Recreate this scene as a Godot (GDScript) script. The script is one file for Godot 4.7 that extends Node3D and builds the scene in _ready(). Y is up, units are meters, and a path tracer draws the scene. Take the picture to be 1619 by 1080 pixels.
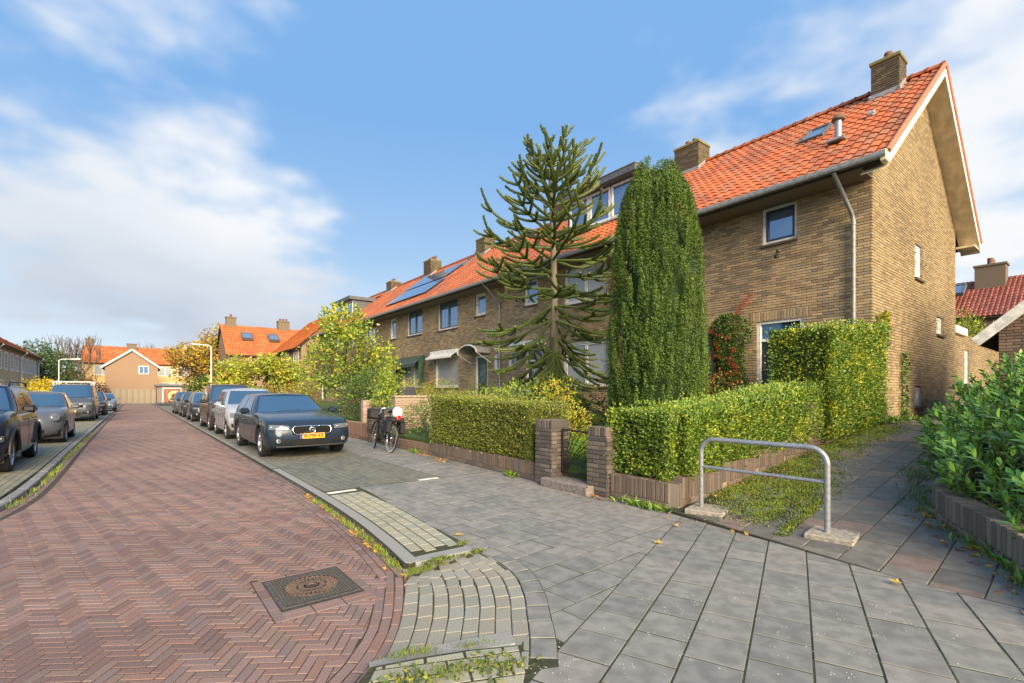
extends Node3D

# ---------------------------------------------------------------- small mesh builder
class MB:
	var v := PackedVector3Array()
	var n := PackedVector3Array()
	var c := PackedColorArray()
	var col := Color(1, 1, 1)
	func tri(a: Vector3, b: Vector3, d: Vector3) -> void:
		var m := (b - a).cross(d - a).normalized()
		v.append_array([a, d, b]); n.append_array([m, m, m]); c.append_array([col, col, col])
	func quad(a: Vector3, b: Vector3, d: Vector3, e: Vector3) -> void:
		tri(a, b, d); tri(a, d, e)
	func box(t: Transform3D, s: Vector3, bevel := 0.0) -> void:
		# six faces, optionally with chamfered edges
		var h := s * 0.5
		var k := minf(bevel, minf(h.x, minf(h.y, h.z)) * 0.9)
		for ax in 3:
			for sg in [-1.0, 1.0]:
				var u := (ax + 1) % 3
				var w := (ax + 2) % 3
				var o := Vector3(); o[ax] = h[ax] * sg
				var p := []
				for q in [[-1, -1], [1, -1], [1, 1], [-1, 1]]:
					var r := o; r[u] = (h[u] - k) * q[0]; r[w] = (h[w] - k) * q[1]
					p.append(t * r)
				if sg > 0: quad(p[0], p[1], p[2], p[3])
				else: quad(p[3], p[2], p[1], p[0])
		if k <= 0.0: return
		for ax in 3:
			var u := (ax + 1) % 3
			var w := (ax + 2) % 3
			for su in [-1.0, 1.0]:
				for sw in [-1.0, 1.0]:
					var a := Vector3(); var b := Vector3(); var d := Vector3(); var e := Vector3()
					a[ax] = -(h[ax] - k); a[u] = h[u] * su; a[w] = (h[w] - k) * sw
					b = a; b[ax] = h[ax] - k
					d[ax] = h[ax] - k; d[u] = (h[u] - k) * su; d[w] = h[w] * sw
					e = d; e[ax] = -(h[ax] - k)
					if su * sw > 0: quad(t * a, t * e, t * d, t * b)
					else: quad(t * a, t * b, t * d, t * e)
	func bar(a: Vector3, b: Vector3, w: float, h: float, bevel := 0.0) -> void:
		var z := (b - a)
		var l := z.length()
		z /= l
		var x := (Vector3.UP if absf(z.y) < 0.95 else Vector3.RIGHT).cross(z).normalized()
		box(Transform3D(Basis(x, z.cross(x), z), (a + b) * 0.5), Vector3(w, h, l), bevel)
	func grid(rows: Array, closed := false, flip := false) -> void:
		# rows of points, smooth shaded
		var nr := rows.size()
		var nc: int = rows[0].size()
		var nn := []
		for i in nr:
			var line := PackedVector3Array()
			for j in nc:
				var a: Vector3 = rows[maxi(i - 1, 0)][j]
				var b: Vector3 = rows[mini(i + 1, nr - 1)][j]
				var j0 := (j - 1 + nc) % nc if closed else maxi(j - 1, 0)
				var j1 := (j + 1) % nc if closed else mini(j + 1, nc - 1)
				if closed and rows[i][0].is_equal_approx(rows[i][nc - 1]):
					if j == 0: j0 = nc - 2
					if j == nc - 1: j1 = 1
				var m: Vector3 = (b - a).cross(rows[i][j1] - rows[i][j0])
				if m.length() < 1e-9: m = Vector3(0, 1e-6, 0)
				line.append((-m if flip else m).normalized())
			nn.append(line)
		for i in nr - 1:
			for j in (nc if closed else nc - 1):
				var k := (j + 1) % nc
				for t in ([[i, j], [i + 1, j], [i + 1, k], [i, j], [i + 1, k], [i, k]] if flip else [[i, j], [i + 1, k], [i + 1, j], [i, j], [i, k], [i + 1, k]]):
					v.append(rows[t[0]][t[1]]); n.append(nn[t[0]][t[1]]); c.append(col)
	func tube(pts: Array, rad: Array, sides := 8, caps := true) -> void:
		var rows := []
		var x := Vector3()
		for i in pts.size():
			var d: Vector3 = (pts[mini(i + 1, pts.size() - 1)] - pts[maxi(i - 1, 0)]).normalized()
			if i == 0: x = (Vector3.UP if absf(d.y) < 0.9 else Vector3.RIGHT).cross(d).normalized()
			else: x = (x - d * x.dot(d)).normalized()
			var y := d.cross(x)
			var r: float = rad[mini(i, rad.size() - 1)]
			var line := PackedVector3Array()
			for k in sides + 1:
				var a := TAU * (k % sides) / sides
				line.append(pts[i] + (x * cos(a) + y * sin(a)) * r)
			rows.append(line)
		grid(rows, true)
		if caps:
			for e in [0, pts.size() - 1]:
				for k in sides:
					if e == 0: tri(pts[0], rows[0][k + 1], rows[0][k])
					else: tri(pts[e], rows[e][k], rows[e][k + 1])
	func lathe(t: Transform3D, prof: Array, sides := 20) -> void:
		# profile of Vector2(radius, height) turned round the y axis of t
		var rows := []
		for p in prof:
			var line := PackedVector3Array()
			for k in sides + 1:
				var a := TAU * (k % sides) / sides
				line.append(t * Vector3(p.x * cos(a), p.y, p.x * sin(a)))
			rows.append(line)
		grid(rows, true, true)
	func prism(poly: PackedVector2Array, y0: float, y1: float, bevel := 0.0, t := Transform3D()) -> void:
		# poly in (x, z), standing from y0 to y1; its upper edge chamfered
		var p := poly
		if Geometry2D.is_polygon_clockwise(p):
			p = p.duplicate(); p.reverse()
		var top := p
		if bevel > 0.0:
			var o := Geometry2D.offset_polygon(p, -bevel, Geometry2D.JOIN_MITER)
			if o.size() == 1 and o[0].size() == p.size():
				# match starting vertex
				var best := 0
				for k in p.size():
					if o[0][k].distance_squared_to(p[0]) < o[0][best].distance_squared_to(p[0]): best = k
				top = PackedVector2Array()
				for k in p.size(): top.append(o[0][(best + k) % p.size()])
		var m := p.size()
		for i in m:
			var a := p[i]; var b := p[(i + 1) % m]
			var d := top[i]; var e := top[(i + 1) % m]
			var yb := y1 - (bevel if top != p else 0.0)
			quad(t * Vector3(b.x, y0, b.y), t * Vector3(a.x, y0, a.y), t * Vector3(a.x, yb, a.y), t * Vector3(b.x, yb, b.y))
			if top != p: quad(t * Vector3(b.x, yb, b.y), t * Vector3(a.x, yb, a.y), t * Vector3(d.x, y1, d.y), t * Vector3(e.x, y1, e.y))
		var ix := Geometry2D.triangulate_polygon(top)
		for i in range(0, ix.size(), 3):
			var a := top[ix[i]]; var b := top[ix[i + 1]]; var d := top[ix[i + 2]]
			if (b - a).cross(d - a) > 0: tri(t * Vector3(a.x, y1, a.y), t * Vector3(d.x, y1, d.y), t * Vector3(b.x, y1, b.y))
			else: tri(t * Vector3(a.x, y1, a.y), t * Vector3(b.x, y1, b.y), t * Vector3(d.x, y1, d.y))
	func empty() -> bool: return v.is_empty()
	func mesh() -> ArrayMesh:
		var a := []
		a.resize(Mesh.ARRAY_MAX)
		a[Mesh.ARRAY_VERTEX] = v; a[Mesh.ARRAY_NORMAL] = n; a[Mesh.ARRAY_COLOR] = c
		var m := ArrayMesh.new()
		m.add_surface_from_arrays(Mesh.PRIMITIVE_TRIANGLES, a)
		return m

# ---------------------------------------------------------------- shared state
var rng := RandomNumberGenerator.new()
var used := {}
var mats := {}
var tex := {}
const YAW := 0.66323
const EYE := Vector3(0, 1.42, 0)
const ROAD := -0.075

func P(x: float, y: float, s: float) -> Vector3: return Vector3(x, y, -s)
func R(a: float, b: float) -> float: return rng.randf_range(a, b)
func lin(r: float, g: float, b: float) -> Color: return Color(r, g, b)
func scaled(c: Color, k: float) -> Color: return Color(c.r * k, c.g * k, c.b * k)
func jit(c: Color, k: float) -> Color:
	var f := 1.0 + R(-k, k)
	return Color(c.r * f, c.g * f * (1.0 + R(-k, k) * 0.15), c.b * f * (1.0 + R(-k, k) * 0.25))

func noise_tex(key: String, freq: float, lo: float, hi: float, size := 512, octaves := 5, kind := FastNoiseLite.TYPE_SIMPLEX_SMOOTH) -> ImageTexture:
	if tex.has(key): return tex[key]
	var f := FastNoiseLite.new()
	f.noise_type = kind
	f.frequency = freq
	f.fractal_octaves = octaves
	f.seed = key.hash() % 1000
	var im := f.get_seamless_image(size, size)
	var out := Image.create(size, size, false, Image.FORMAT_L8)
	var d := im.get_data()
	for i in d.size():
		d[i] = int(clampf(lo + (hi - lo) * smoothstep(0.12, 0.88, d[i] / 255.0), 0, 1) * 255.0)
	out = Image.create_from_data(size, size, false, Image.FORMAT_L8, d)
	out.convert(Image.FORMAT_RGB8)
	tex[key] = ImageTexture.create_from_image(out)
	return tex[key]

# a material: colour in real-world linear values; grain = noise texture that varies its albedo
func M(key: String, c := Color(1, 1, 1), rough := 0.8, grain := "", gscale := 1.0, relief := 0.0, metal := 0.0, spec := 0.5) -> StandardMaterial3D:
	if mats.has(key): return mats[key]
	var m := StandardMaterial3D.new()
	m.resource_name = key
	m.roughness = rough; m.metallic = metal; m.metallic_specular = spec
	m.vertex_color_use_as_albedo = true
	var k := 1.0
	if grain != "":
		k = 1.35
		m.albedo_texture = tex[grain]
		m.uv1_triplanar = true; m.uv1_world_triplanar = true
		m.uv1_scale = Vector3.ONE * gscale
		if relief > 0.0:
			m.heightmap_enabled = true
			m.heightmap_texture = tex[grain]
			m.heightmap_scale = relief
	m.albedo_color = Color(minf(c.r * k, 1), minf(c.g * k, 1), minf(c.b * k, 1)).linear_to_srgb()
	mats[key] = m
	return m

func tinted(base: StandardMaterial3D, c: Color) -> StandardMaterial3D:
	var key := base.resource_name + "_" + c.to_html()
	if not mats.has(key):
		var m: StandardMaterial3D = base.duplicate()
		var b := base.albedo_color.srgb_to_linear()
		m.albedo_color = Color(minf(c.r * b.r, 1), minf(c.g * b.g, 1), minf(c.b * b.b, 1)).linear_to_srgb()
		mats[key] = m
	return mats[key]

# ---------------------------------------------------------------- nodes
func numbered(called: String) -> String:
	var k: int = used.get(called, 0)
	used[called] = k + 1
	return called if k == 0 else "%s_%03d" % [called, k]

func tag(o: Node, label: String, category: String, group := "", kind := "") -> void:
	if label: o.set_meta("label", label)
	if category: o.set_meta("category", category)
	if group: o.set_meta("group", group)
	if kind: o.set_meta("kind", kind)

func thing(called: String, label: String, category: String, at := Vector3.ZERO, turn := 0.0, group := "") -> Node3D:
	var o := Node3D.new()
	o.name = numbered(called)
	add_child(o)
	o.position = at; o.rotation.y = turn
	tag(o, label, category, group)
	return o

func part_name(parent: Node, called: String) -> String:
	if parent == self: return numbered(called)
	var c: Dictionary = parent.get_meta("n") if parent.has_meta("n") else {}
	var k: int = c.get(called, 0)
	c[called] = k + 1
	parent.set_meta("n", c)
	return called if k == 0 else "%s_%03d" % [called, k]

# one named mesh; geometry given in world coordinates unless local
func put(parent: Node3D, called: String, mb, m: Material, local := false) -> MeshInstance3D:
	var o := MeshInstance3D.new()
	o.name = part_name(parent, called)
	o.mesh = mb.mesh() if mb is MB else mb
	o.material_override = m
	parent.add_child(o)
	if not local and parent != self: o.transform = parent.global_transform.affine_inverse()
	return o

func struct(called: String, mb: MB, m: Material) -> MeshInstance3D:
	var o := put(self, called, mb, m)
	o.set_meta("kind", "structure")
	return o

func in_view(p: Vector3) -> float:
	# distance-based size of a piece for the camera, negative when out of the picture
	var d := p - EYE
	var f := d.x * sin(YAW) - d.z * cos(YAW)
	if f < 0.3: return -1.0
	var l := d.x * cos(YAW) + d.z * sin(YAW)
	var a := l / f
	var b := d.y / f
	if absf(a) > 1.12 or b > 0.88 or b < -0.68: return -1.0
	return 1.0 / d.length()

# alike pieces: the nearest ones in view as single meshes, all others joined
func pieces(parent: Node3D, called: String, joined: String, mesh: Mesh, xs: Array, cols: Array, pal: Array, m: StandardMaterial3D, limit := 300, least := 0.0) -> void:
	var order := []
	for i in xs.size():
		var sc := in_view(xs[i].origin)
		if sc > least and limit > 0: order.append([sc, i])
	order.sort_custom(func(a, b): return a[0] > b[0] or (a[0] == b[0] and a[1] < b[1]))
	var single := {}
	var inv := parent.global_transform.affine_inverse() if parent != self else Transform3D()
	for k in mini(limit, order.size()):
		var i: int = order[k][1]
		single[i] = true
		var o := MeshInstance3D.new()
		o.name = part_name(parent, called)
		o.mesh = mesh
		o.material_override = tinted(m, pal[cols[i]])
		parent.add_child(o)
		o.transform = inv * xs[i]
	var rest := xs.size() - single.size()
	if rest <= 0: return
	var mm := MultiMesh.new()
	mm.transform_format = MultiMesh.TRANSFORM_3D
	mm.use_colors = true
	mm.mesh = mesh
	mm.instance_count = rest
	var at := 0
	for i in xs.size():
		if single.has(i): continue
		mm.set_instance_transform(at, xs[i])
		mm.set_instance_color(at, jit(pal[cols[i]], 0.07))
		at += 1
	var o := MultiMeshInstance3D.new()
	o.name = part_name(parent, joined)
	o.multimesh = mm
	o.material_override = m
	o.set_meta("kind", "stuff")
	parent.add_child(o)
	o.transform = inv

func mass(parent: Node3D, called: String, mesh: Mesh, xs: Array, cols: Array, m: StandardMaterial3D) -> MultiMeshInstance3D:
	var mm := MultiMesh.new()
	mm.transform_format = MultiMesh.TRANSFORM_3D
	mm.use_colors = true
	mm.mesh = mesh
	mm.instance_count = xs.size()
	for i in xs.size():
		mm.set_instance_transform(i, xs[i])
		mm.set_instance_color(i, cols[i])
	var o := MultiMeshInstance3D.new()
	o.name = part_name(parent, called)
	o.multimesh = mm
	o.material_override = m
	o.set_meta("kind", "stuff")
	parent.add_child(o)
	if parent != self: o.transform = parent.global_transform.affine_inverse()
	return o

func ubox(s: Vector3, bevel: float, top_only := false) -> ArrayMesh:
	var b := MB.new()
	if top_only:
		var h := s * 0.5
		b.prism(PackedVector2Array([Vector2(-h.x, -h.z), Vector2(h.x, -h.z), Vector2(h.x, h.z), Vector2(-h.x, h.z)]), -s.y, 0.0, bevel)
	else: b.box(Transform3D(), s, bevel)
	return b.mesh()

var patch_noise: FastNoiseLite
# weathering comes in patches: pick from a palette sorted from dark to light
func sorted_pal(pal: Array) -> Array:
	var o := pal.duplicate()
	o.sort_custom(func(a, b): return a.r + a.g + a.b < b.r + b.g + b.b)
	return o
func patchy(p: Vector3, n: int, scale := 1.0, mix := 0.5) -> int:
	if patch_noise == null:
		patch_noise = FastNoiseLite.new()
		patch_noise.noise_type = FastNoiseLite.TYPE_PERLIN
		patch_noise.seed = 77; patch_noise.frequency = 0.55; patch_noise.fractal_octaves = 3
	var q := p * scale
	var f := 0.5 + patch_noise.get_noise_3d(q.x + 31.3, q.y + 11.7, q.z + 57.1) * 1.15 + R(-mix, mix)
	return clampi(int(f * n), 0, n - 1)

# rects: [centre (X, s), angle, length, width]; laid with their top at `top`, clipped to poly
func lay(parent: Node3D, called: String, joined: String, rects: Array, poly: PackedVector2Array, size: Vector3, bevel: float, top: float, pal: Array, m: StandardMaterial3D, limit := 300, slope := Transform3D(), wob := 0.002, near := 7.0, least := 0.0, void_poly := PackedVector2Array()) -> void:
	var xs := []
	var cols := []
	pal = sorted_pal(pal)
	var cut := MB.new()
	var unit := ubox(size, bevel, true)
	var singles := 0
	for r in rects:
		var u := Vector2(cos(r[1]), sin(r[1]))
		var w := Vector2(-u.y, u.x)
		var hx: float = size.x * 0.5
		var hz: float = size.z * 0.5
		var c: Vector2 = r[0]
		var q := PackedVector2Array([c - u * hx - w * hz, c + u * hx - w * hz, c + u * hx + w * hz, c - u * hx + w * hz])
		var inside := 0
		for p in q:
			if Geometry2D.is_point_in_polygon(p, poly): inside += 1
		var holed := false
		if void_poly.size() and c.distance_to(void_poly[0]) < 1.6:
			holed = Geometry2D.intersect_polygons(q, void_poly).size() > 0
		var ci := patchy(P(c.x, 0, c.y), pal.size())
		var dy := R(-wob, wob)
		if inside == 4 and not holed:
			var t := Transform3D(Basis(Vector3.UP, r[1]) * Basis.from_euler(Vector3(R(-wob, wob) * 1.6, 0, R(-wob, wob) * 1.6)), P(c.x, top + dy, c.y))
			xs.append(slope * t); cols.append(ci)
		elif inside > 0 or Geometry2D.is_point_in_polygon(c, poly):
			for got in (Geometry2D.clip_polygons(q, void_poly) if holed else Geometry2D.intersect_polygons(q, poly)):
				var area := 0.0
				for k in got.size(): area += got[k].cross(got[(k + 1) % got.size()])
				if absf(area) * 0.5 < 0.0006: continue
				var f := PackedVector2Array()
				for p in got: f.append(Vector2(p.x, -p.y))
				var at := P(c.x, 0, c.y)
				if c.length() < near and in_view(at) > 0 and singles < 90:
					var b := MB.new()
					b.prism(f, top - size.y, top + dy, bevel, slope)
					put(parent, called, b, tinted(m, pal[ci]))
					singles += 1
				else:
					cut.col = jit(pal[ci], 0.05)
					cut.prism(f, top - size.y, top + dy, bevel, slope)
	pieces(parent, called, joined, unit, xs, cols, pal, m, limit, least)
	if not cut.empty():
		var o := put(parent, joined, cut, m)
		o.set_meta("kind", "stuff")

# running bond inside a box of the field's own axes
func bond(origin: Vector2, ang: float, u0: float, u1: float, w0: float, w1: float, pu: float, pw: float, shift := 0.5) -> Array:
	var out := []
	var u := Vector2(cos(ang), sin(ang))
	var w := Vector2(-u.y, u.x)
	var j := 0
	var y := w0
	while y < w1:
		var x := u0 - pu + fmod(j * shift, 1.0) * pu
		while x < u1:
			out.append([origin + u * (x + pu * 0.5) + w * (y + pw * 0.5), ang])
			x += pu
		y += pw; j += 1
	return out

# along a polyline (X, s), offset to its left by off
func along(line: Array, off: float, pitch: float, start := 0.0) -> Array:
	var out := []
	var pts := []
	for i in line.size():
		var d: Vector2 = (line[mini(i + 1, line.size() - 1)] - line[maxi(i - 1, 0)]).normalized()
		pts.append(line[i] + Vector2(-d.y, d.x) * off)
	var left := start + pitch * 0.5
	for i in pts.size() - 1:
		var l: float = pts[i].distance_to(pts[i + 1])
		var d: Vector2 = (pts[i + 1] - pts[i]) / maxf(l, 1e-6)
		while left <= l:
			out.append([pts[i] + d * left, d.angle()])
			left += pitch
		left -= l
	return out

func smooth_line(pts: Array, step := 0.12) -> Array:
	var c := Curve2D.new()
	for i in pts.size():
		var a: Vector2 = pts[maxi(i - 1, 0)]
		var b: Vector2 = pts[mini(i + 1, pts.size() - 1)]
		var t := (b - a) / 6.0
		var lp := pts[i].distance_to(a) as float
		var ln := pts[i].distance_to(b) as float
		var d := (b - a).normalized()
		c.add_point(pts[i], -d * lp / 3.0, d * ln / 3.0)
	c.bake_interval = step
	return Array(c.get_baked_points())

func sheet(called: String, poly: PackedVector2Array, y: float, m: Material) -> MeshInstance3D:
	var b := MB.new()
	var f := PackedVector2Array()
	for p in poly: f.append(Vector2(p.x, -p.y))
	b.prism(f, y - 0.05, y)
	return struct(called, b, m)

# ---------------------------------------------------------------- sky
const SKY_K := 0.58
func make_sky() -> ImageTexture:
	var w := 1280
	var h := 640
	var f := FastNoiseLite.new(); f.seed = 11; f.frequency = 0.6; f.fractal_octaves = 6; f.fractal_gain = 0.55
	f.noise_type = FastNoiseLite.TYPE_PERLIN
	var g := FastNoiseLite.new(); g.seed = 5; g.noise_type = FastNoiseLite.TYPE_PERLIN; g.frequency = 2.2; g.fractal_octaves = 5; g.fractal_gain = 0.58
	var im := Image.create(w, h, false, Image.FORMAT_RGBF)
	for j in h:
		var el := PI * 0.5 - PI * (j + 0.5) / h
		if el < -0.02:
			im.fill_rect(Rect2i(0, j, w, h - j), Color(0.30, 0.30, 0.28))
			break
		var se := sin(maxf(el, 0.0))
		var ed := rad_to_deg(el)
		# clear air: pale at the horizon, deeper blue overhead
		var t := 1.0 - pow(1.0 - se, 3.0)
		var base := Color(0.62, 0.67, 0.71).lerp(Color(0.36, 0.51, 0.68), clampf(t / 0.58, 0, 1)).lerp(Color(0.165, 0.335, 0.61), clampf((t - 0.44) / 0.42, 0, 1))
		for i in w:
			var az := (i + 0.5) / w * TAU
			if az > PI: az -= TAU
			var ad := rad_to_deg(az)
			var k := 1.0 / (se + 0.16)
			var px := sin(az) * cos(el) * k
			var py := -cos(az) * cos(el) * k
			var a := f.get_noise_3d(px * 0.8 + py * 0.35 + 20.3, py * 0.55 - px * 0.2 + 31.7, 3.4)
			var d := g.get_noise_3d(px + 17.3, py + 23.9, se * 2.0 + 5.5)
			var e := absf(ad) if absf(ad) < 180 else 0.0
			var cov := a * 0.85 + d * 0.78 - 0.10
			cov += 0.72 * exp(-pow((ad - 1.0) / 16.0, 2) - pow((ed - 13.5) / 6.5, 2))
			cov += 0.55 * exp(-pow((ad - 14.0) / 18.0, 2) - pow((ed - 7.5) / 4.5, 2))
			cov -= 0.38 * exp(-pow((ad - 34.0) / 17.0, 2) - pow((ed - 24.0) / 14.0, 2))
			cov -= 0.10 * exp(-pow((ad - 8.0) / 16.0, 2) - pow((ed - 30.0) / 7.0, 2))
			cov += 0.42 * smoothstep(48.0, 80.0, e) * exp(-pow((ed - 20.0) / 30.0, 2))  # clouds at right, with more added out of view as fill light
			cov += 0.20 * exp(-pow(ed / 6.0, 2))
			var dens := smoothstep(0.0, 0.52, cov)
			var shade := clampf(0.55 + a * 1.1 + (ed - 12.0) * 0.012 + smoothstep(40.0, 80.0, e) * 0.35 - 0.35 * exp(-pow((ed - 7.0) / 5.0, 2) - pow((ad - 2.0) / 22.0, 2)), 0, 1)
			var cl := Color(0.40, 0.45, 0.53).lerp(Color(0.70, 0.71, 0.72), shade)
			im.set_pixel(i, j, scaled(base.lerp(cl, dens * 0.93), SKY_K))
	return ImageTexture.create_from_image(im)

func setup() -> void:
	var cam := Camera3D.new()
	cam.name = "camera"
	cam.position = EYE
	cam.rotation = Vector3(0, -YAW, 0)
	cam.keep_aspect = Camera3D.KEEP_HEIGHT
	cam.set_frustum(0.070681 * 2.0, Vector2(0, 0.1 * 82.0 / 764.0), 0.1, 1500.0)
	add_child(cam)
	var we := WorldEnvironment.new()
	we.name = "environment"
	var e := Environment.new()
	e.background_mode = Environment.BG_SKY
	var sk := Sky.new()
	var pm := PanoramaSkyMaterial.new()
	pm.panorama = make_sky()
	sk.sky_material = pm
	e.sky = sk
	e.tonemap_mode = Environment.TONE_MAPPER_LINEAR
	e.tonemap_exposure = 2.4
	e.sdfgi_enabled = true; e.ssao_enabled = true; e.ssil_enabled = true
	we.environment = e
	add_child(we)
	var sun := DirectionalLight3D.new()
	sun.name = "sun"
	sun.light_energy = 1.2
	sun.light_color = Color(1.0, 0.91, 0.76)
	sun.light_angular_distance = 40.0
	sun.shadow_enabled = true
	var to_sun := Vector3(-0.24, 0.43, 0.87).normalized()
	sun.basis = Basis.looking_at(-to_sun)
	add_child(sun)

# ---------------------------------------------------------------- palettes (linear base colours)
var PAL_ROAD := [lin(0.273, 0.170, 0.146), lin(0.232, 0.142, 0.124), lin(0.307, 0.204, 0.180), lin(0.209, 0.134, 0.122), lin(0.273, 0.186, 0.158), lin(0.307, 0.180, 0.144), lin(0.249, 0.178, 0.170), lin(0.232, 0.168, 0.146)]
var PAL_TILE := [lin(0.259, 0.251, 0.234), lin(0.241, 0.235, 0.223), lin(0.281, 0.268, 0.248), lin(0.221, 0.219, 0.207), lin(0.271, 0.256, 0.240)]
var PAL_DARK := [lin(0.169, 0.159, 0.142), lin(0.196, 0.182, 0.159), lin(0.149, 0.142, 0.128), lin(0.209, 0.196, 0.173), lin(0.223, 0.169, 0.142)]
var PAL_SETT := [lin(0.402, 0.388, 0.286), lin(0.437, 0.422, 0.319), lin(0.368, 0.365, 0.275), lin(0.448, 0.422, 0.297), lin(0.380, 0.388, 0.308)]
var PAL_BAY := [lin(0.19, 0.185, 0.15), lin(0.215, 0.205, 0.165), lin(0.165, 0.165, 0.14), lin(0.20, 0.205, 0.165)]
var PAL_KERB := [lin(0.27, 0.265, 0.255), lin(0.245, 0.245, 0.235), lin(0.29, 0.285, 0.27)]
var PAL_WALL := [lin(0.507, 0.352, 0.199), lin(0.451, 0.308, 0.177), lin(0.563, 0.401, 0.228), lin(0.359, 0.258, 0.162), lin(0.479, 0.365, 0.236), lin(0.605, 0.445, 0.258), lin(0.310, 0.236, 0.162), lin(0.422, 0.337, 0.228)]
var PAL_GABLE := [lin(0.404, 0.296, 0.155), lin(0.376, 0.266, 0.139), lin(0.433, 0.326, 0.175), lin(0.328, 0.237, 0.129), lin(0.395, 0.315, 0.186), lin(0.452, 0.345, 0.196), lin(0.298, 0.222, 0.134)]
var PAL_PLINTH := [lin(0.21, 0.155, 0.12), lin(0.18, 0.13, 0.10), lin(0.24, 0.175, 0.13), lin(0.16, 0.125, 0.105), lin(0.22, 0.17, 0.14)]
var PAL_ROOF := [lin(0.600, 0.167, 0.055), lin(0.540, 0.140, 0.045), lin(0.660, 0.194, 0.066), lin(0.460, 0.126, 0.051), lin(0.570, 0.180, 0.070), lin(0.620, 0.158, 0.047), lin(0.400, 0.135, 0.066), lin(0.480, 0.189, 0.094)]

func setup_materials() -> void:
	noise_tex("grain", 0.02, 0.76, 1.0, 512, 6)
	noise_tex("fine", 0.08, 0.80, 1.0, 512, 4)
	noise_tex("blotch", 0.012, 0.80, 0.97, 512, 6)
	noise_tex("stone", 0.06, 0.80, 0.98, 512, 5)
	noise_tex("slabtex", 0.014, 0.86, 1.0, 512, 7)
	noise_tex("speck", 0.16, 0.60, 1.0, 512, 3)
	M("sett", Color(1, 1, 1), 0.85, "fine", 2.2, 0.15)
	M("slab", Color(1, 1, 1), 0.8, "slabtex", 0.8, 0.04)
	M("brick", Color(1, 1, 1), 0.9, "fine", 2.5, 0.12)
	M("tilem", Color(1, 1, 1), 0.7, "blotch", 1.3, 0.05)
	M("concrete", lin(0.27, 0.265, 0.25), 0.85, "stone", 2.2, 0.1)
	M("kerbm", Color(1, 1, 1), 0.85, "stone", 2.2, 0.1)
	M("joint", lin(0.040, 0.042, 0.022), 1.0, "grain", 2.0, 0.2)
	M("roadjoint", lin(0.05, 0.04, 0.03), 1.0, "grain", 2.0, 0.2)
	M("mortar", lin(0.30, 0.25, 0.185), 0.95, "fine", 2.0)
	M("soil", lin(0.055, 0.042, 0.028), 1.0, "grain", 1.2, 0.6)
	M("turf", lin(0.06, 0.10, 0.02), 1.0, "grain", 1.0, 0.6)
	M("whitepaint", lin(0.74, 0.73, 0.70), 0.45, "blotch", 0.8)
	M("creampaint", lin(0.66, 0.56, 0.38), 0.55, "blotch", 0.5)
	M("darkpaint", lin(0.022, 0.024, 0.032), 0.35)
	M("bluepaint", lin(0.03, 0.04, 0.085), 0.35)
	M("bluedoor", lin(0.02, 0.028, 0.05), 0.35)
	M("greenpaint", lin(0.035, 0.085, 0.055), 0.4, "blotch", 0.8)
	M("slate", lin(0.10, 0.11, 0.125), 0.6, "grain", 0.9)
	M("zinc", lin(0.27, 0.27, 0.27), 0.5, "blotch", 1.2, 0.0, 0.3)
	M("galv", lin(0.34, 0.36, 0.38), 0.42, "blotch", 3.0, 0.0, 0.55)
	M("lead", lin(0.30, 0.31, 0.33), 0.6, "blotch", 2.0, 0.0, 0.2)
	M("iron", lin(0.10, 0.095, 0.09), 0.7, "grain", 3.0, 0.1, 0.3)
	M("blackiron", lin(0.015, 0.015, 0.016), 0.5)
	M("pane", lin(0.20, 0.30, 0.45), 0.05, "", 1, 0, 0.6, 0.9)  # blue base colour paints a sky reflection into the glass
	M("curtain", lin(0.36, 0.38, 0.40), 0.12, "", 1, 0, 0.0, 0.9)
	M("rubber", lin(0.012, 0.012, 0.012), 0.85)
	M("blackplastic", lin(0.014, 0.014, 0.015), 0.5)
	M("chrome", lin(0.75, 0.76, 0.78), 0.15, "", 1, 0, 1.0)
	M("alloy", lin(0.42, 0.43, 0.45), 0.28, "", 1, 0, 0.8)
	M("carglass", lin(0.055, 0.13, 0.23), 0.03, "", 1, 0, 0.45, 0.9)  # reflected sky blue is put into the base colour here
	M("lampglass", lin(0.16, 0.18, 0.20), 0.10, "", 1, 0, 0.3, 0.4)
	M("grilleblack", lin(0.012, 0.012, 0.013), 0.7, "", 1, 0, 0, 0.2)
	M("red", lin(0.42, 0.02, 0.02), 0.3)
	M("yellowplate", lin(0.78, 0.44, 0.015), 0.4)
	M("blue", lin(0.02, 0.07, 0.35), 0.4)
	M("bark", lin(0.13, 0.10, 0.075), 0.95, "grain", 4.0, 0.8)
	M("twig", lin(0.045, 0.045, 0.022), 1.0, "fine", 3.0)
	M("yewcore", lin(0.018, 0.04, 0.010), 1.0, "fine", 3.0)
	for q in [["leaf", 0.45, 0.35], ["gloss", 0.28, 0.22], ["needle", 0.5, 0.12], ["blade", 0.6, 0.35]]:
		var m := M(q[0], Color(1, 1, 1), q[1])
		m.backlight_enabled = true
		m.backlight = Color(q[2], q[2], q[2] * 0.6)
	M("litter", Color(1, 1, 1), 0.8)

# ---------------------------------------------------------------- ground, road, pavements
var kerb_right := []
var kerb_left := []
var wall_line := []
var SLOPE := Transform3D()

func rise(x: float) -> float:   # ground beside the house climbs from the pavement to the front wall
	return clampf((x - 4.6) / 7.5, 0.0, 1.0) * 0.80 + maxf(x - 12.1, 0.0) * 0.012

func v2(a: Array) -> Array:
	var o := []
	for i in range(0, a.size(), 2): o.append(Vector2(a[i], a[i + 1]))
	return o

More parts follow.
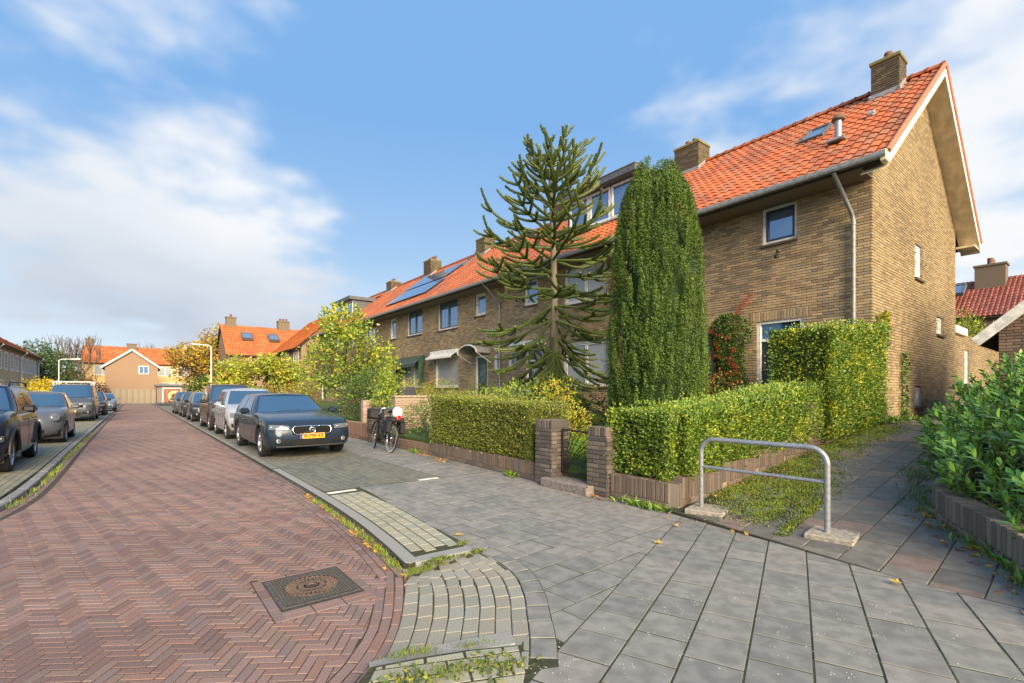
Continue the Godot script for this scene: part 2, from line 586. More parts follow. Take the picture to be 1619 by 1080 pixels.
func herring(c: Vector2, ang: float, W: float) -> Array:
	var out := []
	var u := Vector2(cos(ang), sin(ang)) * W
	var w := Vector2(-u.y, u.x)
	for j in range(-190, 1080):
		# columns of this row that fall on the road
		var lo := (-4.6 if j < 140 else -1.6)
		var i0 := int(floor((lo - c.x - w.x * j) / u.x)) - 2
		var i1 := int(ceil((2.3 - c.x - w.x * j) / u.x)) + 2
		for i in range(i0, i1):
			var q := posmod(i - j, 6)
			if q == 0: out.append([c + u * (i + 1.5) + w * (j + 0.5), ang])
			elif q == 5: out.append([c + u * (i + 0.5) + w * (j + 1.5), ang + PI * 0.5])   # upright brick in column i from row j
	return out

func ground_work() -> void:
	var b := MB.new()
	b.quad(P(-400, -0.35, -200), P(400, -0.35, -200), P(400, -0.35, 500), P(-400, -0.35, 500))
	struct("ground", b, mats["soil"])
	# ---- road edges (X, s)
	kerb_right = smooth_line(v2([2.03, 86, 2.03, 40, 2.03, 14, 2.02, 8.5, 1.99, 6.5, 1.94, 5.3, 1.86, 4.4, 1.78, 3.76]), 0.2)
	var apron := smooth_line(v2([1.78, 3.76, 1.60, 3.36, 1.35, 2.88, 1.10, 2.56, 0.93, 2.40]), 0.1)
	var lower := smooth_line(v2([0.93, 2.40, 0.55, 2.05, 0.05, 1.75, -0.7, 1.55, -2.0, 1.45, -4.5, 1.45]), 0.15)
	kerb_left = smooth_line(v2([-4.8, 5.7, -3.4, 5.95, -2.5, 6.5, -1.85, 7.3, -1.46, 8.2, -1.29, 9.3, -1.24, 10.6, -1.24, 12.6, -1.28, 18, -1.30, 40, -1.30, 86]), 0.2)
	var edge := kerb_right + apron.slice(1) + lower.slice(1)
	var road := PackedVector2Array(edge + kerb_left)
	var road_sheet := sheet("road", road, ROAD - 0.004, mats["roadjoint"])
	# gutter: two rows of stretchers along the right-hand edge, one along the left
	var brick := Vector3(0.205, 0.05, 0.066)
	var gut := []
	for k in 3: gut += along(edge, -0.04 - 0.0695 * k, 0.209, 0.07 * k)
	var gl := []
	for k in 2: gl += along(kerb_left, -0.04 - 0.0695 * k, 0.209, 0.09 * k)
	var all_in := PackedVector2Array([Vector2(-50, -50), Vector2(50, -50), Vector2(50, 200), Vector2(-50, 200)])
	lay(road_sheet, "gutter_brick", "gutter_bricks", gut + gl, all_in, brick, 0.006, ROAD, PAL_ROAD, mats["sett"], 120, Transform3D(), 0.002, 7.0, 0.1)
	# herringbone field
	var inner := PackedVector2Array()
	var io := Geometry2D.offset_polygon(road, -0.218)
	for q in io:
		if q.size() > inner.size(): inner = q
	# room for the gully grate and its frame of bricks
	var hole := PackedVector2Array([Vector2(0.72, 3.42), Vector2(1.44, 3.42), Vector2(1.44, 4.32), Vector2(0.72, 4.32)])
	var field := herring(Vector2(0, 1.0), 0.97, 0.0605).filter(func(q): return q[0].y < 88.0 and q[0].y > 1.0)
	lay(road_sheet, "paving_brick", "paving_bricks", field, inner, Vector3(0.1755, 0.05, 0.0545), 0.004, ROAD, PAL_ROAD, mats["sett"], 300, Transform3D(), 0.0016, 6.0, 0.1, hole)
	# brick frame and cast grate
	var fr := []
	for k in 4:
		fr.append([Vector2(0.76, 3.53 + k * 0.215), PI * 0.5]); fr.append([Vector2(1.41, 3.53 + k * 0.215), PI * 0.5])
	for k in 3:
		fr.append([Vector2(0.875 + k * 0.212, 3.46), 0.0]); fr.append([Vector2(0.875 + k * 0.212, 4.28), 0.0])
		fr.append([Vector2(0.875 + k * 0.212, 3.535), 0.0])
	lay(road_sheet, "frame_brick", "frame_bricks", fr, all_in, brick, 0.004, ROAD, PAL_ROAD, mats["sett"])
	grate()

	# ---- kerbs
	var kb := Vector3(0.98, 0.3, 0.13)



	# curved end of the kerb, cast in one piece with the return
	var tail := []
	for p in kerb_right:
		if p.y < 9.9: tail.append(p)
	var tl2 := []
	for p in kerb_right:
		if p.y >= 9.85: tl2.append(p)


	var kr := struct("kerb", kerb_strip(tail + [Vector2(1.80, 3.70)], 0.13, 0.004), mats["concrete"])
	lay(kr, "kerb_stone", "kerb_stones", along(tl2, 0.066, 1.0), all_in, kb, 0.012, 0.004, PAL_KERB, mats["kerbm"], 40)
	put(kr, "kerb_return", kerb_strip(v2([1.86, 3.68, 2.10, 3.68, 2.44, 3.66]), 0.15, 0.001), mats["concrete"])
	var lo2 := struct("kerb", kerb_strip([Vector2(1.70, 2.14), Vector2(1.46, 2.26), Vector2(1.20, 2.36), Vector2(0.97, 2.43)], -0.16, 0.0, 0.056), mats["concrete"])
	put(lo2, "kerb_piece", kerb_strip(lower.slice(0, 3), 0.15, -0.045), mats["concrete"])
	put(lo2, "kerb_piece", kerb_strip(lower.slice(2), 0.15, 0.004), mats["concrete"])
	var kl := struct("kerb", kerb_strip(kerb_left.slice(0, 40), 0.14, 0.004), mats["concrete"])
	lay(kl, "kerb_stone", "kerb_stones", along(kerb_left.slice(39), 0.07, 1.0), all_in, kb, 0.012, 0.004, PAL_KERB, mats["kerbm"], 40)

	# ---- right pavement: base, setts along the kerb, tile fields, parking bay
	wall_line = v2([5.12, 3.31, 5.20, 5.55, 5.45, 10.0, 5.62, 16.0, 5.75, 24.0, 5.8, 86])
	var base := PackedVector2Array(kerb_right + v2([1.80, 3.70, 2.42, 3.72, 2.40, 3.30, 2.30, 2.86, 2.12, 2.54, 1.90, 2.24, 1.72, 2.12, 1.46, 2.26, 1.20, 2.36, 0.97, 2.43]) + lower.slice(1) + v2([-4.5, -6, 9, -6, 9, 2.2, 5.2, 3.3]) + wall_line)
	var pv := sheet("pavement", base, -0.0025, mats["joint"])
	var setts := []
	var kcurve := []
	for p in kerb_right:
		if p.y < 7.0 and p.y > 3.9: kcurve.append(p)
	for k in 4: setts += along(kcurve, 0.20 + 0.117 * k, 0.217, 0.108 * (k % 2))
	lay(pv, "sett", "setts", setts, PackedVector2Array(v2([1.5, 3.88, 3.2, 3.92, 3.2, 6.85, 1.5, 6.85])), Vector3(0.205, 0.06, 0.106), 0.004, 0.002, PAL_SETT, mats["sett"], 150)
	# boundary between the street field and the turned foreground field
	var ang := deg_to_rad(21.6)
	var bd := Vector2(cos(ang), sin(ang))
	var o := Vector2(1.54, 1.83)
	var big := 20.0
	var nrm := Vector2(-bd.y, bd.x)
	var upper := PackedVector2Array([o - bd * big + nrm * 0.004, o + bd * big + nrm * 0.004, o + bd * big + nrm * 40, o - bd * big + nrm * 40])
	var under := PackedVector2Array([o - bd * big - nrm * 0.004, o + bd * big - nrm * 0.004, o + bd * big - nrm * 12, o - bd * big - nrm * 12])
	var sett_edge := []
	for p in along(kcurve, 0.62, 0.2): sett_edge.append(p[0])
	sett_edge.reverse()
	# arc of grey blocks round the apron
	var arc_in := v2([2.42, 3.85, 2.44, 3.50, 2.36, 3.02, 2.18, 2.66, 1.98, 2.38, 1.80, 2.14, 1.62, 1.93])
	var arc := smooth_line(arc_in, 0.08)
	var arc_out := []
	for i in arc.size():
		var d: Vector2 = (arc[mini(i + 1, arc.size() - 1)] - arc[maxi(i - 1, 0)]).normalized()
		arc_out.append(arc[i] + Vector2(-d.y, d.x) * 0.155)
	var field_b := PackedVector2Array(v2([5.55, 7.16, 2.68, 7.16]) + [Vector2(2.68, 6.86)] + sett_edge + [Vector2(2.47, 3.80)] + arc_out + v2([1.55, 1.70, 6.0, 3.5]))
	var fb := Geometry2D.intersect_polygons(field_b, upper)
	var wp := PackedVector2Array(v2([0, 0, 5.08, 0, 5.08, 3.31, 5.14, 5.55, 5.36, 10.0, 5.36, 12, 0, 12]))
	for q in fb:
		for q2 in Geometry2D.intersect_polygons(q, wp):
			lay(pv, "paving_tile", "paving_tiles", bond(Vector2(1.2, 1.4), 0.075, -0.6, 5.2, -1.0, 6.6, 0.304, 0.304), q2, Vector3(0.293, 0.06, 0.293), 0.002, 0.0, PAL_TILE, mats["slab"], 150)
	var pave_end := PackedVector2Array(v2([-4.5, -6, 4.62, -6, 4.62, 1.0, 4.86, 2.5, 5.02, 3.27, 2.0, 3.2, 0.9, 2.3, 0.4, 1.8, -0.2, 1.55, -0.9, 1.35, -2.2, 1.25, -4.5, 1.25]))
	var bound2 := Geometry2D.clip_polygons(pave_end, PackedVector2Array(arc_out + [Vector2(1.58, 1.90), Vector2(1.30, 1.62), Vector2(0.62, 1.98), Vector2(0.5, 2.6), Vector2(1.8, 4.0)]))
	for q in bound2:
		for q2 in Geometry2D.intersect_polygons(q, under):
			if absf(area_of(q2)) < 0.3: continue
			lay(pv, "paving_tile", "paving_tiles", bond(o, ang, -5.0, 5.0, -0.304 * 14, 0.0, 0.304, 0.304), q2, Vector3(0.293, 0.06, 0.293), 0.002, 0.0, PAL_TILE, mats["slab"], 150)
	var rest_of := PackedVector2Array(v2([1.45, 1.2, 1.45, 1.76, 1.28, 1.60, 0.66, 1.93, 0.80, 2.06, 0.46, 1.80, 0.0, 1.56, -0.75, 1.37, -2.0, 1.28, -4.5, 1.28, -4.5, -6, 1.45, -6]))
	for q in Geometry2D.intersect_polygons(rest_of, upper):
		if absf(area_of(q)) > 0.02: lay(pv, "paving_tile", "paving_tiles", bond(o, ang, -7.0, 1.0, 0.0, 0.304 * 9, 0.304, 0.304), q, Vector3(0.293, 0.06, 0.293), 0.002, 0.0, PAL_TILE, mats["slab"], 40)
	lay(pv, "corner_sett", "corner_setts", bond(Vector2(1.56, 1.93), atan2(0.29, -0.66), -0.6, 1.4, -0.5, 0.8, 0.213, 0.107, 0.5), PackedVector2Array(v2([1.70, 2.12, 1.57, 1.90, 1.30, 1.64, 0.70, 1.96, 0.88, 2.27, 0.99, 2.41, 1.20, 2.345, 1.46, 2.245])), Vector3(0.203, 0.06, 0.098), 0.004, 0.0, PAL_SETT, mats["sett"], 60)
	# blocks of the arc
	lay(pv, "arc_block", "arc_blocks", along(arc, 0.078, 0.215, 0.0), upper if false else all_in, Vector3(0.207, 0.06, 0.148), 0.005, 0.001, PAL_TILE, mats["slab"], 40)
	# apron setts: rows following the arc, sloping down to the road
	var ra := arc.filter(func(q): return q.y < 3.64)
	var rb := smooth_line(v2([1.84, 3.62, 1.70, 3.52, 1.57, 3.30, 1.33, 2.88, 1.10, 2.57, 0.98, 2.47]), 0.04)
	var apr := struct("apron", apron_base(ra, rb), mats["joint"])
	var xs := []
	var cs := []
	var nrow := 8
	var unit := ubox(Vector3(0.166, 0.06, 0.096), 0.004, true)
	for k in nrow:
		var f := (k + 0.5) / nrow
		var lp := 0.0
		var line := []
		for i in 60:
			var t := i / 59.0
			var a: Vector2 = ra[int(t * (ra.size() - 1))]
			var c: Vector2 = rb[int(t * (rb.size() - 1))]
			line.append(a.lerp(c, f))
		for q in along(smooth_line(line, 0.03), 0.0, 0.176, 0.085 * (k % 2)):
			var yy := lerpf(-0.004, ROAD + 0.012, smoothstep(0.0, 1.0, f))
			var wid: float = 1.0
			xs.append(Transform3D(Basis(Vector3.UP, q[1]) * Basis.from_euler(Vector3(0.10, 0, 0)), P(q[0].x, yy + R(-0.002, 0.002), q[0].y)))
			cs.append(rng.randi() % PAL_SETT.size())
	pieces(apr, "sett", "setts", unit, xs, cs, [lin(0.36, 0.345, 0.28), lin(0.39, 0.375, 0.30), lin(0.32, 0.315, 0.26), lin(0.37, 0.36, 0.31), lin(0.35, 0.325, 0.265)], mats["sett"])
	# parking bay and the strip of tiles beside it
	var bay := struct("parking_bay", MB_box(P(3.11, -0.0285, 46.5), Vector3(1.9, 0.05, 78.6)), mats["joint"])
	lay(bay, "bay_brick", "bay_bricks", bond(Vector2(2.17, 7.2), PI * 0.5, 0, 60, -1.92, 0.0, 0.215, 0.107), PackedVector2Array(v2([2.17, 7.2, 4.08, 7.2, 4.08, 68, 2.17, 68])), Vector3(0.206, 0.05, 0.1), 0.003, 0.0, PAL_BAY, mats["sett"], 200)
	lay(pv, "walk_tile", "walk_tiles", bond(Vector2(4.1, 7.2), PI * 0.5, 0, 50, -1.9, 0.0, 0.304, 0.304), PackedVector2Array(v2([4.1, 7.2, 5.32, 7.2, 5.42, 10.0, 5.58, 16.0, 5.7, 24.0, 5.76, 56, 4.1, 56])), Vector3(0.293, 0.05, 0.293), 0.002, 0.0, PAL_TILE, mats["slab"], 120)
	var mk := MB.new()
	mk.box(Transform3D(Basis(Vector3.UP, 0.10), P(2.36, 0.003, 7.02)), Vector3(0.42, 0.006, 0.09))
	tag(put(self, "bay_line", mk, mats["whitepaint"]), "short white painted tick at the kerb end of the parking bay", "road marking", "white ticks that close the parking bays")
	mk = MB.new()
	mk.box(Transform3D(Basis(Vector3.UP, 0.05), P(3.84, 0.003, 7.17)), Vector3(0.36, 0.006, 0.08))
	tag(put(self, "bay_line", mk, mats["whitepaint"]), "short white painted tick on the garden side of the parking bay", "road marking", "white ticks that close the parking bays")

	# ---- the path beside the gable
	SLOPE = Transform3D(Basis(Vector3(0, 0, 1), atan(0.1067)), Vector3(4.6, 0.0, 0)) * Transform3D(Basis(), Vector3(-4.6, 0, 0))
	var pb := MB.new()
	pb.prism(PackedVector2Array([Vector2(4.62, 4.0), Vector2(12.1, 4.0), Vector2(12.1, -3.4), Vector2(5.0, -3.4), Vector2(4.86, -2.5), Vector2(4.62, -1)]), -0.4, -0.010, 0.0, SLOPE)
	var pth := struct("path", pb, mats["joint"])
	lay(pth, "path_tile", "path_tiles", bond(Vector2(4.75, -1.2), 0.02, 0, 16, 0, 4.4, 0.304, 0.304), PackedVector2Array(v2([4.87, 2.48, 5.0, 3.05, 6.0, 3.1, 12.1, 3.1, 12.1, -1.0, 4.63, -1.0, 4.63, 1.0])), Vector3(0.297, 0.06, 0.297), 0.006, 0.0, PAL_DARK, mats["slab"], 160, SLOPE, 0.004)

	var pf := MB.new()
	pf.box(Transform3D(Basis(), P(22, 0.612, 0.5)), Vector3(20, 0.36, 6.0))
	put(pth, "upper_path", pf, mats["joint"])
	lay(pth, "upper_tile", "upper_tiles", bond(Vector2(12.12, 0.0), 0.0, 0, 8, 0, 3.3, 0.304, 0.304), PackedVector2Array(v2([12.12, 0, 20, 0, 20, 3.25, 12.12, 3.25])), Vector3(0.297, 0.06, 0.297), 0.006, 0.80, PAL_DARK, mats["slab"], 40)

	# ---- left side: parking bay, pavement
	var lb := struct("parking_bay", MB_box(P(-2.45, -0.029, 48), Vector3(2.0, 0.05, 78)), mats["joint"])
	var lbb := MB.new()
	lbb.prism(PackedVector2Array([Vector2(-9, -6.0), Vector2(-4.8, -5.9), Vector2(-3.4, -6.1), Vector2(-2.55, -6.65), Vector2(-1.95, -7.4), Vector2(-1.55, -8.3), Vector2(-1.44, -9.4), Vector2(-1.45, -14), Vector2(-9, -14)]), -0.1, -0.012)
	put(lb, "bay_corner", lbb, mats["joint"])
	lay(lb, "bay_brick", "bay_bricks", bond(Vector2(-6.0, 6.0), PI * 0.5, 0, 60, -4.6, 0.0, 0.215, 0.107), PackedVector2Array(v2([-5.8, 6.05, -3.4, 6.15, -2.6, 6.7, -2.0, 7.45, -1.6, 8.3, -1.45, 9.4, -1.40, 12.6, -1.44, 18, -1.45, 66, -3.5, 66, -3.5, 12, -5.8, 12])), Vector3(0.206, 0.05, 0.1), 0.003, 0.0, [lin(0.25, 0.235, 0.165), lin(0.22, 0.21, 0.15), lin(0.27, 0.25, 0.18), lin(0.23, 0.225, 0.17)], mats["sett"], 150)
	var lp2 := MB.new()
	lp2.prism(PackedVector2Array([Vector2(-3.55, -12), Vector2(-3.55, -86), Vector2(-5.8, -86), Vector2(-5.8, -12)]), -0.1, 0.0)
	struct("pavement", lp2, mats["concrete"])
	var fg := MB.new()
	fg.prism(PackedVector2Array([Vector2(-5.8, -9), Vector2(-5.8, -86), Vector2(-30, -86), Vector2(-30, -9)]), -0.2, 0.04)
	struct("front_gardens", fg, mats["turf"])
	for q in [[-2.15, 9.9, 0.35], [-2.5, 9.2, -0.1]]:
		mk = MB.new()
		mk.box(Transform3D(Basis(Vector3.UP, q[2]), P(q[0], 0.004, q[1])), Vector3(0.5, 0.006, 0.09))
		tag(put(self, "bay_line", mk, mats["whitepaint"]), "white painted line on the bricks before the dark high-riding car on the left" if q[2] > 0 else "white painted line nearest the left kerb's bend", "road marking", "white ticks that close the parking bays")
	# far cross road
	var cr := MB.new()
	cr.box(Transform3D(Basis(), P(0, -0.06, 89.5)), Vector3(120, 0.04, 5.0))
	struct("cross_road", cr, M("farroad", lin(0.14, 0.12, 0.12), 0.9, "grain", 0.3))
	var fk := MB.new()
	fk.box(Transform3D(Basis(), P(0, 0.0, 86.2)), Vector3(9, 0.02, 0.9))
	struct("speed_table", fk, M("farpale", lin(0.42, 0.41, 0.38), 0.9, "grain", 0.3))

func area_of(p: PackedVector2Array) -> float:
	var a := 0.0
	for k in p.size(): a += p[k].cross(p[(k + 1) % p.size()])
	return a * 0.5

func MB_box(at: Vector3, size: Vector3) -> MB:
	var b := MB.new()
	b.box(Transform3D(Basis(), at), size)
	return b

func kerb_strip(line: Array, width: float, top: float, fall := 0.0) -> MB:
	# a kerb of given width to the left of the line, chamfered on both upper edges
	var b := MB.new()
	var prof := [Vector2(0, -0.3), Vector2(0, top - 0.018), Vector2(0.018, top), Vector2(absf(width) - 0.008, top), Vector2(absf(width), top - 0.02), Vector2(absf(width), -0.3)]
	var sg := signf(width)
	var rows := []
	for i in line.size():
		var d: Vector2 = (line[mini(i + 1, line.size() - 1)] - line[maxi(i - 1, 0)]).normalized()
		var nn := Vector2(-d.y, d.x) * sg
		var r := []
		for p in prof:
			var q: Vector2 = line[i] + nn * p.x
			r.append(P(q.x, p.y - fall * i / maxf(line.size() - 1, 1), q.y))
		rows.append(r)
	for i in rows.size() - 1:
		for j in prof.size() - 1:
			b.quad(rows[i][j], rows[i][j + 1], rows[i + 1][j + 1], rows[i + 1][j])
	for e in [0, rows.size() - 1]:
		for j in range(1, prof.size() - 1): b.tri(rows[e][0], rows[e][j], rows[e][j + 1])
	return b

func apron_base(ra: Array, rb: Array) -> MB:
	var b := MB.new()
	var rows := []
	for i in 40:
		var t := i / 39.0
		var a: Vector2 = ra[int(t * (ra.size() - 1))]
		var c: Vector2 = rb[int(t * (rb.size() - 1))]
		var r := PackedVector3Array()
		for k in 6:
			var q := a.lerp(c, k / 5.0)
			r.append(P(q.x, lerpf(-0.010, ROAD + 0.004, smoothstep(0.0, 1.0, k / 5.0)), q.y))
		rows.append(r)
	b.grid(rows, false, true)
	return b

func grate() -> void:
	var t := thing("gully_grate", "cast iron street drain with a ring of slots set among the red road bricks", "drain", P(1.085, ROAD - 0.004, 3.92))
	var b := MB.new()
	for q in [[Vector3(0, -0.012, -0.29), Vector3(0.56, 0.03, 0.03)], [Vector3(0, -0.012, 0.29), Vector3(0.56, 0.03, 0.03)], [Vector3(-0.265, -0.012, 0), Vector3(0.03, 0.03, 0.55)], [Vector3(0.265, -0.012, 0), Vector3(0.03, 0.03, 0.55)]]:
		b.box(Transform3D(Basis(), q[0]), q[1], 0.003)
	put(t, "frame", b, mats["iron"], true)
	# plate of ribs running outwards from a round middle with open slots
	var plate := MB.new()
	plate.box(Transform3D(Basis(), Vector3(0, -0.06, 0)), Vector3(0.5, 0.02, 0.55))
	put(t, "pit", plate, M("pit", lin(0.008, 0.007, 0.006), 1.0), true)
	var ring := MB.new()
	for k in 32:
		var a := TAU * k / 32.0
		var d := Vector3(cos(a), 0, sin(a))
		var r1 := 0.20
		ring.bar(d * 0.045, d * 0.11 if k % 2 else d * 0.2, 0.012 if k % 2 else 0.016, 0.02)
		if k % 2: ring.bar(d * 0.11, d * 0.2, 0.02, 0.02)
	for rr in [0.05, 0.105, 0.195]:
		for k in 32:
			var a := TAU * k / 32.0
			var c := TAU * (k + 1) / 32.0
			ring.bar(Vector3(cos(a), 0, sin(a)) * rr, Vector3(cos(c), 0, sin(c)) * rr, 0.014, 0.02)
	put(t, "slot_ring", ring, M("rustiron", lin(0.17, 0.115, 0.085), 0.8, "grain", 3.0, 0.1, 0.2), true)
	var outer := MB.new()
	var nseg := 48
	for k in nseg:
		var a := TAU * k / nseg
		var c := TAU * (k + 1) / nseg
		var q := []
		for e in [a, c]:
			var d := Vector2(cos(e), sin(e))
			var far := minf(0.25 / maxf(absf(d.x), 1e-4), 0.275 / maxf(absf(d.y), 1e-4))
			q.append([Vector3(d.x * 0.2, 0.004, d.y * 0.2), Vector3(d.x * far, 0.004, d.y * far)])
		outer.quad(q[0][0], q[0][1], q[1][1], q[1][0])
	for gx in range(-11, 12):
		for gz in range(-12, 13):
			var p := Vector3(gx * 0.022, 0.008, gz * 0.022)
			if Vector2(p.x, p.z).length() < 0.215 or absf(p.x) > 0.243 or absf(p.z) > 0.268: continue
			outer.box(Transform3D(Basis(Vector3.UP, PI / 4), p), Vector3(0.012, 0.009, 0.012))
	put(t, "studded_plate", outer, mats["iron"], true)

# ---------------------------------------------------------------- the terrace
const FX := 12.1          # front wall
const BX := 19.82         # rear wall
const EX := 11.35         # lower edge of the tiles
const EY := 6.02
const RX := 15.97         # ridge
const PITCH := 0.774
const RISE := 3.576

func roof_y(x: float) -> float: return EY + (x - EX) * PITCH if x <= RX else EY + (2.0 * RX - EX - x) * PITCH

# wall skin with rectangular openings; frame t: x along, y up, z outward
func skin(t: Transform3D, u0: float, u1: float, v0: float, v1: float, holes: Array, deep := 0.13) -> MB:
	var b := MB.new()
	var us := [u0, u1]
	var vs := [v0, v1]
	for h in holes:
		for k in [h[0], h[1]]: if k > u0 and k < u1: us.append(k)
		for k in [h[2], h[3]]: if k > v0 and k < v1: vs.append(k)
	us.sort(); vs.sort()
	for i in us.size() - 1:
		for j in vs.size() - 1:
			if us[i + 1] - us[i] < 1e-4 or vs[j + 1] - vs[j] < 1e-4: continue
			var c := Vector2((us[i] + us[i + 1]) * 0.5, (vs[j] + vs[j + 1]) * 0.5)
			var open := false
			for h in holes: if c.x > h[0] and c.x < h[1] and c.y > h[2] and c.y < h[3]: open = true
			if open: continue
			b.quad(t * Vector3(us[i], vs[j], 0), t * Vector3(us[i + 1], vs[j], 0), t * Vector3(us[i + 1], vs[j + 1], 0), t * Vector3(us[i], vs[j + 1], 0))
	for h in holes:
		var q := [Vector2(h[0], h[2]), Vector2(h[1], h[2]), Vector2(h[1], h[3]), Vector2(h[0], h[3])]
		for k in 4:
			var a: Vector2 = q[k]; var d: Vector2 = q[(k + 1) % 4]
			b.quad(t * Vector3(a.x, a.y, 0), t * Vector3(a.x, a.y, -deep), t * Vector3(d.x, d.y, -deep), t * Vector3(d.x, d.y, 0))
	return b

# bricks over the skin; top(u) limits the height
func brickwork(parent: Node3D, t: Transform3D, u0: float, u1: float, v0: float, v1: float, holes: Array, pal: Array, limit: int, lines: Array = [], least := 0.0) -> void:
	var L := 0.21
	var H := 0.052
	var unit := ubox(Vector3(L, H, 0.05), 0.004)
	pal = sorted_pal(pal)
	var xs := []
	var cs := []
	var v := v0
	var j := 0
	while v < v1 - 0.03:
		var u := u0 - (0.0 if j % 2 == 0 else 0.11)
		while u < u1:
			var a := maxf(u, u0)
			var b := minf(u + L, u1)
			var m := v + H * 0.5
			for l in lines:     # l = [u at v, slope]: keep to the side of a raking line
				var lim: float = l[0] + (m - l[1]) / l[2]
				if l[2] > 0: a = maxf(a, lim)
				else: b = minf(b, lim)
			var spans := [[a, b]]
			for h in holes:
				if m < h[2] - 0.01 or m > h[3] + 0.01: continue
				var nxt := []
				for s in spans:
					if s[1] <= h[0] or s[0] >= h[1]: nxt.append(s)
					else:
						if s[0] < h[0]: nxt.append([s[0], h[0]])
						if s[1] > h[1]: nxt.append([h[1], s[1]])
				spans = nxt
			for s in spans:
				var w: float = s[1] - s[0]
				if w < 0.02: continue
				xs.append(t * Transform3D(Basis().scaled(Vector3(w / L, 1, 1)).rotated(Vector3(0, 0, 1), R(-0.006, 0.006)), Vector3((s[0] + s[1]) * 0.5, m + R(-0.0015, 0.0015), -0.015 + R(-0.003, 0.003))))
				cs.append(patchy(xs[-1].origin, pal.size(), 1.0, 0.55))
			u += L + 0.011
		v += 0.0625; j += 1
	pieces(parent, "brick", "bricks", unit, xs, cs, pal, mats["brick"], limit, least)

func soldiers(parent: Node3D, t: Transform3D, u0: float, u1: float, v: float, h: float, pal: Array) -> void:
	var n := int((u1 - u0) / 0.064)
	var unit := ubox(Vector3(0.053, h, 0.05), 0.004)
	var xs := []
	var cs := []
	for k in n:
		xs.append(t * Transform3D(Basis(), Vector3(u0 + (k + 0.5) * (u1 - u0) / n, v + h * 0.5, -0.008)))
		cs.append(rng.randi() % pal.size())
	pieces(parent, "soldier_brick", "soldier_bricks", unit, xs, cs, pal, mats["brick"], 60)

func frame_of(b: MB, t: Transform3D, u0: float, u1: float, v0: float, v1: float, w: float, z0: float, z1: float, bottom := -1.0) -> void:
	var m := (z0 + z1) * 0.5
	var d := z1 - z0
	var wb := w if bottom < 0 else bottom
	b.box(t * Transform3D(Basis(), Vector3(u0 + w * 0.5, (v0 + v1) * 0.5, m)), Vector3(w, v1 - v0, d), 0.004)
	b.box(t * Transform3D(Basis(), Vector3(u1 - w * 0.5, (v0 + v1) * 0.5, m)), Vector3(w, v1 - v0, d), 0.004)
	b.box(t * Transform3D(Basis(), Vector3((u0 + u1) * 0.5, v1 - w * 0.5, m)), Vector3(u1 - u0 - 2 * w, w, d), 0.004)
	if wb > 0: b.box(t * Transform3D(Basis(), Vector3((u0 + u1) * 0.5, v0 + wb * 0.5, m)), Vector3(u1 - u0 - 2 * w, wb, d), 0.004)

# a window in a hole; lights = number of panes side by side
func window(parent: Node3D, t: Transform3D, u0: float, u1: float, v0: float, v1: float, lights := 1, outer := "whitepaint", sash := "whitepaint", glass := "pane", deep := 0.07, sill := true, fw := 0.065) -> void:
	var b := MB.new()
	frame_of(b, t, u0, u1, v0, v1, fw, -deep - 0.06, -deep + 0.03)
	var w := put(parent, "window", b, mats[outer])
	var inner := u1 - u0 - 2 * fw
	var each := inner / lights
	for k in lights:
		var a := u0 + fw + each * k
		var s := MB.new()
		frame_of(s, t, a + 0.004, a + each - 0.004, v0 + fw + 0.004, v1 - fw - 0.004, 0.055, -deep - 0.055, -deep + 0.008)
		put(w, "sash", s, mats[sash])
		var p := MB.new()
		var z := -deep - 0.03
		p.quad(t * Vector3(a + 0.02, v0 + fw + 0.02, z), t * Vector3(a + each - 0.02, v0 + fw + 0.02, z), t * Vector3(a + each - 0.02, v1 - fw - 0.02, z), t * Vector3(a + 0.02, v1 - fw - 0.02, z))
		put(w, "pane", p, mats[glass])
	if sill:
		var s := MB.new()
		s.box(t * Transform3D(Basis().rotated(Vector3(1, 0, 0), 0.12), Vector3((u0 + u1) * 0.5, v0 - 0.035, -0.02)), Vector3(u1 - u0 + 0.08, 0.06, 0.16), 0.006)
		put(w, "sill", s, M("sillbrick", lin(0.10, 0.075, 0.055), 0.8, "fine", 2.0))

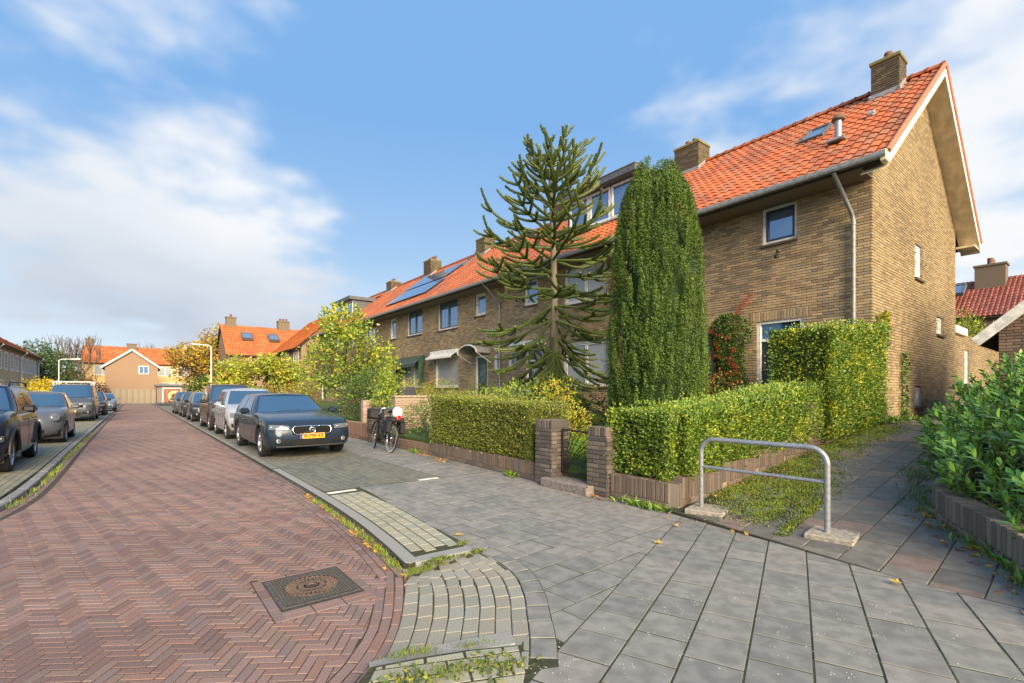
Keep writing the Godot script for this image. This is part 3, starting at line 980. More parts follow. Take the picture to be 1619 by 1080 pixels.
func door(parent: Node3D, t: Transform3D, u0: float, u1: float, v0: float, v1: float, leaf: String, fan := true, outer := "whitepaint") -> void:
	var b := MB.new()
	frame_of(b, t, u0, u1, v0, v1, 0.075, -0.14, -0.02, 0.0)
	var d := put(parent, "door", b, mats[outer])
	var top := v1 - 0.075
	if fan:
		var p := MB.new()
		top -= 0.42
		p.quad(t * Vector3(u0 + 0.07, top + 0.06, -0.09), t * Vector3(u1 - 0.07, top + 0.06, -0.09), t * Vector3(u1 - 0.07, v1 - 0.07, -0.09), t * Vector3(u0 + 0.07, v1 - 0.07, -0.09))
		put(d, "fanlight", p, mats["carglass"])
		var r := MB.new()
		r.box(t * Transform3D(Basis(), Vector3((u0 + u1) * 0.5, top + 0.03, -0.08)), Vector3(u1 - u0 - 0.15, 0.07, 0.09), 0.004)
		put(d, "transom", r, mats[outer])
	var l := MB.new()
	l.box(t * Transform3D(Basis(), Vector3((u0 + u1) * 0.5, (v0 + top) * 0.5, -0.10)), Vector3(u1 - u0 - 0.16, top - v0 - 0.01, 0.045), 0.004)
	put(d, "leaf", l, mats[leaf])
	var g := MB.new()
	var c := (u0 + u1) * 0.5
	g.box(t * Transform3D(Basis(), Vector3(c, v0 + (top - v0) * 0.66, -0.078)), Vector3((u1 - u0) * 0.42, (top - v0) * 0.4, 0.012), 0.003)
	put(d, "door_glass", g, mats["pane"])
	var h := MB.new()
	h.tube([t * Vector3(u0 + 0.15, v0 + 1.05, -0.075), t * Vector3(u0 + 0.15, v0 + 1.05, -0.03), t * Vector3(u0 + 0.27, v0 + 1.05, -0.03)], [0.012], 6)
	put(d, "handle", h, mats["chrome"])

func pan_tile() -> ArrayMesh:
	# S-shaped clay tile: x across, y up the slope, z outward
	var b := MB.new()
	var W := 0.226
	var n := 8
	var lo := []; var hi := []; var li := []
	for k in n + 1:
		var x := W * k / n
		var z := 0.020 + 0.021 * sin(TAU * (x / 0.206) * 0.92 + 0.6) + 0.010 * cos(TAU * x / 0.206 * 2.0)
		lo.append(Vector3(x, -0.03, z + 0.022)); hi.append(Vector3(x, 0.34, z - 0.004)); li.append(Vector3(x, -0.026, z + 0.003))
	b.grid([lo, hi], false, false)
	for k in n: b.quad(li[k], li[k + 1], lo[k + 1], lo[k])
	return b.mesh()

func ridge_tile() -> ArrayMesh:
	var b := MB.new()
	var rows := []
	for q in [[-0.17, 0.125], [-0.12, 0.125], [-0.119, 0.108], [0.17, 0.105]]:
		var r := PackedVector3Array()
		for k in 9:
			var a := PI * (k / 8.0 * 1.1 - 0.05)
			r.append(Vector3(q[0], q[1] * sin(a) , q[1] * 1.05 * cos(a)))
		rows.append(r)
	b.grid(rows)
	return b.mesh()

var tile_mesh: ArrayMesh
var ridge_mesh: ArrayMesh

func roof(parent: Node3D, s0: float, s1: float, limit: int, skip: Array, full_back: bool) -> MeshInstance3D:
	var b := MB.new()
	# boarding under the tiles, both slopes
	for k in 2:
		var xa := EX if k == 0 else 2 * RX - EX
		var p := [P(xa, EY - 0.03, s0), P(xa, EY - 0.03, s1), P(RX, EY + RISE - 0.03, s1), P(RX, EY + RISE - 0.03, s0)]
		var q := []
		for e in p: q.append(e - Vector3(0, 0.10, 0))
		b.quad(p[0], p[1], p[2], p[3]); b.quad(q[0], q[1], q[2], q[3])
		b.quad(p[0], p[1], q[1], q[0]); b.quad(p[0], p[3], q[3], q[0]); b.quad(p[1], p[2], q[2], q[1])
	var ro := put(parent, "roof", b, M("underroof", lin(0.05, 0.035, 0.028), 0.9))
	var n := Vector3(-PITCH, 1, 0).normalized()
	var up := Vector3(1, PITCH, 0).normalized()
	var slope_len := Vector2(RX - EX, RISE).length()
	var step := slope_len / 17.0
	var across := int(round((s1 - s0) / 0.206))
	var wide := (s1 - s0) / across
	var xs := []; var cs := []; var bx := []; var bc := []
	var base := rng.randi()
	for r in 17:
		for k in across:
			var s := s1 - k * wide
			var o := P(EX, EY, s) + up * (r * step + 0.0)
			var out := false
			for q in skip:
				if o.x > q[0] and o.x < q[1] and s - 0.1 > q[2] and s - 0.1 < q[3]: out = true
			var ci := patchy(o, PAL_ROOF.size(), 1.3, 0.42)
			if not out:
				xs.append(Transform3D(Basis(Vector3(0, 0, 1) * (wide / 0.206), up, n).rotated(n, R(-0.012, 0.012)), o + n * R(-0.003, 0.003))); cs.append(ci)
			if full_back and (k > across - 34):
				var up2 := Vector3(-1, PITCH, 0).normalized()
				var n2 := Vector3(PITCH, 1, 0).normalized()
				bx.append(Transform3D(Basis(Vector3(0, 0, -1) * (wide / 0.206), up2, n2), P(2 * RX - EX, EY, s - wide) + up2 * (r * step))); bc.append(ci)
	pieces(ro, "roof_tile", "roof_tiles", tile_mesh, xs, cs, PAL_ROOF, mats["tilem"], limit)
	if bx.size(): pieces(ro, "rear_roof_tile", "rear_roof_tiles", tile_mesh, bx, bc, PAL_ROOF, mats["tilem"], 0)
	var rx := []; var rc := []
	var m := int((s1 - s0) / 0.31)
	for k in m:
		rx.append(Transform3D(Basis(Vector3(0, 0, -1), Vector3.UP, Vector3(1, 0, 0)), P(RX, EY + RISE + 0.015, s0 + (k + 0.5) * (s1 - s0) / m))); rc.append(rng.randi() % PAL_ROOF.size())
	pieces(ro, "ridge_tile", "ridge_tiles", ridge_mesh, rx, rc, PAL_ROOF, mats["tilem"], 40 if limit > 0 else 0)
	return ro

func gutter(parent: Node3D, s0: float, s1: float) -> void:
	var b := MB.new()
	var prof := [Vector2(-0.02, 0.07), Vector2(-0.02, -0.05), Vector2(-0.14, -0.05), Vector2(-0.155, -0.01), Vector2(-0.155, 0.055), Vector2(-0.148, 0.065), Vector2(-0.14, 0.055), Vector2(-0.14, -0.03), Vector2(-0.03, -0.03)]
	for k in prof.size() - 1:
		b.quad(P(EX + prof[k].x, EY + prof[k].y - 0.03, s0), P(EX + prof[k].x, EY + prof[k].y - 0.03, s1), P(EX + prof[k + 1].x, EY + prof[k + 1].y - 0.03, s1), P(EX + prof[k + 1].x, EY + prof[k + 1].y - 0.03, s0))
	for e in [s0, s1]: b.quad(P(EX - 0.02, EY + 0.03, e), P(EX - 0.02, EY - 0.08, e), P(EX - 0.14, EY - 0.08, e), P(EX - 0.155, EY + 0.02, e))
	put(parent, "gutter", b, mats["zinc"])
	var f := MB.new()
	var sa := maxf(s0, 3.3)
	f.box(Transform3D(Basis(), P((EX + FX) * 0.5 + 0.01, EY - 0.11, (sa + s1) * 0.5)), Vector3(FX - EX - 0.03, 0.03, s1 - sa))
	put(parent, "soffit", f, M("darktimber", lin(0.20, 0.16, 0.125), 0.7))

func chimney(parent: Node3D, x: float, s: float, wx: float, ws: float, top: float, pots: int, limit := 0) -> void:
	var y0 := minf(roof_y(x - wx * 0.5), roof_y(x + wx * 0.5)) - 0.1
	var b := MB_box(P(x, (y0 + top) * 0.5, s), Vector3(wx - 0.03, top - y0, ws - 0.03))
	var c := put(parent, "chimney", b, mats["mortar"])
	var pal := [lin(0.14, 0.105, 0.07), lin(0.17, 0.13, 0.08), lin(0.115, 0.09, 0.065), lin(0.20, 0.165, 0.09)]
	for q in [[Basis(Vector3(0, 0, 1), Vector3.UP, Vector3(-1, 0, 0)), P(x - wx * 0.5, 0, s), ws], [Basis(), P(x, 0, s - ws * 0.5), wx]]:
		brickwork(c, Transform3D(q[0], q[1]), -q[2] * 0.5, q[2] * 0.5, y0, top - 0.06, [], pal, limit)
	var f := MB.new()
	f.box(Transform3D(Basis(), P(x, top, s)), Vector3(wx + 0.07, 0.09, ws + 0.07), 0.012)
	put(c, "cap", f, M("mosscap", lin(0.21, 0.18, 0.07), 0.95, "grain", 2.0, 0.3))
	for k in pots:
		var p := MB.new()
		var ps := s + (k - (pots - 1) * 0.5) * 0.28
		p.lathe(Transform3D(Basis(), P(x, top + 0.04, ps)), [Vector2(0.0, 0.26), Vector2(0.085, 0.26), Vector2(0.10, 0.22), Vector2(0.085, 0.17), Vector2(0.085, 0.0)], 12)
		put(c, "chimney_pot", p, M("claypot", lin(0.17, 0.085, 0.055), 0.8))
	var l := MB.new()
	var base := Vector3(x - wx * 0.5 - 0.02, 0, 0)
	l.box(Transform3D(Basis(), P(x - wx * 0.5 - 0.03, roof_y(x - wx * 0.5) + 0.05, s)), Vector3(0.06, 0.14, ws + 0.12), 0.01)
	for sg in [-1.0, 1.0]:
		l.bar(P(x - wx * 0.5 - 0.05, roof_y(x - wx * 0.5 - 0.05) + 0.06, s + sg * (ws * 0.5 + 0.02)), P(minf(x + wx * 0.5, RX), roof_y(minf(x + wx * 0.5, RX)) + 0.06, s + sg * (ws * 0.5 + 0.02)), 0.05, 0.14, 0.01)
	put(c, "flashing", l, mats["lead"])

func downpipe(parent: Node3D, s: float, low: float) -> void:
	var b := MB.new()
	b.tube([P(EX - 0.09, EY - 0.08, s + 0.12), P(EX + 0.05, EY - 0.22, s + 0.10), P(FX - 0.14, EY - 0.80, s + 0.01), P(FX - 0.075, EY - 0.95, s), P(FX - 0.075, low, s)], [0.042], 10)
	var o := put(parent, "downpipe", b, mats["zinc"])
	for y in [5.0, 3.6, 2.2]:
		var c := MB.new()
		c.tube([P(FX - 0.075, y, s), P(FX - 0.075, y + 0.04, s)], [0.05], 10)
		c.box(Transform3D(Basis(), P(FX - 0.02, y + 0.02, s)), Vector3(0.06, 0.03, 0.03))
		put(o, "bracket", c, mats["zinc"])

func front_frame() -> Transform3D: return Transform3D(Basis(Vector3(0, 0, 1), Vector3.UP, Vector3(-1, 0, 0)), Vector3(FX, 0, 0))

func terrace_house(label: String, s0: float, s1: float, holes: Array, rank: int, roof_skip := [], s_roof := -1.0) -> Node3D:
	# holes: [kind, s_low, s_high, y0, y1, ...]
	var h := thing("terraced_house", label, "house", P(FX, 0.8, s0), 0.0, "brick houses of the right-hand terrace")
	var t := front_frame()
	var hh := []
	for q in holes: hh.append([-q[2], -q[1], q[3], q[4]])
	var w := put(h, "wall", skin(Transform3D(t.basis, t.origin + Vector3(0.007, 0, 0)), -s1, -s0, 0.3, 6.3, hh), mats["mortar"])
	brickwork(w, t, -s1, -s0, 0.42, 6.1, hh, PAL_WALL, 150 if rank == 0 else 0)
	var body := MB.new()   # party walls and rear, so the house is closed
	var sb := s0 + (0.4 if rank == 0 else 0.0)
	body.quad(P(FX + 0.13, 0.3, sb), P(BX, 0.3, sb), P(BX, 5.9, sb), P(FX + 0.13, 5.9, sb))
	body.quad(P(FX + 0.13, 0.3, s1), P(BX, 0.3, s1), P(BX, 5.9, s1), P(FX + 0.13, 5.9, s1))
	body.quad(P(BX, 0.3, s0), P(BX, 0.3, s1), P(BX, 6.0, s1), P(BX, 6.0, s0))
	body.quad(P(FX + 0.13, 0.3, s0), P(BX, 0.3, s0), P(BX, 0.3, s1), P(FX + 0.13, 0.3, s1))
	put(h, "inner_wall", body, M("innerwall", lin(0.10, 0.09, 0.08), 0.9))
	for q in holes:
		if q[0] == "w": window(h, t, -q[2], -q[1], q[3], q[4], q[5], q[6], q[7], q[8])
		elif q[0] == "d": door(h, t, -q[2], -q[1], q[3], q[4], q[5], q[6])
	roof(h, s0 if s_roof < 0 else s_roof, s1, 300 if rank == 0 else (120 if rank == 1 else 0), roof_skip, rank == 0)
	gutter(h, s0 if s_roof < 0 else s_roof, s1)
	return h

func dormer(parent: Node3D, s0: float, s1: float, x: float, low: float, top: float, lights: int) -> void:
	var b := MB.new()
	var xb := EX + (top - EY) / PITCH
	var yb := roof_y(x)
	for e in [s0, s1]:
		b.quad(P(x, yb - 0.1, e), P(x, top, e), P(xb, top, e), P(xb - 0.05, top - 0.05, e))
	b.quad(P(x + 0.1, yb - 0.1, s0), P(x + 0.1, yb - 0.1, s1), P(x + 0.1, top, s1), P(x + 0.1, top, s0))
	var d := put(parent, "dormer", b, mats["slate"])
	var c := MB.new()
	for k in 9:      # cheek boards
		var yy := lerpf(yb - 0.05, top - 0.05, (k + 0.5) / 9.0)
		var xr := EX + (yy - EY) / PITCH
		c.box(Transform3D(Basis(), P((x + xr) * 0.5, yy, s0 - 0.012)), Vector3(maxf(xr - x, 0.05), (top - yb) / 9.0 - 0.01, 0.02), 0.003)
	put(d, "cheek_boards", c, mats["slate"])
	var r := MB.new()
	r.box(Transform3D(Basis(), P((x + xb) * 0.5 - 0.12, top + 0.10, (s0 + s1) * 0.5)), Vector3(xb - x + 0.45, 0.22, s1 - s0 + 0.36), 0.012)
	put(d, "flat_roof", r, mats["slate"])
	var e := MB.new()
	e.box(Transform3D(Basis(), P((x + xb) * 0.5 - 0.12, top + 0.225, (s0 + s1) * 0.5)), Vector3(xb - x + 0.49, 0.03, s1 - s0 + 0.40), 0.006)
	put(d, "roof_trim", e, mats["zinc"])
	var t := Transform3D(Basis(Vector3(0, 0, 1), Vector3.UP, Vector3(-1, 0, 0)), Vector3(x + 0.02, 0, 0))
	var n := lights
	var each := (s1 - s0 - 0.2) / n
	for k in n:
		var a := -s1 + 0.1 + each * k
		var f := MB.new()
		frame_of(f, t, a + 0.02, a + each - 0.02, low, top - 0.04, 0.08, -0.04, 0.04)
		put(d, "window_frame", f, mats["whitepaint"])
		var p := MB.new()
		p.quad(t * Vector3(a + 0.05, low + 0.05, 0.0), t * Vector3(a + each - 0.05, low + 0.05, 0), t * Vector3(a + each - 0.05, top - 0.06, 0), t * Vector3(a + 0.05, top - 0.06, 0))
		put(d, "pane", p, mats["pane"])
	var l := MB.new()
	l.box(Transform3D(Basis(Vector3(0, 0, 1), -0.0), P(x - 0.05, yb + 0.03, (s0 + s1) * 0.5)), Vector3(0.16, 0.06, s1 - s0 + 0.3), 0.01)
	put(d, "flashing", l, mats["lead"])

func skylight(parent: Node3D, x: float, s: float, w: float, h: float) -> void:
	var n := Vector3(-PITCH, 1, 0).normalized()
	var up := Vector3(1, PITCH, 0).normalized()
	var t := Transform3D(Basis(Vector3(0, 0, 1), up, n), P(x, roof_y(x), s) + n * 0.08)
	var b := MB.new()
	frame_of(b, t, -w * 0.5, w * 0.5, -h * 0.5, h * 0.5, 0.07, -0.08, 0.03)
	var o := put(parent, "skylight", b, mats["slate"])
	var p := MB.new()
	p.quad(t * Vector3(-w * 0.5 + 0.05, -h * 0.5 + 0.05, 0), t * Vector3(w * 0.5 - 0.05, -h * 0.5 + 0.05, 0), t * Vector3(w * 0.5 - 0.05, h * 0.5 - 0.05, 0), t * Vector3(-w * 0.5 + 0.05, h * 0.5 - 0.05, 0))
	put(o, "pane", p, mats["pane"])

func terrace() -> void:
	PAL_ROOF = sorted_pal(PAL_ROOF)
	tile_mesh = pan_tile()
	ridge_mesh = ridge_tile()
	var wp := "whitepaint"
	# ---- the end house
	var h := terrace_house("sand coloured brick end house with tall gable, orange tiled roof and grey downpipe", 3.31, 9.75, [
		["w", 4.76, 5.55, 5.03, 5.91, 1, wp, "bluepaint", "pane"], ["d", 4.63, 5.67, 0.95, 3.18, "darkpaint", true], ["w", 7.2, 9.3, 4.75, 5.9, 2, wp, wp, "pane"], ["w", 6.95, 9.2, 1.7, 3.18, 2, wp, wp, "pane"]], 0, [], 2.86)
	var t := front_frame()
	soldiers(h, t, -5.85, -4.45, 3.19, 0.21, PAL_WALL)
	soldiers(h, t, -9.4, -6.8, 3.19, 0.21, PAL_WALL)
	# gable wall
	var gh := [[15.31, 16.03, 4.33, 5.2], [17.5, 18.3, 3.08, 3.58], [15.31, 15.98, 1.11, 1.6], [12.86, 13.14, 2.55, 3.1]]
	var g := Transform3D(Basis(), P(0, 0, 3.31))
	var gs := Transform3D(Basis(), P(0, 0, 3.317))
	var gm := skin(gs, FX, BX, 0.3, 6.05, gh)
	# triangle above, following the roof
	gm.quad(gs * Vector3(FX, 6.05, 0), gs * Vector3(BX, 6.05, 0), gs * Vector3(BX, roof_y(BX) - 0.12, 0), gs * Vector3(FX, roof_y(FX) - 0.12, 0))
	gm.tri(gs * Vector3(FX, roof_y(FX) - 0.12, 0), gs * Vector3(BX, roof_y(BX) - 0.12, 0), gs * Vector3(RX, EY + RISE - 0.12, 0))
	var gw := put(h, "gable_wall", gm, mats["mortar"])
	var ur := roof_y(FX) - 0.14
	brickwork(gw, g, FX, BX, 0.42, EY + RISE - 0.2, gh, PAL_GABLE, 250, [[FX, ur, PITCH], [BX, ur, -PITCH]])
	for k in gh.size():
		var q = gh[k]
		window(h, g, q[0], q[1], q[2], q[3], 1, wp if k < 3 else "darkpaint", wp if k < 3 else "darkpaint", "curtain", 0.085, true, 0.085)
	# bargeboards, verge soffit
	for k in 2:
		var a := P(EX if k == 0 else 2 * RX - EX, EY - 0.10, 2.86)
		var c := P(RX, EY + RISE - 0.10, 2.86)
		var b := MB.new()
		b.bar(a, c, 0.035, 0.19, 0.006)
		put(h, "bargeboard", b, mats["whitepaint"])
		var s := MB.new()
		var dn := Vector3(0, -0.20, 0)
		var bk := Vector3(0, 0, -0.44)
		s.quad(a + dn + Vector3(0, 0.03, 0), c + dn + Vector3(0, 0.03, 0), c + dn + bk + Vector3(0, 0.03, 0), a + dn + bk + Vector3(0, 0.03, 0))
		put(h, "verge_soffit", s, mats["creampaint"])
		# tiles end in a verge of half-round pieces
		var v := MB.new()
		v.tube([a + Vector3(0, 0.14, 0.0), c + Vector3(0, 0.15, 0)], [0.06], 8)
		put(h, "verge_tiles", v, M("vergeclay", lin(0.42, 0.16, 0.085), 0.75, "blotch", 2.0))
		var ends := MB.new()
		if k == 0: ends.box(Transform3D(Basis(), P(EX - 0.02, EY - 0.05, 2.90)), Vector3(0.2, 0.22, 0.10), 0.01)
		else: ends.box(Transform3D(Basis(), P((a.x + BX) * 0.5, EY - 0.16, 3.08)), Vector3(a.x - BX, 0.06, 0.42))
		put(h, "eaves_box", ends, mats["creampaint"])
	downpipe(h, 3.62, 0.7)
	chimney(h, 15.75, 3.95, 0.62, 0.60, 10.15, 1, 60)
	chimney(h, 15.85, 9.75, 0.70, 0.95, 10.25, 2, 40)
	skylight(h, 14.2, 5.1, 0.55, 0.9)
	# metal flue and vent tile
	var f := MB.new()
	f.tube([P(12.95, roof_y(12.95), 4.2), P(12.95, roof_y(12.95) + 0.55, 4.2)], [0.075], 12)
	f.box(Transform3D(Basis(), P(12.93, roof_y(12.93) + 0.05, 4.2)), Vector3(0.42, 0.05, 0.36))
	var fl := put(h, "flue", f, mats["galv"])
	var fc := MB.new()
	fc.lathe(Transform3D(Basis(), P(12.95, roof_y(12.95) + 0.53, 4.2)), [Vector2(0.0, 0.13), Vector2(0.10, 0.11), Vector2(0.135, 0.05), Vector2(0.135, 0.0), Vector2(0.07, -0.01)], 14)
	put(fl, "flue_cowl", fc, M("rustcowl", lin(0.14, 0.10, 0.07), 0.7, "grain", 3.0))
	var vt := MB.new()
	vt.box(Transform3D(Basis(Vector3(0, 0, 1), atan(PITCH)), P(14.0, roof_y(14.0) + 0.09, 3.85)), Vector3(0.2, 0.12, 0.16), 0.03)
	put(h, "vent_tile", vt, mats["lead"])
	# lamp bracket under the upper window
	var lb := MB.new()
	lb.tube([P(FX, 4.78, 5.15), P(FX - 0.12, 4.80, 5.15), P(FX - 0.15, 4.70, 5.15)], [0.02], 6)
	lb.lathe(Transform3D(Basis(), P(FX - 0.15, 4.62, 5.15)), [Vector2(0.0, 0.09), Vector2(0.05, 0.06), Vector2(0.055, 0.0)], 10)
	put(h, "wall_lamp", lb, mats["blackplastic"])

	# ---- second house, behind the monkey puzzle
	h = terrace_house("brown brick terraced house with dark dormer behind the spiky monkey puzzle tree", 9.75, 16.2, [
		["w", 10.5, 12.45, 4.55, 5.75, 2, wp, wp, "curtain"], ["w", 13.9, 14.7, 4.85, 5.88, 1, wp, wp, "pane"], ["w", 10.4, 12.5, 1.65, 3.2, 2, wp, wp, "curtain"],
		["d", 13.6, 14.6, 0.95, 3.15, "bluedoor", true], ["w", 15.25, 15.75, 2.45, 3.12, 1, wp, wp, "pane"]], 1, [[13.1, 15.2, 10.0, 13.3]])
	dormer(h, 10.08, 13.35, 13.15, 7.52, 8.72, 3)
	chimney(h, 15.85, 16.2, 0.7, 0.9, 10.2, 2)
	var hood := MB.new()
	hood.box(Transform3D(Basis(), P(FX - 0.35, 3.30, 14.1)), Vector3(0.7, 0.12, 1.4), 0.01)
	put(h, "door_hood", hood, mats[wp])
	# ---- third house: green door under an arched canopy
	h = terrace_house("brick terraced house with green door under an arched white canopy and a hanging basket", 16.2, 22.8, [
		["w", 17.35, 18.17, 4.88, 5.86, 1, wp, wp, "pane"], ["w", 19.66, 21.54, 4.57, 6.0, 2, wp, "slate", "pane"], ["d", 17.21, 18.15, 0.95, 3.08, "greenpaint", false],
		["w", 19.6, 21.86, 1.7, 3.3, 1, wp, wp, "curtain"], ["w", 16.37, 16.74, 2.4, 3.09, 1, wp, wp, "pane"]], 2)
	downpipe(h, 16.25, 0.7)
	chimney(h, 15.85, 22.75, 0.7, 0.9, 10.2, 2)
	var cn := MB.new()
	var rows := []
	for x in [FX - 0.75, FX]:
		var r := PackedVector3Array()
		for k in 13:
			var a := PI * k / 12.0
			r.append(P(x, 3.16 + 0.34 * sin(a), 17.72 + 0.75 * cos(a)))
		rows.append(r)
	cn.grid(rows)
	var can := put(h, "canopy", cn, M("canopyglass", lin(0.30, 0.30, 0.29), 0.4))
	var cr := MB.new()
	cr.tube(Array(rows[0]), [0.035], 6)
	cr.tube([P(FX - 0.75, 3.16, 18.47), P(FX, 2.75, 18.47)], [0.02], 6)
	cr.tube([P(FX - 0.75, 3.16, 16.97), P(FX, 2.75, 16.97)], [0.02], 6)
	put(can, "canopy_rim", cr, mats[wp])
	var aw := MB.new()
	aw.bar(P(FX - 0.14, 3.42, 19.45), P(FX - 0.14, 3.42, 22.0), 0.22, 0.2, 0.03)
	aw.quad(P(FX - 0.22, 3.36, 19.5), P(FX - 0.22, 3.36, 21.95), P(FX - 0.5, 3.16, 21.95), P(FX - 0.5, 3.16, 19.5))
	aw.bar(P(FX - 0.5, 3.14, 19.5), P(FX - 0.5, 3.14, 21.95), 0.05, 0.09, 0.01)
	put(h, "awning", aw, mats[wp])
	var al := MB.new()
	al.box(Transform3D(Basis(), P(FX - 0.12, 4.1, 16.55)), Vector3(0.14, 0.16, 0.2), 0.03)
	put(h, "alarm_box", al, mats[wp])
	# ---- fourth house: solar panels, dark green awning
	h = terrace_house("brick terraced house with solar panels on its tiles and dark green awnings", 22.8, 29.1, [
		["w", 23.24, 25.02, 4.62, 6.0, 2, wp, "slate", "pane"], ["w", 26.56, 27.36, 4.65, 5.84, 1, wp, wp, "pane"], ["w", 23.0, 25.7, 1.7, 3.25, 2, wp, wp, "curtain"], ["d", 27.2, 28.2, 0.95, 3.1, "darkpaint", true]], 2)
	chimney(h, 15.85, 29.0, 0.8, 1.0, 10.3, 4)
	for k in 2:
		var gsx := MB.new()
		var sa := 23.0 if k == 0 else 25.8
		gsx.quad(P(FX - 0.1, 3.4, sa - 0.25), P(FX - 0.1, 3.4, sa + 0.1), P(FX - 0.35, 1.9, sa + 0.1), P(FX - 0.35, 1.9, sa - 0.25))
		gsx.box(Transform3D(Basis(), P(FX - 0.2, 2.6, sa)), Vector3(0.34, 1.5, 0.06), 0.01)
		put(h, "awning_side", gsx, mats["greenpaint"])
	var ga := MB.new()
	ga.quad(P(FX - 0.05, 3.45, 22.9), P(FX - 0.05, 3.45, 25.85), P(FX - 0.62, 2.98, 25.85), P(FX - 0.62, 2.98, 22.9))
	ga.quad(P(FX - 0.62, 2.98, 22.9), P(FX - 0.62, 2.98, 25.85), P(FX - 0.62, 2.82, 25.85), P(FX - 0.62, 2.82, 22.9))
	put(h, "awning", ga, M("awngreen", lin(0.05, 0.08, 0.07), 0.8))
	var n := Vector3(-PITCH, 1, 0).normalized()
	var up := Vector3(1, PITCH, 0).normalized()
	for r in 2:
		for k in 5:
			var s := 23.5 + k * 1.03 + (0.5 if r == 1 else 0.0)
			var x := 12.85 if r == 0 else 14.35
			var pn := MB.new()
			pn.box(Transform3D(Basis(Vector3(0, 0, -1), n, -up) , P(x, roof_y(x), s) + n * 0.13), Vector3(1.0, 0.04, 1.64), 0.006)
			var sp := put(h, "solar_panel", pn, M("solar", lin(0.12, 0.19, 0.32), 0.08, "", 1, 0, 0.5, 0.9))
	skylight(h, 15.1, 23.6, 0.6, 0.9)
	# ---- fifth and sixth
	h = terrace_house("brick terraced house behind the tree with yellowing leaves, fifth from the gable", 29.1, 35.4, [
		["w", 29.6, 31.2, 4.62, 6.0, 2, wp, wp, "pane"], ["w", 33.0, 34.6, 4.65, 5.9, 2, wp, wp, "pane"], ["w", 29.6, 32.0, 1.7, 3.25, 2, wp, wp, "curtain"], ["d", 33.6, 34.6, 0.95, 3.1, "darkpaint", true]], 2)
	chimney(h, 15.85, 35.2, 0.8, 0.9, 10.0, 2)
	h = terrace_house("last brick house of the long terrace, a flat-roofed dormer on its tiles", 35.4, 41.6, [
		["w", 36.0, 37.6, 4.62, 6.0, 2, wp, wp, "pane"], ["w", 39.4, 41.0, 4.65, 5.9, 2, wp, wp, "pane"], ["w", 36.0, 38.2, 1.7, 3.25, 2, wp, wp, "curtain"], ["d", 39.8, 40.8, 0.95, 3.1, "greenpaint", true]], 2, [[12.8, 15.2, 35.8, 39.6]])
	dormer(h, 35.8, 39.5, 12.9, 7.35, 8.45, 3)

# ---------------------------------------------------------------- plants
func leaf_mesh(wide: float, fold: float, droop := 0.1) -> ArrayMesh:
	# one leaf, base at the origin, tip along +y, length 1
	var b := MB.new()
	var z := fold * wide
	var p := [Vector3(0, 0, 0), Vector3(-wide * 0.5, 0.42, z), Vector3(0, 0.45, 0), Vector3(wide * 0.5, 0.42, z), Vector3(0, 1.0, -droop)]
	b.tri(p[0], p[2], p[1]); b.tri(p[0], p[3], p[2]); b.tri(p[1], p[2], p[4]); b.tri(p[2], p[3], p[4])
	return b.mesh()

func sprig_mesh(n: int, wide: float, spread: float, sd: int) -> ArrayMesh:
	# several leaves on one short shoot, overall length about 1
	var g := RandomNumberGenerator.new()
	g.seed = sd
	var b := MB.new()
	for k in n:
		var f := 0.15 + 0.75 * k / n
		var a := k * 2.4
		var l := g.randf_range(0.3, 0.5)
		var d := (Vector3(cos(a), 0, sin(a)) * spread + Vector3(0, 1, 0) * (1.0 - spread * 0.4)).normalized()
		var s := d.cross(Vector3(0, 1, 0.1)).normalized()
		var o := Vector3(0, f * 0.6, 0)
		var nn := s.cross(d)
		b.tri(o, o + d * l * 0.5 + s * wide * l, o + d * l)
		b.tri(o, o + d * l, o + d * l * 0.5 - s * wide * l)
	return b.mesh()

var leaves := {}
func leaf_kind(k: String) -> ArrayMesh:
	if leaves.has(k): return leaves[k]
	match k:
		"round": leaves[k] = leaf_mesh(0.62, 0.25)
		"long": leaves[k] = leaf_mesh(0.36, 0.30, 0.22)
		"laurel": leaves[k] = laurel_leaf()
		"sprig": leaves[k] = sprig_mesh(7, 0.30, 0.9, 3)
		"needle": leaves[k] = sprig_mesh(9, 0.20, 0.95, 4)
		"blade": leaves[k] = leaf_mesh(0.10, 0.1, 0.3)
		"scale": leaves[k] = leaf_mesh(0.55, -0.2, 0.0)
	return leaves[k]

func laurel_leaf() -> ArrayMesh:
	var b := MB.new()
	var rows := []
	for q in [[0.0, 0.02, 0.0], [0.2, 0.13, 0.03], [0.5, 0.18, 0.035], [0.8, 0.12, 0.0], [1.0, 0.01, -0.08]]:
		rows.append(PackedVector3Array([Vector3(-q[1], q[0], q[2] + 0.05 * q[1] / 0.18), Vector3(0, q[0], q[2]), Vector3(q[1], q[0], q[2] + 0.05 * q[1] / 0.18)]))
	b.grid(rows)
	return b.mesh()

func aim(o: Vector3, y: Vector3, size: float, roll: float) -> Transform3D:
	var d := y.normalized()
	var x := d.cross(Vector3(0.21, 0.77, 0.6)).normalized()
	x = x.rotated(d, roll)
	return Transform3D(Basis(x * size, d * size, x.cross(d) * size), o)

# leaf scattered near p on a surface with normal n
func leaf_at(p: Vector3, n: Vector3, size: float, loose := 0.9) -> Transform3D:
	var d := (n + Vector3(R(-1, 1), R(-0.5, 1), R(-1, 1)) * loose).normalized()
	return aim(p, d, size * R(0.7, 1.25), R(0, TAU))

func pick(pal: Array) -> Color: return jit(pal[rng.randi() % pal.size()], 0.12)

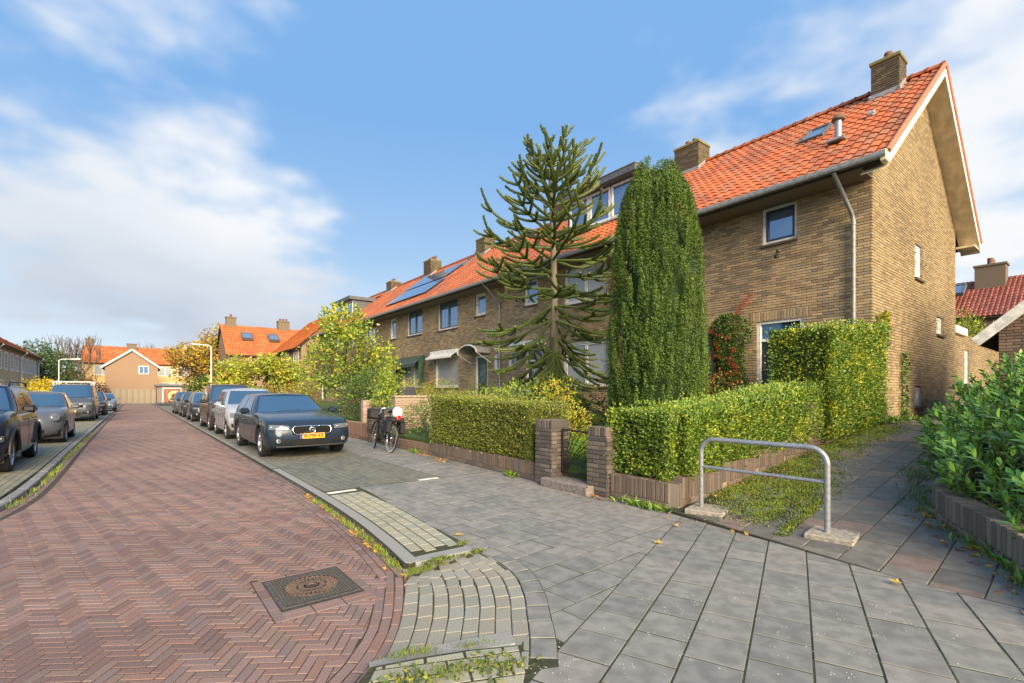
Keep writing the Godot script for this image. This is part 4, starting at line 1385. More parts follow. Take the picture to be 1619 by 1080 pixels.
# clipped hedge along a ground line: list of [X, s, ground]; half width, height
func hedge_run(o: Node3D, a: Vector3, b: Vector3, half: float, ha: float, hb: float, per: float, size: float, pal_of: Array, sun_side := 0) -> void:
	# a, b base points on the ground (world); ha, hb heights there
	var along_v := b - a
	var l := along_v.length()
	var dir := along_v.normalized()
	var side := Vector3.UP.cross(dir).normalized()
	var core := MB.new()
	var c0 := half - 0.16
	for q in 1:
		var p := []
		for e in [[a + dir * 0.12, ha], [b - dir * 0.12, hb]]:
			for sg in [-1.0, 1.0]:
				p.append(e[0] + side * sg * c0 + Vector3(0, 0.12, 0)); p.append(e[0] + side * sg * c0 + Vector3(0, e[1] - 0.16, 0))
		core.quad(p[0], p[4], p[5], p[1]); core.quad(p[2], p[3], p[7], p[6])
		core.quad(p[1], p[5], p[7], p[3]); core.quad(p[0], p[1], p[3], p[2]); core.quad(p[4], p[6], p[7], p[5])
	put(o, "branches", core, mats["twig"])
	var nz := FastNoiseLite.new(); nz.seed = rng.randi() % 999; nz.frequency = 1.4
	var nf := FastNoiseLite.new(); nf.seed = rng.randi() % 999; nf.frequency = 3.5
	var xs := []; var cs := []
	var hm := (ha + hb) * 0.5
	var areas := [l * hm, l * hm, l * half * 2, half * 2 * ha, half * 2 * hb]
	for f in 5:
		for k in int(areas[f] * per):
			var u := R(0, 1)
			var v := R(0, 1)
			var p: Vector3
			var n: Vector3
			var h := lerpf(ha, hb, u)
			match f:
				0: p = a + along_v * u + side * half + Vector3(0, h * v, 0); n = side
				1: p = a + along_v * u - side * half + Vector3(0, h * v, 0); n = -side
				2: p = a + along_v * u + side * half * (v * 2 - 1) + Vector3(0, h, 0); n = Vector3.UP
				3: p = a + side * half * (u * 2 - 1) + Vector3(0, ha * v, 0); n = -dir
				4: p = b + side * half * (u * 2 - 1) + Vector3(0, hb * v, 0); n = dir
			# rounded arrises and an uneven surface
			var deep := absf(rng.randfn(0.0, 0.075)) + 0.035 * (nz.get_noise_3dv(p) + 1.0)
			if f < 2 or f > 2:
				var hh := lerpf(ha, hb, u) if f < 2 else (ha if f == 3 else hb)
				if v > 0.9: deep += (v - 0.9) * 0.5
				if v < 0.08: deep += (0.08 - v) * 0.8
			var q := p - n * deep
			if R(0, 1) < 0.02: q = p + n * R(0.02, 0.09)
			xs.append(leaf_at(q, (n + Vector3.UP * 0.35).normalized(), size))
			var tone := nf.get_noise_3dv(p * 0.6) * 1.3 + R(-0.45, 0.45)
			var pal: Array = pal_of[0] if tone < 0.12 else (pal_of[1] if tone < 0.5 else pal_of[2])
			cs.append(pick(pal))
	mass(o, "leaves", leaf_kind("round"), xs, cs, mats["leaf"])

const G_DARK := [Color(0.045, 0.093, 0.018), Color(0.063, 0.120, 0.024), Color(0.039, 0.078, 0.021)]
const G_MID := [Color(0.145, 0.246, 0.031), Color(0.187, 0.289, 0.034), Color(0.119, 0.204, 0.031)]
const G_LIME := [Color(0.330, 0.405, 0.033), Color(0.270, 0.360, 0.030), Color(0.405, 0.450, 0.045)]
const G_GOLD := [Color(0.520, 0.416, 0.026), Color(0.429, 0.390, 0.033), Color(0.546, 0.364, 0.026)]
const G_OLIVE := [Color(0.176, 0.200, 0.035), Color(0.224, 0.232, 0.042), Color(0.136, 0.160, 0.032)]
const G_RUST := [Color(0.312, 0.156, 0.036), Color(0.240, 0.120, 0.036), Color(0.384, 0.204, 0.042)]

# leafy clump: points spread through an ellipsoid, denser near its skin
func blob(xs: Array, cs: Array, c: Vector3, r: Vector3, count: int, size: float, pal_of: Array, rough := 0.25, loose := 0.9) -> void:
	var nz := FastNoiseLite.new(); nz.seed = rng.randi() % 999; nz.frequency = 1.6 / maxf(r.x, 0.2)
	for k in count:
		var d := Vector3(rng.randfn(), rng.randfn(), rng.randfn()).normalized()
		var w := 1.0 + nz.get_noise_3dv(d * r.x * 1.2) * rough * 2.0
		var f := pow(R(0, 1), 0.28) * w
		var p := c + d * r * f
		xs.append(leaf_at(p, d, size, loose))
		var t := R(-0.5, 0.5) + nz.get_noise_3dv(d * 2.1 + Vector3(5, 1, 2)) * 1.2 + d.y * 0.15
		cs.append(pick(pal_of[0] if t < 0.0 else (pal_of[1] if t < 0.4 else pal_of[2])))

func bush(called: String, label: String, at: Vector3, blobs: Array, size: float, per: float, pal_of: Array, leaf := "round", cat := "shrub", grp := "", mat := "leaf", stems := true) -> Node3D:
	var o := thing(called, label, cat, at, 0.0, grp)
	var xs := []; var cs := []
	var st := MB.new()
	for q in blobs:
		var c: Vector3 = at + q[0]
		var r: Vector3 = q[1]
		blob(xs, cs, c, r, int(per * (r.x * r.y + r.y * r.z + r.x * r.z)), size, pal_of, 0.28)
		if stems:
			for k in 4:
				st.tube([at + Vector3(R(-0.1, 0.1), -0.05, R(-0.1, 0.1)), at.lerp(c, 0.5) + Vector3(R(-0.15, 0.15), 0, R(-0.15, 0.15)), c + Vector3(R(-0.5, 0.5) * r.x, R(-0.2, 0.5) * r.y, R(-0.5, 0.5) * r.z)], [0.025, 0.016, 0.006], 5)
	mass(o, "leaves", leaf_kind(leaf), xs, cs, mats[mat])
	if stems: put(o, "stems", st, mats["bark"])
	return o

# branching tree; returns tips
func limbs(b: MB, p: Vector3, d: Vector3, l: float, r: float, depth: int, tips: Array, up := 0.25, spread := 0.65) -> void:
	var q := p
	var pts := [p]; var rad := [r]
	var dd := d
	for k in 3:
		dd = (dd + Vector3(R(-1, 1), R(-1, 1), R(-1, 1)) * 0.14 + Vector3.UP * up * 0.2).normalized()
		q += dd * l / 3.0
		pts.append(q); rad.append(r * (1.0 - 0.12 * (k + 1)))
	b.tube(pts, rad, 7 if depth > 2 else 5, depth == 0)
	if depth <= 1: tips.append(q)
	if depth == 0: return
	var n := 3 if depth > 1 else 2 + rng.randi() % 2
	for k in n:
		var a := TAU * (k + R(0, 0.6)) / n
		var x := dd.cross(Vector3(0.3, 0.9, 0.2)).normalized().rotated(dd, a)
		limbs(b, q if k > 0 else pts[2], (dd + x * spread + Vector3.UP * up * 0.4).normalized(), l * R(0.62, 0.85), r * 0.62, depth - 1, tips, up, spread)

func tree(called: String, label: String, at: Vector3, trunk_h: float, l: float, r: float, depth: int, leaf_n: int, size: float, rad: float, pal_of: Array, leaf := "round", grp := "", up := 0.25, spread := 0.65, lean := Vector3.ZERO) -> Node3D:
	var o := thing(called, label, "tree", at, 0.0, grp)
	var b := MB.new()
	var tips := []
	b.tube([at - Vector3(0, 0.2, 0), at + Vector3(0, trunk_h * 0.5, 0) + lean * 0.5, at + Vector3(0, trunk_h, 0) + lean], [r * 1.25, r, r * 0.9], 9)
	for k in 4:
		var a := TAU * (k + R(0, 0.5)) / 4
		limbs(b, at + Vector3(0, trunk_h * R(0.8, 1.0), 0) + lean, Vector3(cos(a) * spread, R(0.5, 1.0), sin(a) * spread).normalized(), l, r * 0.62, depth, tips, up, spread)
	put(o, "trunk", b, mats["bark"])
	if leaf_n > 0:
		var xs := []; var cs := []
		for t in tips: blob(xs, cs, t, Vector3(rad, rad * 0.8, rad), leaf_n, size, pal_of, 0.3, 1.2)
		mass(o, "crown", leaf_kind(leaf), xs, cs, mats["leaf"])
	return o

func tuft_strip(called: String, label: String, cat: String, spots: Array, size: float, pal: Array, leaf := "blade", kind := "stuff") -> void:
	var xs := []; var cs := []
	for p in spots:
		xs.append(aim(p, Vector3(R(-0.6, 0.6), 1.0, R(-0.6, 0.6)), size * R(0.5, 1.4), R(0, TAU))); cs.append(pick(pal))
	var o := mass(self, called, leaf_kind(leaf), xs, cs, mats["blade"])
	tag(o, label, cat, "", kind)

# spots along a line (X, s) at given ground level
func strip(line: Array, n: int, wide: float, y := 0.0, sloped := false, clump := 3.0) -> Array:
	var out := []
	var nz := FastNoiseLite.new(); nz.seed = rng.randi() % 999; nz.frequency = clump
	var tries := 0
	while out.size() < n and tries < n * 6:
		tries += 1
		var k := rng.randi() % (line.size() - 1)
		var p: Vector2 = (line[k] as Vector2).lerp(line[k + 1], R(0, 1))
		p += Vector2(rng.randfn(0, wide), rng.randfn(0, wide))
		if nz.get_noise_2d(p.x, p.y) < R(-0.35, 0.25): continue
		out.append(P(p.x, y + (rise(p.x) if sloped else 0.0), p.y))
	return out

func monkey_puzzle() -> void:
	var at := P(9.5, 0.55, 10.35)
	var o := thing("monkey_puzzle_tree", "tall spiky monkey puzzle tree with rope-like upcurved branches before the terrace", "tree", at)
	var top := 7.75
	var tb := MB.new()
	var pts := []; var rad := []
	for k in 13:
		var f := k / 12.0
		pts.append(at + Vector3(0.10 * sin(f * 3.0), -0.2 + f * (top + 0.1), 0.06 * sin(f * 4.0))); rad.append(lerpf(0.165, 0.05, pow(f, 0.85)))
	tb.tube(pts, rad, 12)
	put(o, "trunk", tb, M("monkeybark", lin(0.20, 0.175, 0.13), 0.95, "grain", 5.0, 1.2))
	var br := MB.new()
	br.col = Color(0.08, 0.11, 0.025)
	var xs := []; var cs := []
	var level := 0
	var y := 1.3
	while y < top - 0.3:
		var f := y / top          # 0 bottom .. 1 top
		# reach of the whorl, slope of its branches
		var reach := 0.0
		var prof := [Vector2(0.0, 1.5), Vector2(0.18, 1.9), Vector2(0.35, 2.35), Vector2(0.55, 2.30), Vector2(0.72, 2.0), Vector2(0.86, 1.55), Vector2(1.0, 0.95)]
		for k in prof.size() - 1:
			if f >= prof[k].x: reach = lerpf(prof[k].y, prof[k + 1].y, (f - prof[k].x) / (prof[k + 1].x - prof[k].x))
		var pitch := lerpf(-1.1, 0.60, smoothstep(-0.05, 0.95, f))
		var n := 6
		for k in n:
			var a := TAU * (k + 0.37 * level + R(-0.16, 0.16)) / n
			var r := reach * R(0.82, 1.10)
			if f < 0.35 and sin(a) < -0.2 and R(0, 1) < 0.2: continue
			var h := Vector3(cos(a), 0, sin(a))
			monkey_branch(br, xs, cs, at + Vector3(0.10 * sin(f * 3.0), y, 0), h, r, pitch + R(-0.22, 0.22), 0.040, 2, f)
		y += lerpf(0.46, 0.36, f) * R(0.9, 1.1)
		level += 1
	# leader
	for k in 5:
		var a := TAU * k / 5.0 + 0.4
		monkey_branch(br, xs, cs, at + Vector3(0.02, top - 0.2, 0), Vector3(cos(a), 0, sin(a)), 0.36, 0.85, 0.05, 0, 1.0)
	monkey_branch(br, xs, cs, at + Vector3(0.02, top - 0.1, 0), Vector3(0.1, 0, 0.1), 0.35, 1.15, 0.05, 0, 1.0)
	put(o, "branches", br, mats["leaf"])
	mass(o, "scale_leaves", leaf_kind("scale"), xs, cs, mats["leaf"])

func monkey_branch(b: MB, xs: Array, cs: Array, p: Vector3, h: Vector3, l: float, start: float, r: float, depth: int, f: float) -> void:
	# leaves the trunk at angle `start` and bends up towards its tip; the lowest whorls hang
	var n := maxi(4, int(l / 0.16))
	var pts := [p]; var rad := [r * 0.8]
	var q := p
	var bend := (lerpf(0.15, 0.62, clampf(f * 2.2, 0.0, 1.0)) + R(-0.1, 0.2)) * (1.0 if depth == 2 else 0.7)
	var hh := h.normalized()
	var sway := R(-0.25, 0.25)
	for k in n:
		var t := (k + 1.0) / n
		var ang := start + bend * t * t
		if depth == 2: ang -= (0.30 if f < 0.75 else 0.12) * sin(t * PI) * (1.15 - f)
		ang = minf(ang, 1.05 if depth == 2 else 0.95)
		hh = (hh.rotated(Vector3.UP, sway / n) + Vector3(R(-1, 1), 0, R(-1, 1)) * 0.05).normalized()
		q += (hh * cos(ang) + Vector3.UP * sin(ang)) * l / n
		pts.append(q); rad.append(r * lerpf(1.0, 0.85, t))
		if depth == 2 and t > 0.28 and t < 0.96 and k % 2 == 0:
			for sg in [-1.0, 1.0]:
				if R(0, 1) < 0.22: continue
				monkey_branch(b, xs, cs, q, hh.rotated(Vector3.UP, sg * R(0.5, 1.1)), l * (1.0 - t * 0.45) * R(0.36, 0.58), ang * 0.75 - 0.10 + R(-0.12, 0.15), r * 0.92, 0, f)
	b.tube(pts, rad, 6)
	# overlapping pointed leaves in spirals
	var tot := int(l / 0.0105)
	var tint := R(0.75, 1.25)
	for k in tot:
		var t := (k + R(0, 1)) / tot
		var idx := mini(int(t * n), n - 1)
		var a: Vector3 = pts[idx]
		var c: Vector3 = pts[idx + 1]
		var d := (c - a).normalized()
		var x := d.cross(Vector3(0.3, 0.5, 0.8)).normalized().rotated(d, k * 2.4)
		var o := a.lerp(c, t * n - idx) + x * r * 0.6
		xs.append(aim(o, x * 0.6 + d, R(0.044, 0.060), R(-0.4, 0.4)))
		cs.append(jit(scaled(Color(0.12, 0.165, 0.028) if t < 0.80 else Color(0.22, 0.26, 0.035), tint), 0.18))

func yew() -> void:
	var at := P(8.25, 0.42, 5.85)
	var o := thing("columnar_yew", "tall dense dark green columnar yew rising behind the clipped hedge", "tree", at)
	var H := 5.45
	var prof := [Vector2(0.0, 0.80), Vector2(0.10, 0.93), Vector2(0.30, 0.97), Vector2(0.55, 0.90), Vector2(0.75, 0.82), Vector2(0.88, 0.70), Vector2(0.95, 0.55), Vector2(1.0, 0.34)]
	var rad := func(f: float) -> float:
		for k in prof.size() - 1:
			if f <= prof[k + 1].x: return lerpf(prof[k].y, prof[k + 1].y, (f - prof[k].x) / (prof[k + 1].x - prof[k].x))
		return 0.1
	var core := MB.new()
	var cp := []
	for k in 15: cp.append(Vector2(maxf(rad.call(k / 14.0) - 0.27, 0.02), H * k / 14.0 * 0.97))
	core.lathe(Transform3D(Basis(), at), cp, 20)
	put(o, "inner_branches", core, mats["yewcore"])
	var tr := MB.new()
	tr.tube([at - Vector3(0, 0.2, 0), at + Vector3(0, 0.8, 0)], [0.2, 0.15], 8)
	put(o, "trunk", tr, mats["bark"])
	# upright shoots side by side all over the column, each clothed in short needles
	var xs := []; var cs := []
	var nz := FastNoiseLite.new(); nz.seed = 21; nz.frequency = 1.5
	for k in 1750:
		var a := R(0, TAU)
		var f := R(-0.02, 0.955)
		if k > 1580: f = R(0.82, 0.985)
		var l := R(0.32, 0.62)
		# ribs of shoots that stand proud, with hollows between them
		var rib := sin(a * 11.0 + nz.get_noise_2d(a * 2.0, f * 4.0) * 5.0) * 0.5 + nz.get_noise_2d(a * 3.0 + 40.0, f * 9.0) * 0.9
		var push := 0.95 + 0.075 * rib
		var r0: float = rad.call(clampf(f, 0, 1)) * push * R(0.90, 1.0)
		var r1: float = rad.call(clampf(f + l / H, 0, 1)) * push * R(0.98, 1.04)
		var base := at + Vector3(cos(a) * r0, f * H, sin(a) * r0)
		var tip := at + Vector3(cos(a) * r1, minf(f * H + l, H + R(-0.1, 0.28) - r1 * 0.25), sin(a) * r1)
		var rib_tone := R(0, 1) + rib * 0.6  # shade painted into the needles: hollows darker, proud ribs lighter, plus random tone
		var n := int(l * 140)
		for m in n:
			var t := (m + R(0, 1)) / n
			var d := Vector3(R(-1, 1), R(-0.4, 0.4), R(-1, 1)).normalized()
			var w := 0.062 * (1.0 - 0.75 * t * t)
			xs.append(aim(base.lerp(tip, t) + d * w * R(0.3, 1.0), d + Vector3.UP * 0.9, R(0.034, 0.055), R(0, TAU)))
			cs.append(jit(Color(0.034, 0.082, 0.013).lerp(Color(0.17, 0.27, 0.030), clampf(rib_tone * 0.42 + t * 0.5 + R(-0.2, 0.2), 0, 1)), 0.10))
	mass(o, "foliage", leaf_kind("needle"), xs, cs, mats["needle"])

func hedges() -> void:
	var pal_sun := [G_MID, G_LIME, G_LIME + G_GOLD]
	# right-hand front hedge, wrapping the corner in one plant row
	var o := thing("clipped_hedge", "low clipped lime green hedge on the brick wall behind the steel barrier", "hedge", P(5.6, 0.3, 3.8))
	hedge_run(o, P(5.58, 0.33, 4.48), P(5.52, 0.33, 3.4), 0.42, 0.88, 0.90, 3800, 0.042, [G_MID, G_MID, G_LIME])
	hedge_run(o, P(5.3, 0.33, 3.72), P(9.45, 0.62, 3.66), 0.44, 0.88, 1.02, 3800, 0.042, [G_MID, G_MID + G_LIME, G_LIME])
	o = thing("tall_hedge", "tall clipped yellow-green hedge block standing against the corner of the end house", "hedge", P(10.6, 0.75, 3.8))
	hedge_run(o, P(9.3, 0.60, 3.62), P(12.06, 0.80, 3.58), 0.56, 1.98, 2.06, 3200, 0.046, [G_MID, G_MID + G_LIME, G_LIME + G_LIME + G_GOLD])
	# left-hand front hedge, shaded
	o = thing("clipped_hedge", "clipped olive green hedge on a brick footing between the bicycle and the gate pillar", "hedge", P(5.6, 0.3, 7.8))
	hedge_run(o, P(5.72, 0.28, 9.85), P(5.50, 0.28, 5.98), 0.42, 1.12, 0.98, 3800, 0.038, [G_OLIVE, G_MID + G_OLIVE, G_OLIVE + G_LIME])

func laurel() -> void:
	var at := P(8.5, 0.4, 0.2)
	var o := thing("laurel_bush", "big glossy dark green laurel bush behind the low wall of upright bricks", "shrub", at)
	var pal := [lin(0.091, 0.232, 0.034), lin(0.116, 0.281, 0.040), lin(0.073, 0.183, 0.034), lin(0.159, 0.342, 0.055), lin(0.220, 0.403, 0.061), lin(0.098, 0.195, 0.049)]
	var xs := []; var cs := []
	var st := MB.new()
	var core := MB.new()
	var hmap := func(x: float, s: float) -> float:
		var edge := clampf((minf(0.40 + (x - 5.24) * 0.646, 1.05 + (x - 6.2) * 0.22) + 0.1 - s) / 1.1, 0.0, 1.0)
		return rise(x) * 0.8 + lerpf(0.45, 1.42, pow(edge, 0.7))
	for k in 1250:
		var x := R(5.2, 12.4)
		var s := R(-1.6, 1.72)
		if s > minf(0.40 + (x - 5.24) * 0.646, 1.05 + (x - 6.2) * 0.22): continue
		var top: float = hmap.call(x, s)
		var y0 := rise(x) * 0.8 + R(0.15, 0.95) * (top - rise(x) * 0.8 - 0.1)
		var outer: float = clampf(1.0 - (minf(0.40 + (x - 5.24) * 0.646, 1.05 + (x - 6.2) * 0.22) - s) / 0.9, 0, 1)
		var dir := Vector3(R(-0.5, 0.3) - 0.1, 1.0, R(-0.5, 0.5) - outer * 0.7).normalized()
		var p := P(x, y0, s)
		var l := R(0.25, 0.42)
		if p.y + l > top + 0.1: p.y = top + 0.1 - l
		st.tube([p - dir * 0.2, p + dir * l * 0.9], [0.007, 0.004], 5, false)
		var n := 15
		for m in n:
			var t := (m + 0.5) / n
			var a := m * 2.4 + R(-0.3, 0.3)
			var side := dir.cross(Vector3(0.2, 0.3, 0.9)).normalized().rotated(dir, a)
			var up := lerpf(0.35, 1.3, t)
			xs.append(aim(p + dir * l * t, side + dir * up, R(0.10, 0.15) * lerpf(1.0, 0.8, t), 0))
			# roll so the upper face looks up
			var tr: Transform3D = xs[-1]
			var y := tr.basis.y.normalized()
			var z := (dir - y * dir.dot(y)).normalized()
			var sz := tr.basis.y.length()
			xs[-1] = Transform3D(Basis(y.cross(z) * sz, y * sz, z * sz), tr.origin)
			cs.append(3 + rng.randi() % 2 if t > 0.75 and R(0, 1) < 0.6 else rng.randi() % 4 if R(0, 1) < 0.8 else 5)
	for k in 16:
		var x := 6.3 + k * 0.38
		var b := minf(0.40 + (x - 5.24) * 0.646, 1.05 + (x - 6.2) * 0.22) - 0.45
		var h: float = hmap.call(x, b - 0.4) - 0.45
		core.box(Transform3D(Basis(), P(x, h * 0.5 + rise(x) * 0.3, (b - 1.7) * 0.5)), Vector3(0.39, h - rise(x) * 0.6, b + 1.0), 0.1)
	put(o, "inner_branches", core, mats["twig"])
	put(o, "stems", st, M("greenstem", lin(0.09, 0.12, 0.03), 0.6))
	pieces(o, "leaf", "leaves", leaf_kind("laurel"), xs, cs, pal, mats["gloss"], 300)

func garden_plants() -> void:
	monkey_puzzle()
	yew()
	hedges()
	laurel()
	# climbing firethorn between the door and the yew
	var at := P(11.9, 0.8, 6.25)
	var o := thing("firethorn", "dark climbing shrub with red berries trained on the wall left of the white-framed door", "shrub", at)
	var xs := []; var cs := []
	for k in 9500:
		var v := R(0, 1)
		var u := R(-1, 1)
		var w := 0.55 * (0.85 + 0.2 * sin(v * 9.0)) * (1.0 if v < 0.8 else sqrt(maxf(0.0, 1.0 - pow((v - 0.8) / 0.2, 2))))
		var p := P(12.0 - R(0.02, 0.42) * (1 - u * u * 0.5), 0.8 + v * 2.6, 6.25 + u * w)
		xs.append(leaf_at(p, Vector3(-1, 0.2, 0), 0.055)); cs.append(pick(G_DARK + G_DARK + G_MID))
	mass(o, "leaves", leaf_kind("round"), xs, cs, mats["leaf"])
	xs = []; cs = []
	var ber := MB.new()
	for k in 26:
		var c := P(11.62, R(1.5, 3.2), 6.25 + R(-0.55, 0.5))
		for m in 14:
			xs.append(Transform3D(Basis().scaled(Vector3.ONE * R(0.7, 1.2)), c + Vector3(R(-0.04, 0.04), R(-0.05, 0.05), R(-0.06, 0.06)))); cs.append(jit(lin(0.42, 0.035, 0.015), 0.2))
	for k in 26:
		var t := k / 26.0
		var c := P(11.9, 3.35 + t * 0.5, 6.15 - t * 0.45)
		for m in 5:
			xs.append(Transform3D(Basis(), c + Vector3(R(-0.05, 0.0), R(-0.08, 0.08), R(-0.08, 0.08)))); cs.append(jit(lin(0.36, 0.05, 0.02), 0.2))
	var sp := SphereMesh.new(); sp.radius = 0.014; sp.height = 0.026; sp.radial_segments = 6; sp.rings = 3
	mass(o, "berries", sp, xs, cs, M("berry", Color(1, 1, 1), 0.4))
	# shrubs of the near garden
	bush("autumn_shrub", "yellowing loose shrub beside the brick gate pillar", P(6.3, 0.42, 6.85), [[Vector3(0.1, 0.75, 0), Vector3(0.42, 0.55, 0.42)], [Vector3(-0.2, 0.25, 0.1), Vector3(0.4, 0.3, 0.4)], [Vector3(0.5, 0.4, 0.1), Vector3(0.4, 0.4, 0.35)]], 0.062, 1500, [G_LIME, G_GOLD, G_GOLD + G_RUST], "long")
	bush("garden_shrub", "broad leafy green shrub at the foot of the monkey puzzle tree", P(7.7, 0.45, 9.3), [[Vector3(0, 0.7, 0), Vector3(0.9, 0.62, 0.8)], [Vector3(0.5, 0.95, 0.7), Vector3(0.6, 0.45, 0.6)], [Vector3(-0.3, 0.6, -1.1), Vector3(0.7, 0.55, 0.8)]], 0.10, 520, [G_MID, G_LIME, G_MID], "long")
	bush("garden_shrub", "dark green rounded shrub in shade left of the columnar yew", P(9.3, 0.6, 7.6), [[Vector3(0, 0.55, 0), Vector3(0.75, 0.6, 0.7)]], 0.06, 900, [G_DARK, G_DARK, G_MID])
	bush("garden_shrub", "russet low shrub in front of the columnar yew's foot", P(8.1, 0.45, 6.9), [[Vector3(0, 0.35, 0), Vector3(0.4, 0.4, 0.4)]], 0.06, 700, [G_RUST, G_DARK, G_OLIVE])
	bush("garden_shrub", "reddish and yellow flowering shrub between the yew and the climbing firethorn", P(9.9, 0.65, 6.0), [[Vector3(0, 0.55, 0), Vector3(0.65, 0.6, 0.6)], [Vector3(0.6, 0.75, 0.3), Vector3(0.5, 0.5, 0.45)]], 0.06, 900, [G_OLIVE, G_RUST, G_GOLD])
	# plants further along
	bush("garden_shrub", "leafy evergreen shrub just behind the parked black bicycle", P(6.0, 0.25, 11.1), [[Vector3(0, 0.6, 0.1), Vector3(0.35, 0.6, 0.5)], [Vector3(0.1, 0.5, -0.8), Vector3(0.4, 0.5, 0.5)], [Vector3(0.2, 0.5, 0.8), Vector3(0.3, 0.5, 0.4)]], 0.085, 800, [G_DARK, G_MID, G_MID], "long")
	bush("conifer_shrub", "feathery bright green conifer shrub left of the bicycle", P(6.3, 0.3, 14.6), [[Vector3(0, 0.8, 0), Vector3(0.5, 0.85, 0.55)], [Vector3(0.05, 1.5, 0), Vector3(0.25, 0.5, 0.25)]], 0.11, 900, [G_MID, G_LIME, G_LIME], "needle")
	bush("round_shrub", "big rounded dark green shrub beside the parked navy estate car", P(6.6, 0.2, 17.4), [[Vector3(0, 1.0, 0), Vector3(0.95, 1.05, 1.0)], [Vector3(0.1, 1.5, 0.5), Vector3(0.7, 0.6, 0.7)]], 0.07, 1000, [G_DARK, G_DARK, G_MID])
	bush("garden_shrub", "yellow-green shrubs under the awning of the house with solar panels", P(8.6, 0.55, 19.0), [[Vector3(0, 0.8, 0), Vector3(0.9, 0.7, 1.0)], [Vector3(1.2, 0.9, -0.6), Vector3(0.9, 0.6, 0.9)]], 0.09, 420, [G_LIME, G_GOLD, G_MID], "long")
	bush("garden_shrub", "yellowish shrub below the white awning box of the third house", P(10.4, 0.7, 18.3), [[Vector3(0, 0.7, 0), Vector3(0.6, 0.65, 1.4)]], 0.09, 420, [G_LIME, G_GOLD, G_LIME], "long")
	bush("garden_shrub", "green shrub with long leaves below the arched canopy house's window", P(9.6, 0.6, 14.3), [[Vector3(0, 0.6, 0), Vector3(1.0, 0.55, 0.8)]], 0.09, 420, [G_MID, G_LIME, G_OLIVE], "long")
	# tree with big yellowing leaves
	o = thing("magnolia_tree", "bushy tree with large yellow and green leaves behind the navy estate car", "tree", P(7.6, 0.3, 21.7))
	var tb := MB.new()
	var tips := []
	for k in 6:
		var a := TAU * k / 6.0
		limbs(tb, P(7.6, 0.2, 21.7), Vector3(cos(a) * 0.55, 1.0, sin(a) * 0.55).normalized(), 1.5, 0.06, 3, tips, 0.5, 0.6)
	put(o, "trunk", tb, mats["bark"])
	xs = []; cs = []
	for q in [[Vector3(0, 2.9, 0), Vector3(1.7, 1.4, 1.7), 1300], [Vector3(-0.2, 4.2, 0.1), Vector3(1.05, 0.85, 1.05), 600], [Vector3(0.9, 2.2, 0.8), Vector3(1.2, 1.1, 1.1), 650], [Vector3(-0.9, 2.2, -0.8), Vector3(1.2, 1.1, 1.2), 650], [Vector3(0.3, 1.6, 0.2), Vector3(1.6, 0.9, 1.6), 500]]:
		blob(xs, cs, P(7.6, 0.3, 21.7) + q[0], q[1], int(q[2] * 1.5), 0.165, [G_MID, G_LIME, G_GOLD + G_LIME], 0.35, 1.2)
	mass(o, "crown", leaf_kind("round"), xs, cs, mats["leaf"])
	# climber on the gable and creeping plant
	o = thing("ivy_climber", "thin ivy climbing the sunlit gable beside the small low window", "climber", P(14.2, 0.85, 3.2))
	xs = []; cs = []
	for k in 420:
		var t := pow(R(0, 1), 1.4)
		xs.append(leaf_at(P(14.1 + rng.randfn(0, 0.13) * (1.0 - t * 0.4), 0.85 + t * 1.5, 3.28 - R(0, 0.08)), Vector3(0, 0.2, 1), 0.07)); cs.append(pick(G_MID + G_DARK))
	mass(o, "leaves", leaf_kind("round"), xs, cs, mats["leaf"])
	var vb := MB.new()
	vb.tube([P(14.1, 0.8, 3.27), P(14.15, 1.5, 3.28), P(14.1, 2.4, 3.285), P(14.2, 3.0, 3.285)], [0.012, 0.01, 0.006, 0.003], 5)
	put(o, "stem", vb, mats["bark"])
	o = thing("wall_creeper", "yellow-green creeper reaching up the house corner above the tall hedge", "climber", P(12.3, 2.8, 3.2))
	xs = []; cs = []
	for k in 500:
		var t := R(0, 1)
		xs.append(leaf_at(P(12.35 + rng.randfn(0, 0.20) * (1 - t * 0.7), 2.5 + t * 0.6, 3.22 + R(-0.1, 0.05)), Vector3(0, 0.4, 1), 0.07)); cs.append(pick(G_LIME + G_GOLD + G_MID))
	mass(o, "leaves", leaf_kind("round"), xs, cs, mats["leaf"])
	# planting on the rear wall of the yard
	bush("yard_shrub", "yellow-green bush spilling over the yard wall behind the end house", P(27.0, 2.5, 4.1), [[Vector3(0, 0.9, 0), Vector3(1.9, 1.0, 0.8)], [Vector3(1.9, 0.6, -0.2), Vector3(1.6, 0.75, 0.7)], [Vector3(-1.5, 1.2, 0), Vector3(1.0, 0.9, 0.7)]], 0.14, 420, [G_OLIVE, G_LIME, G_LIME], "long")

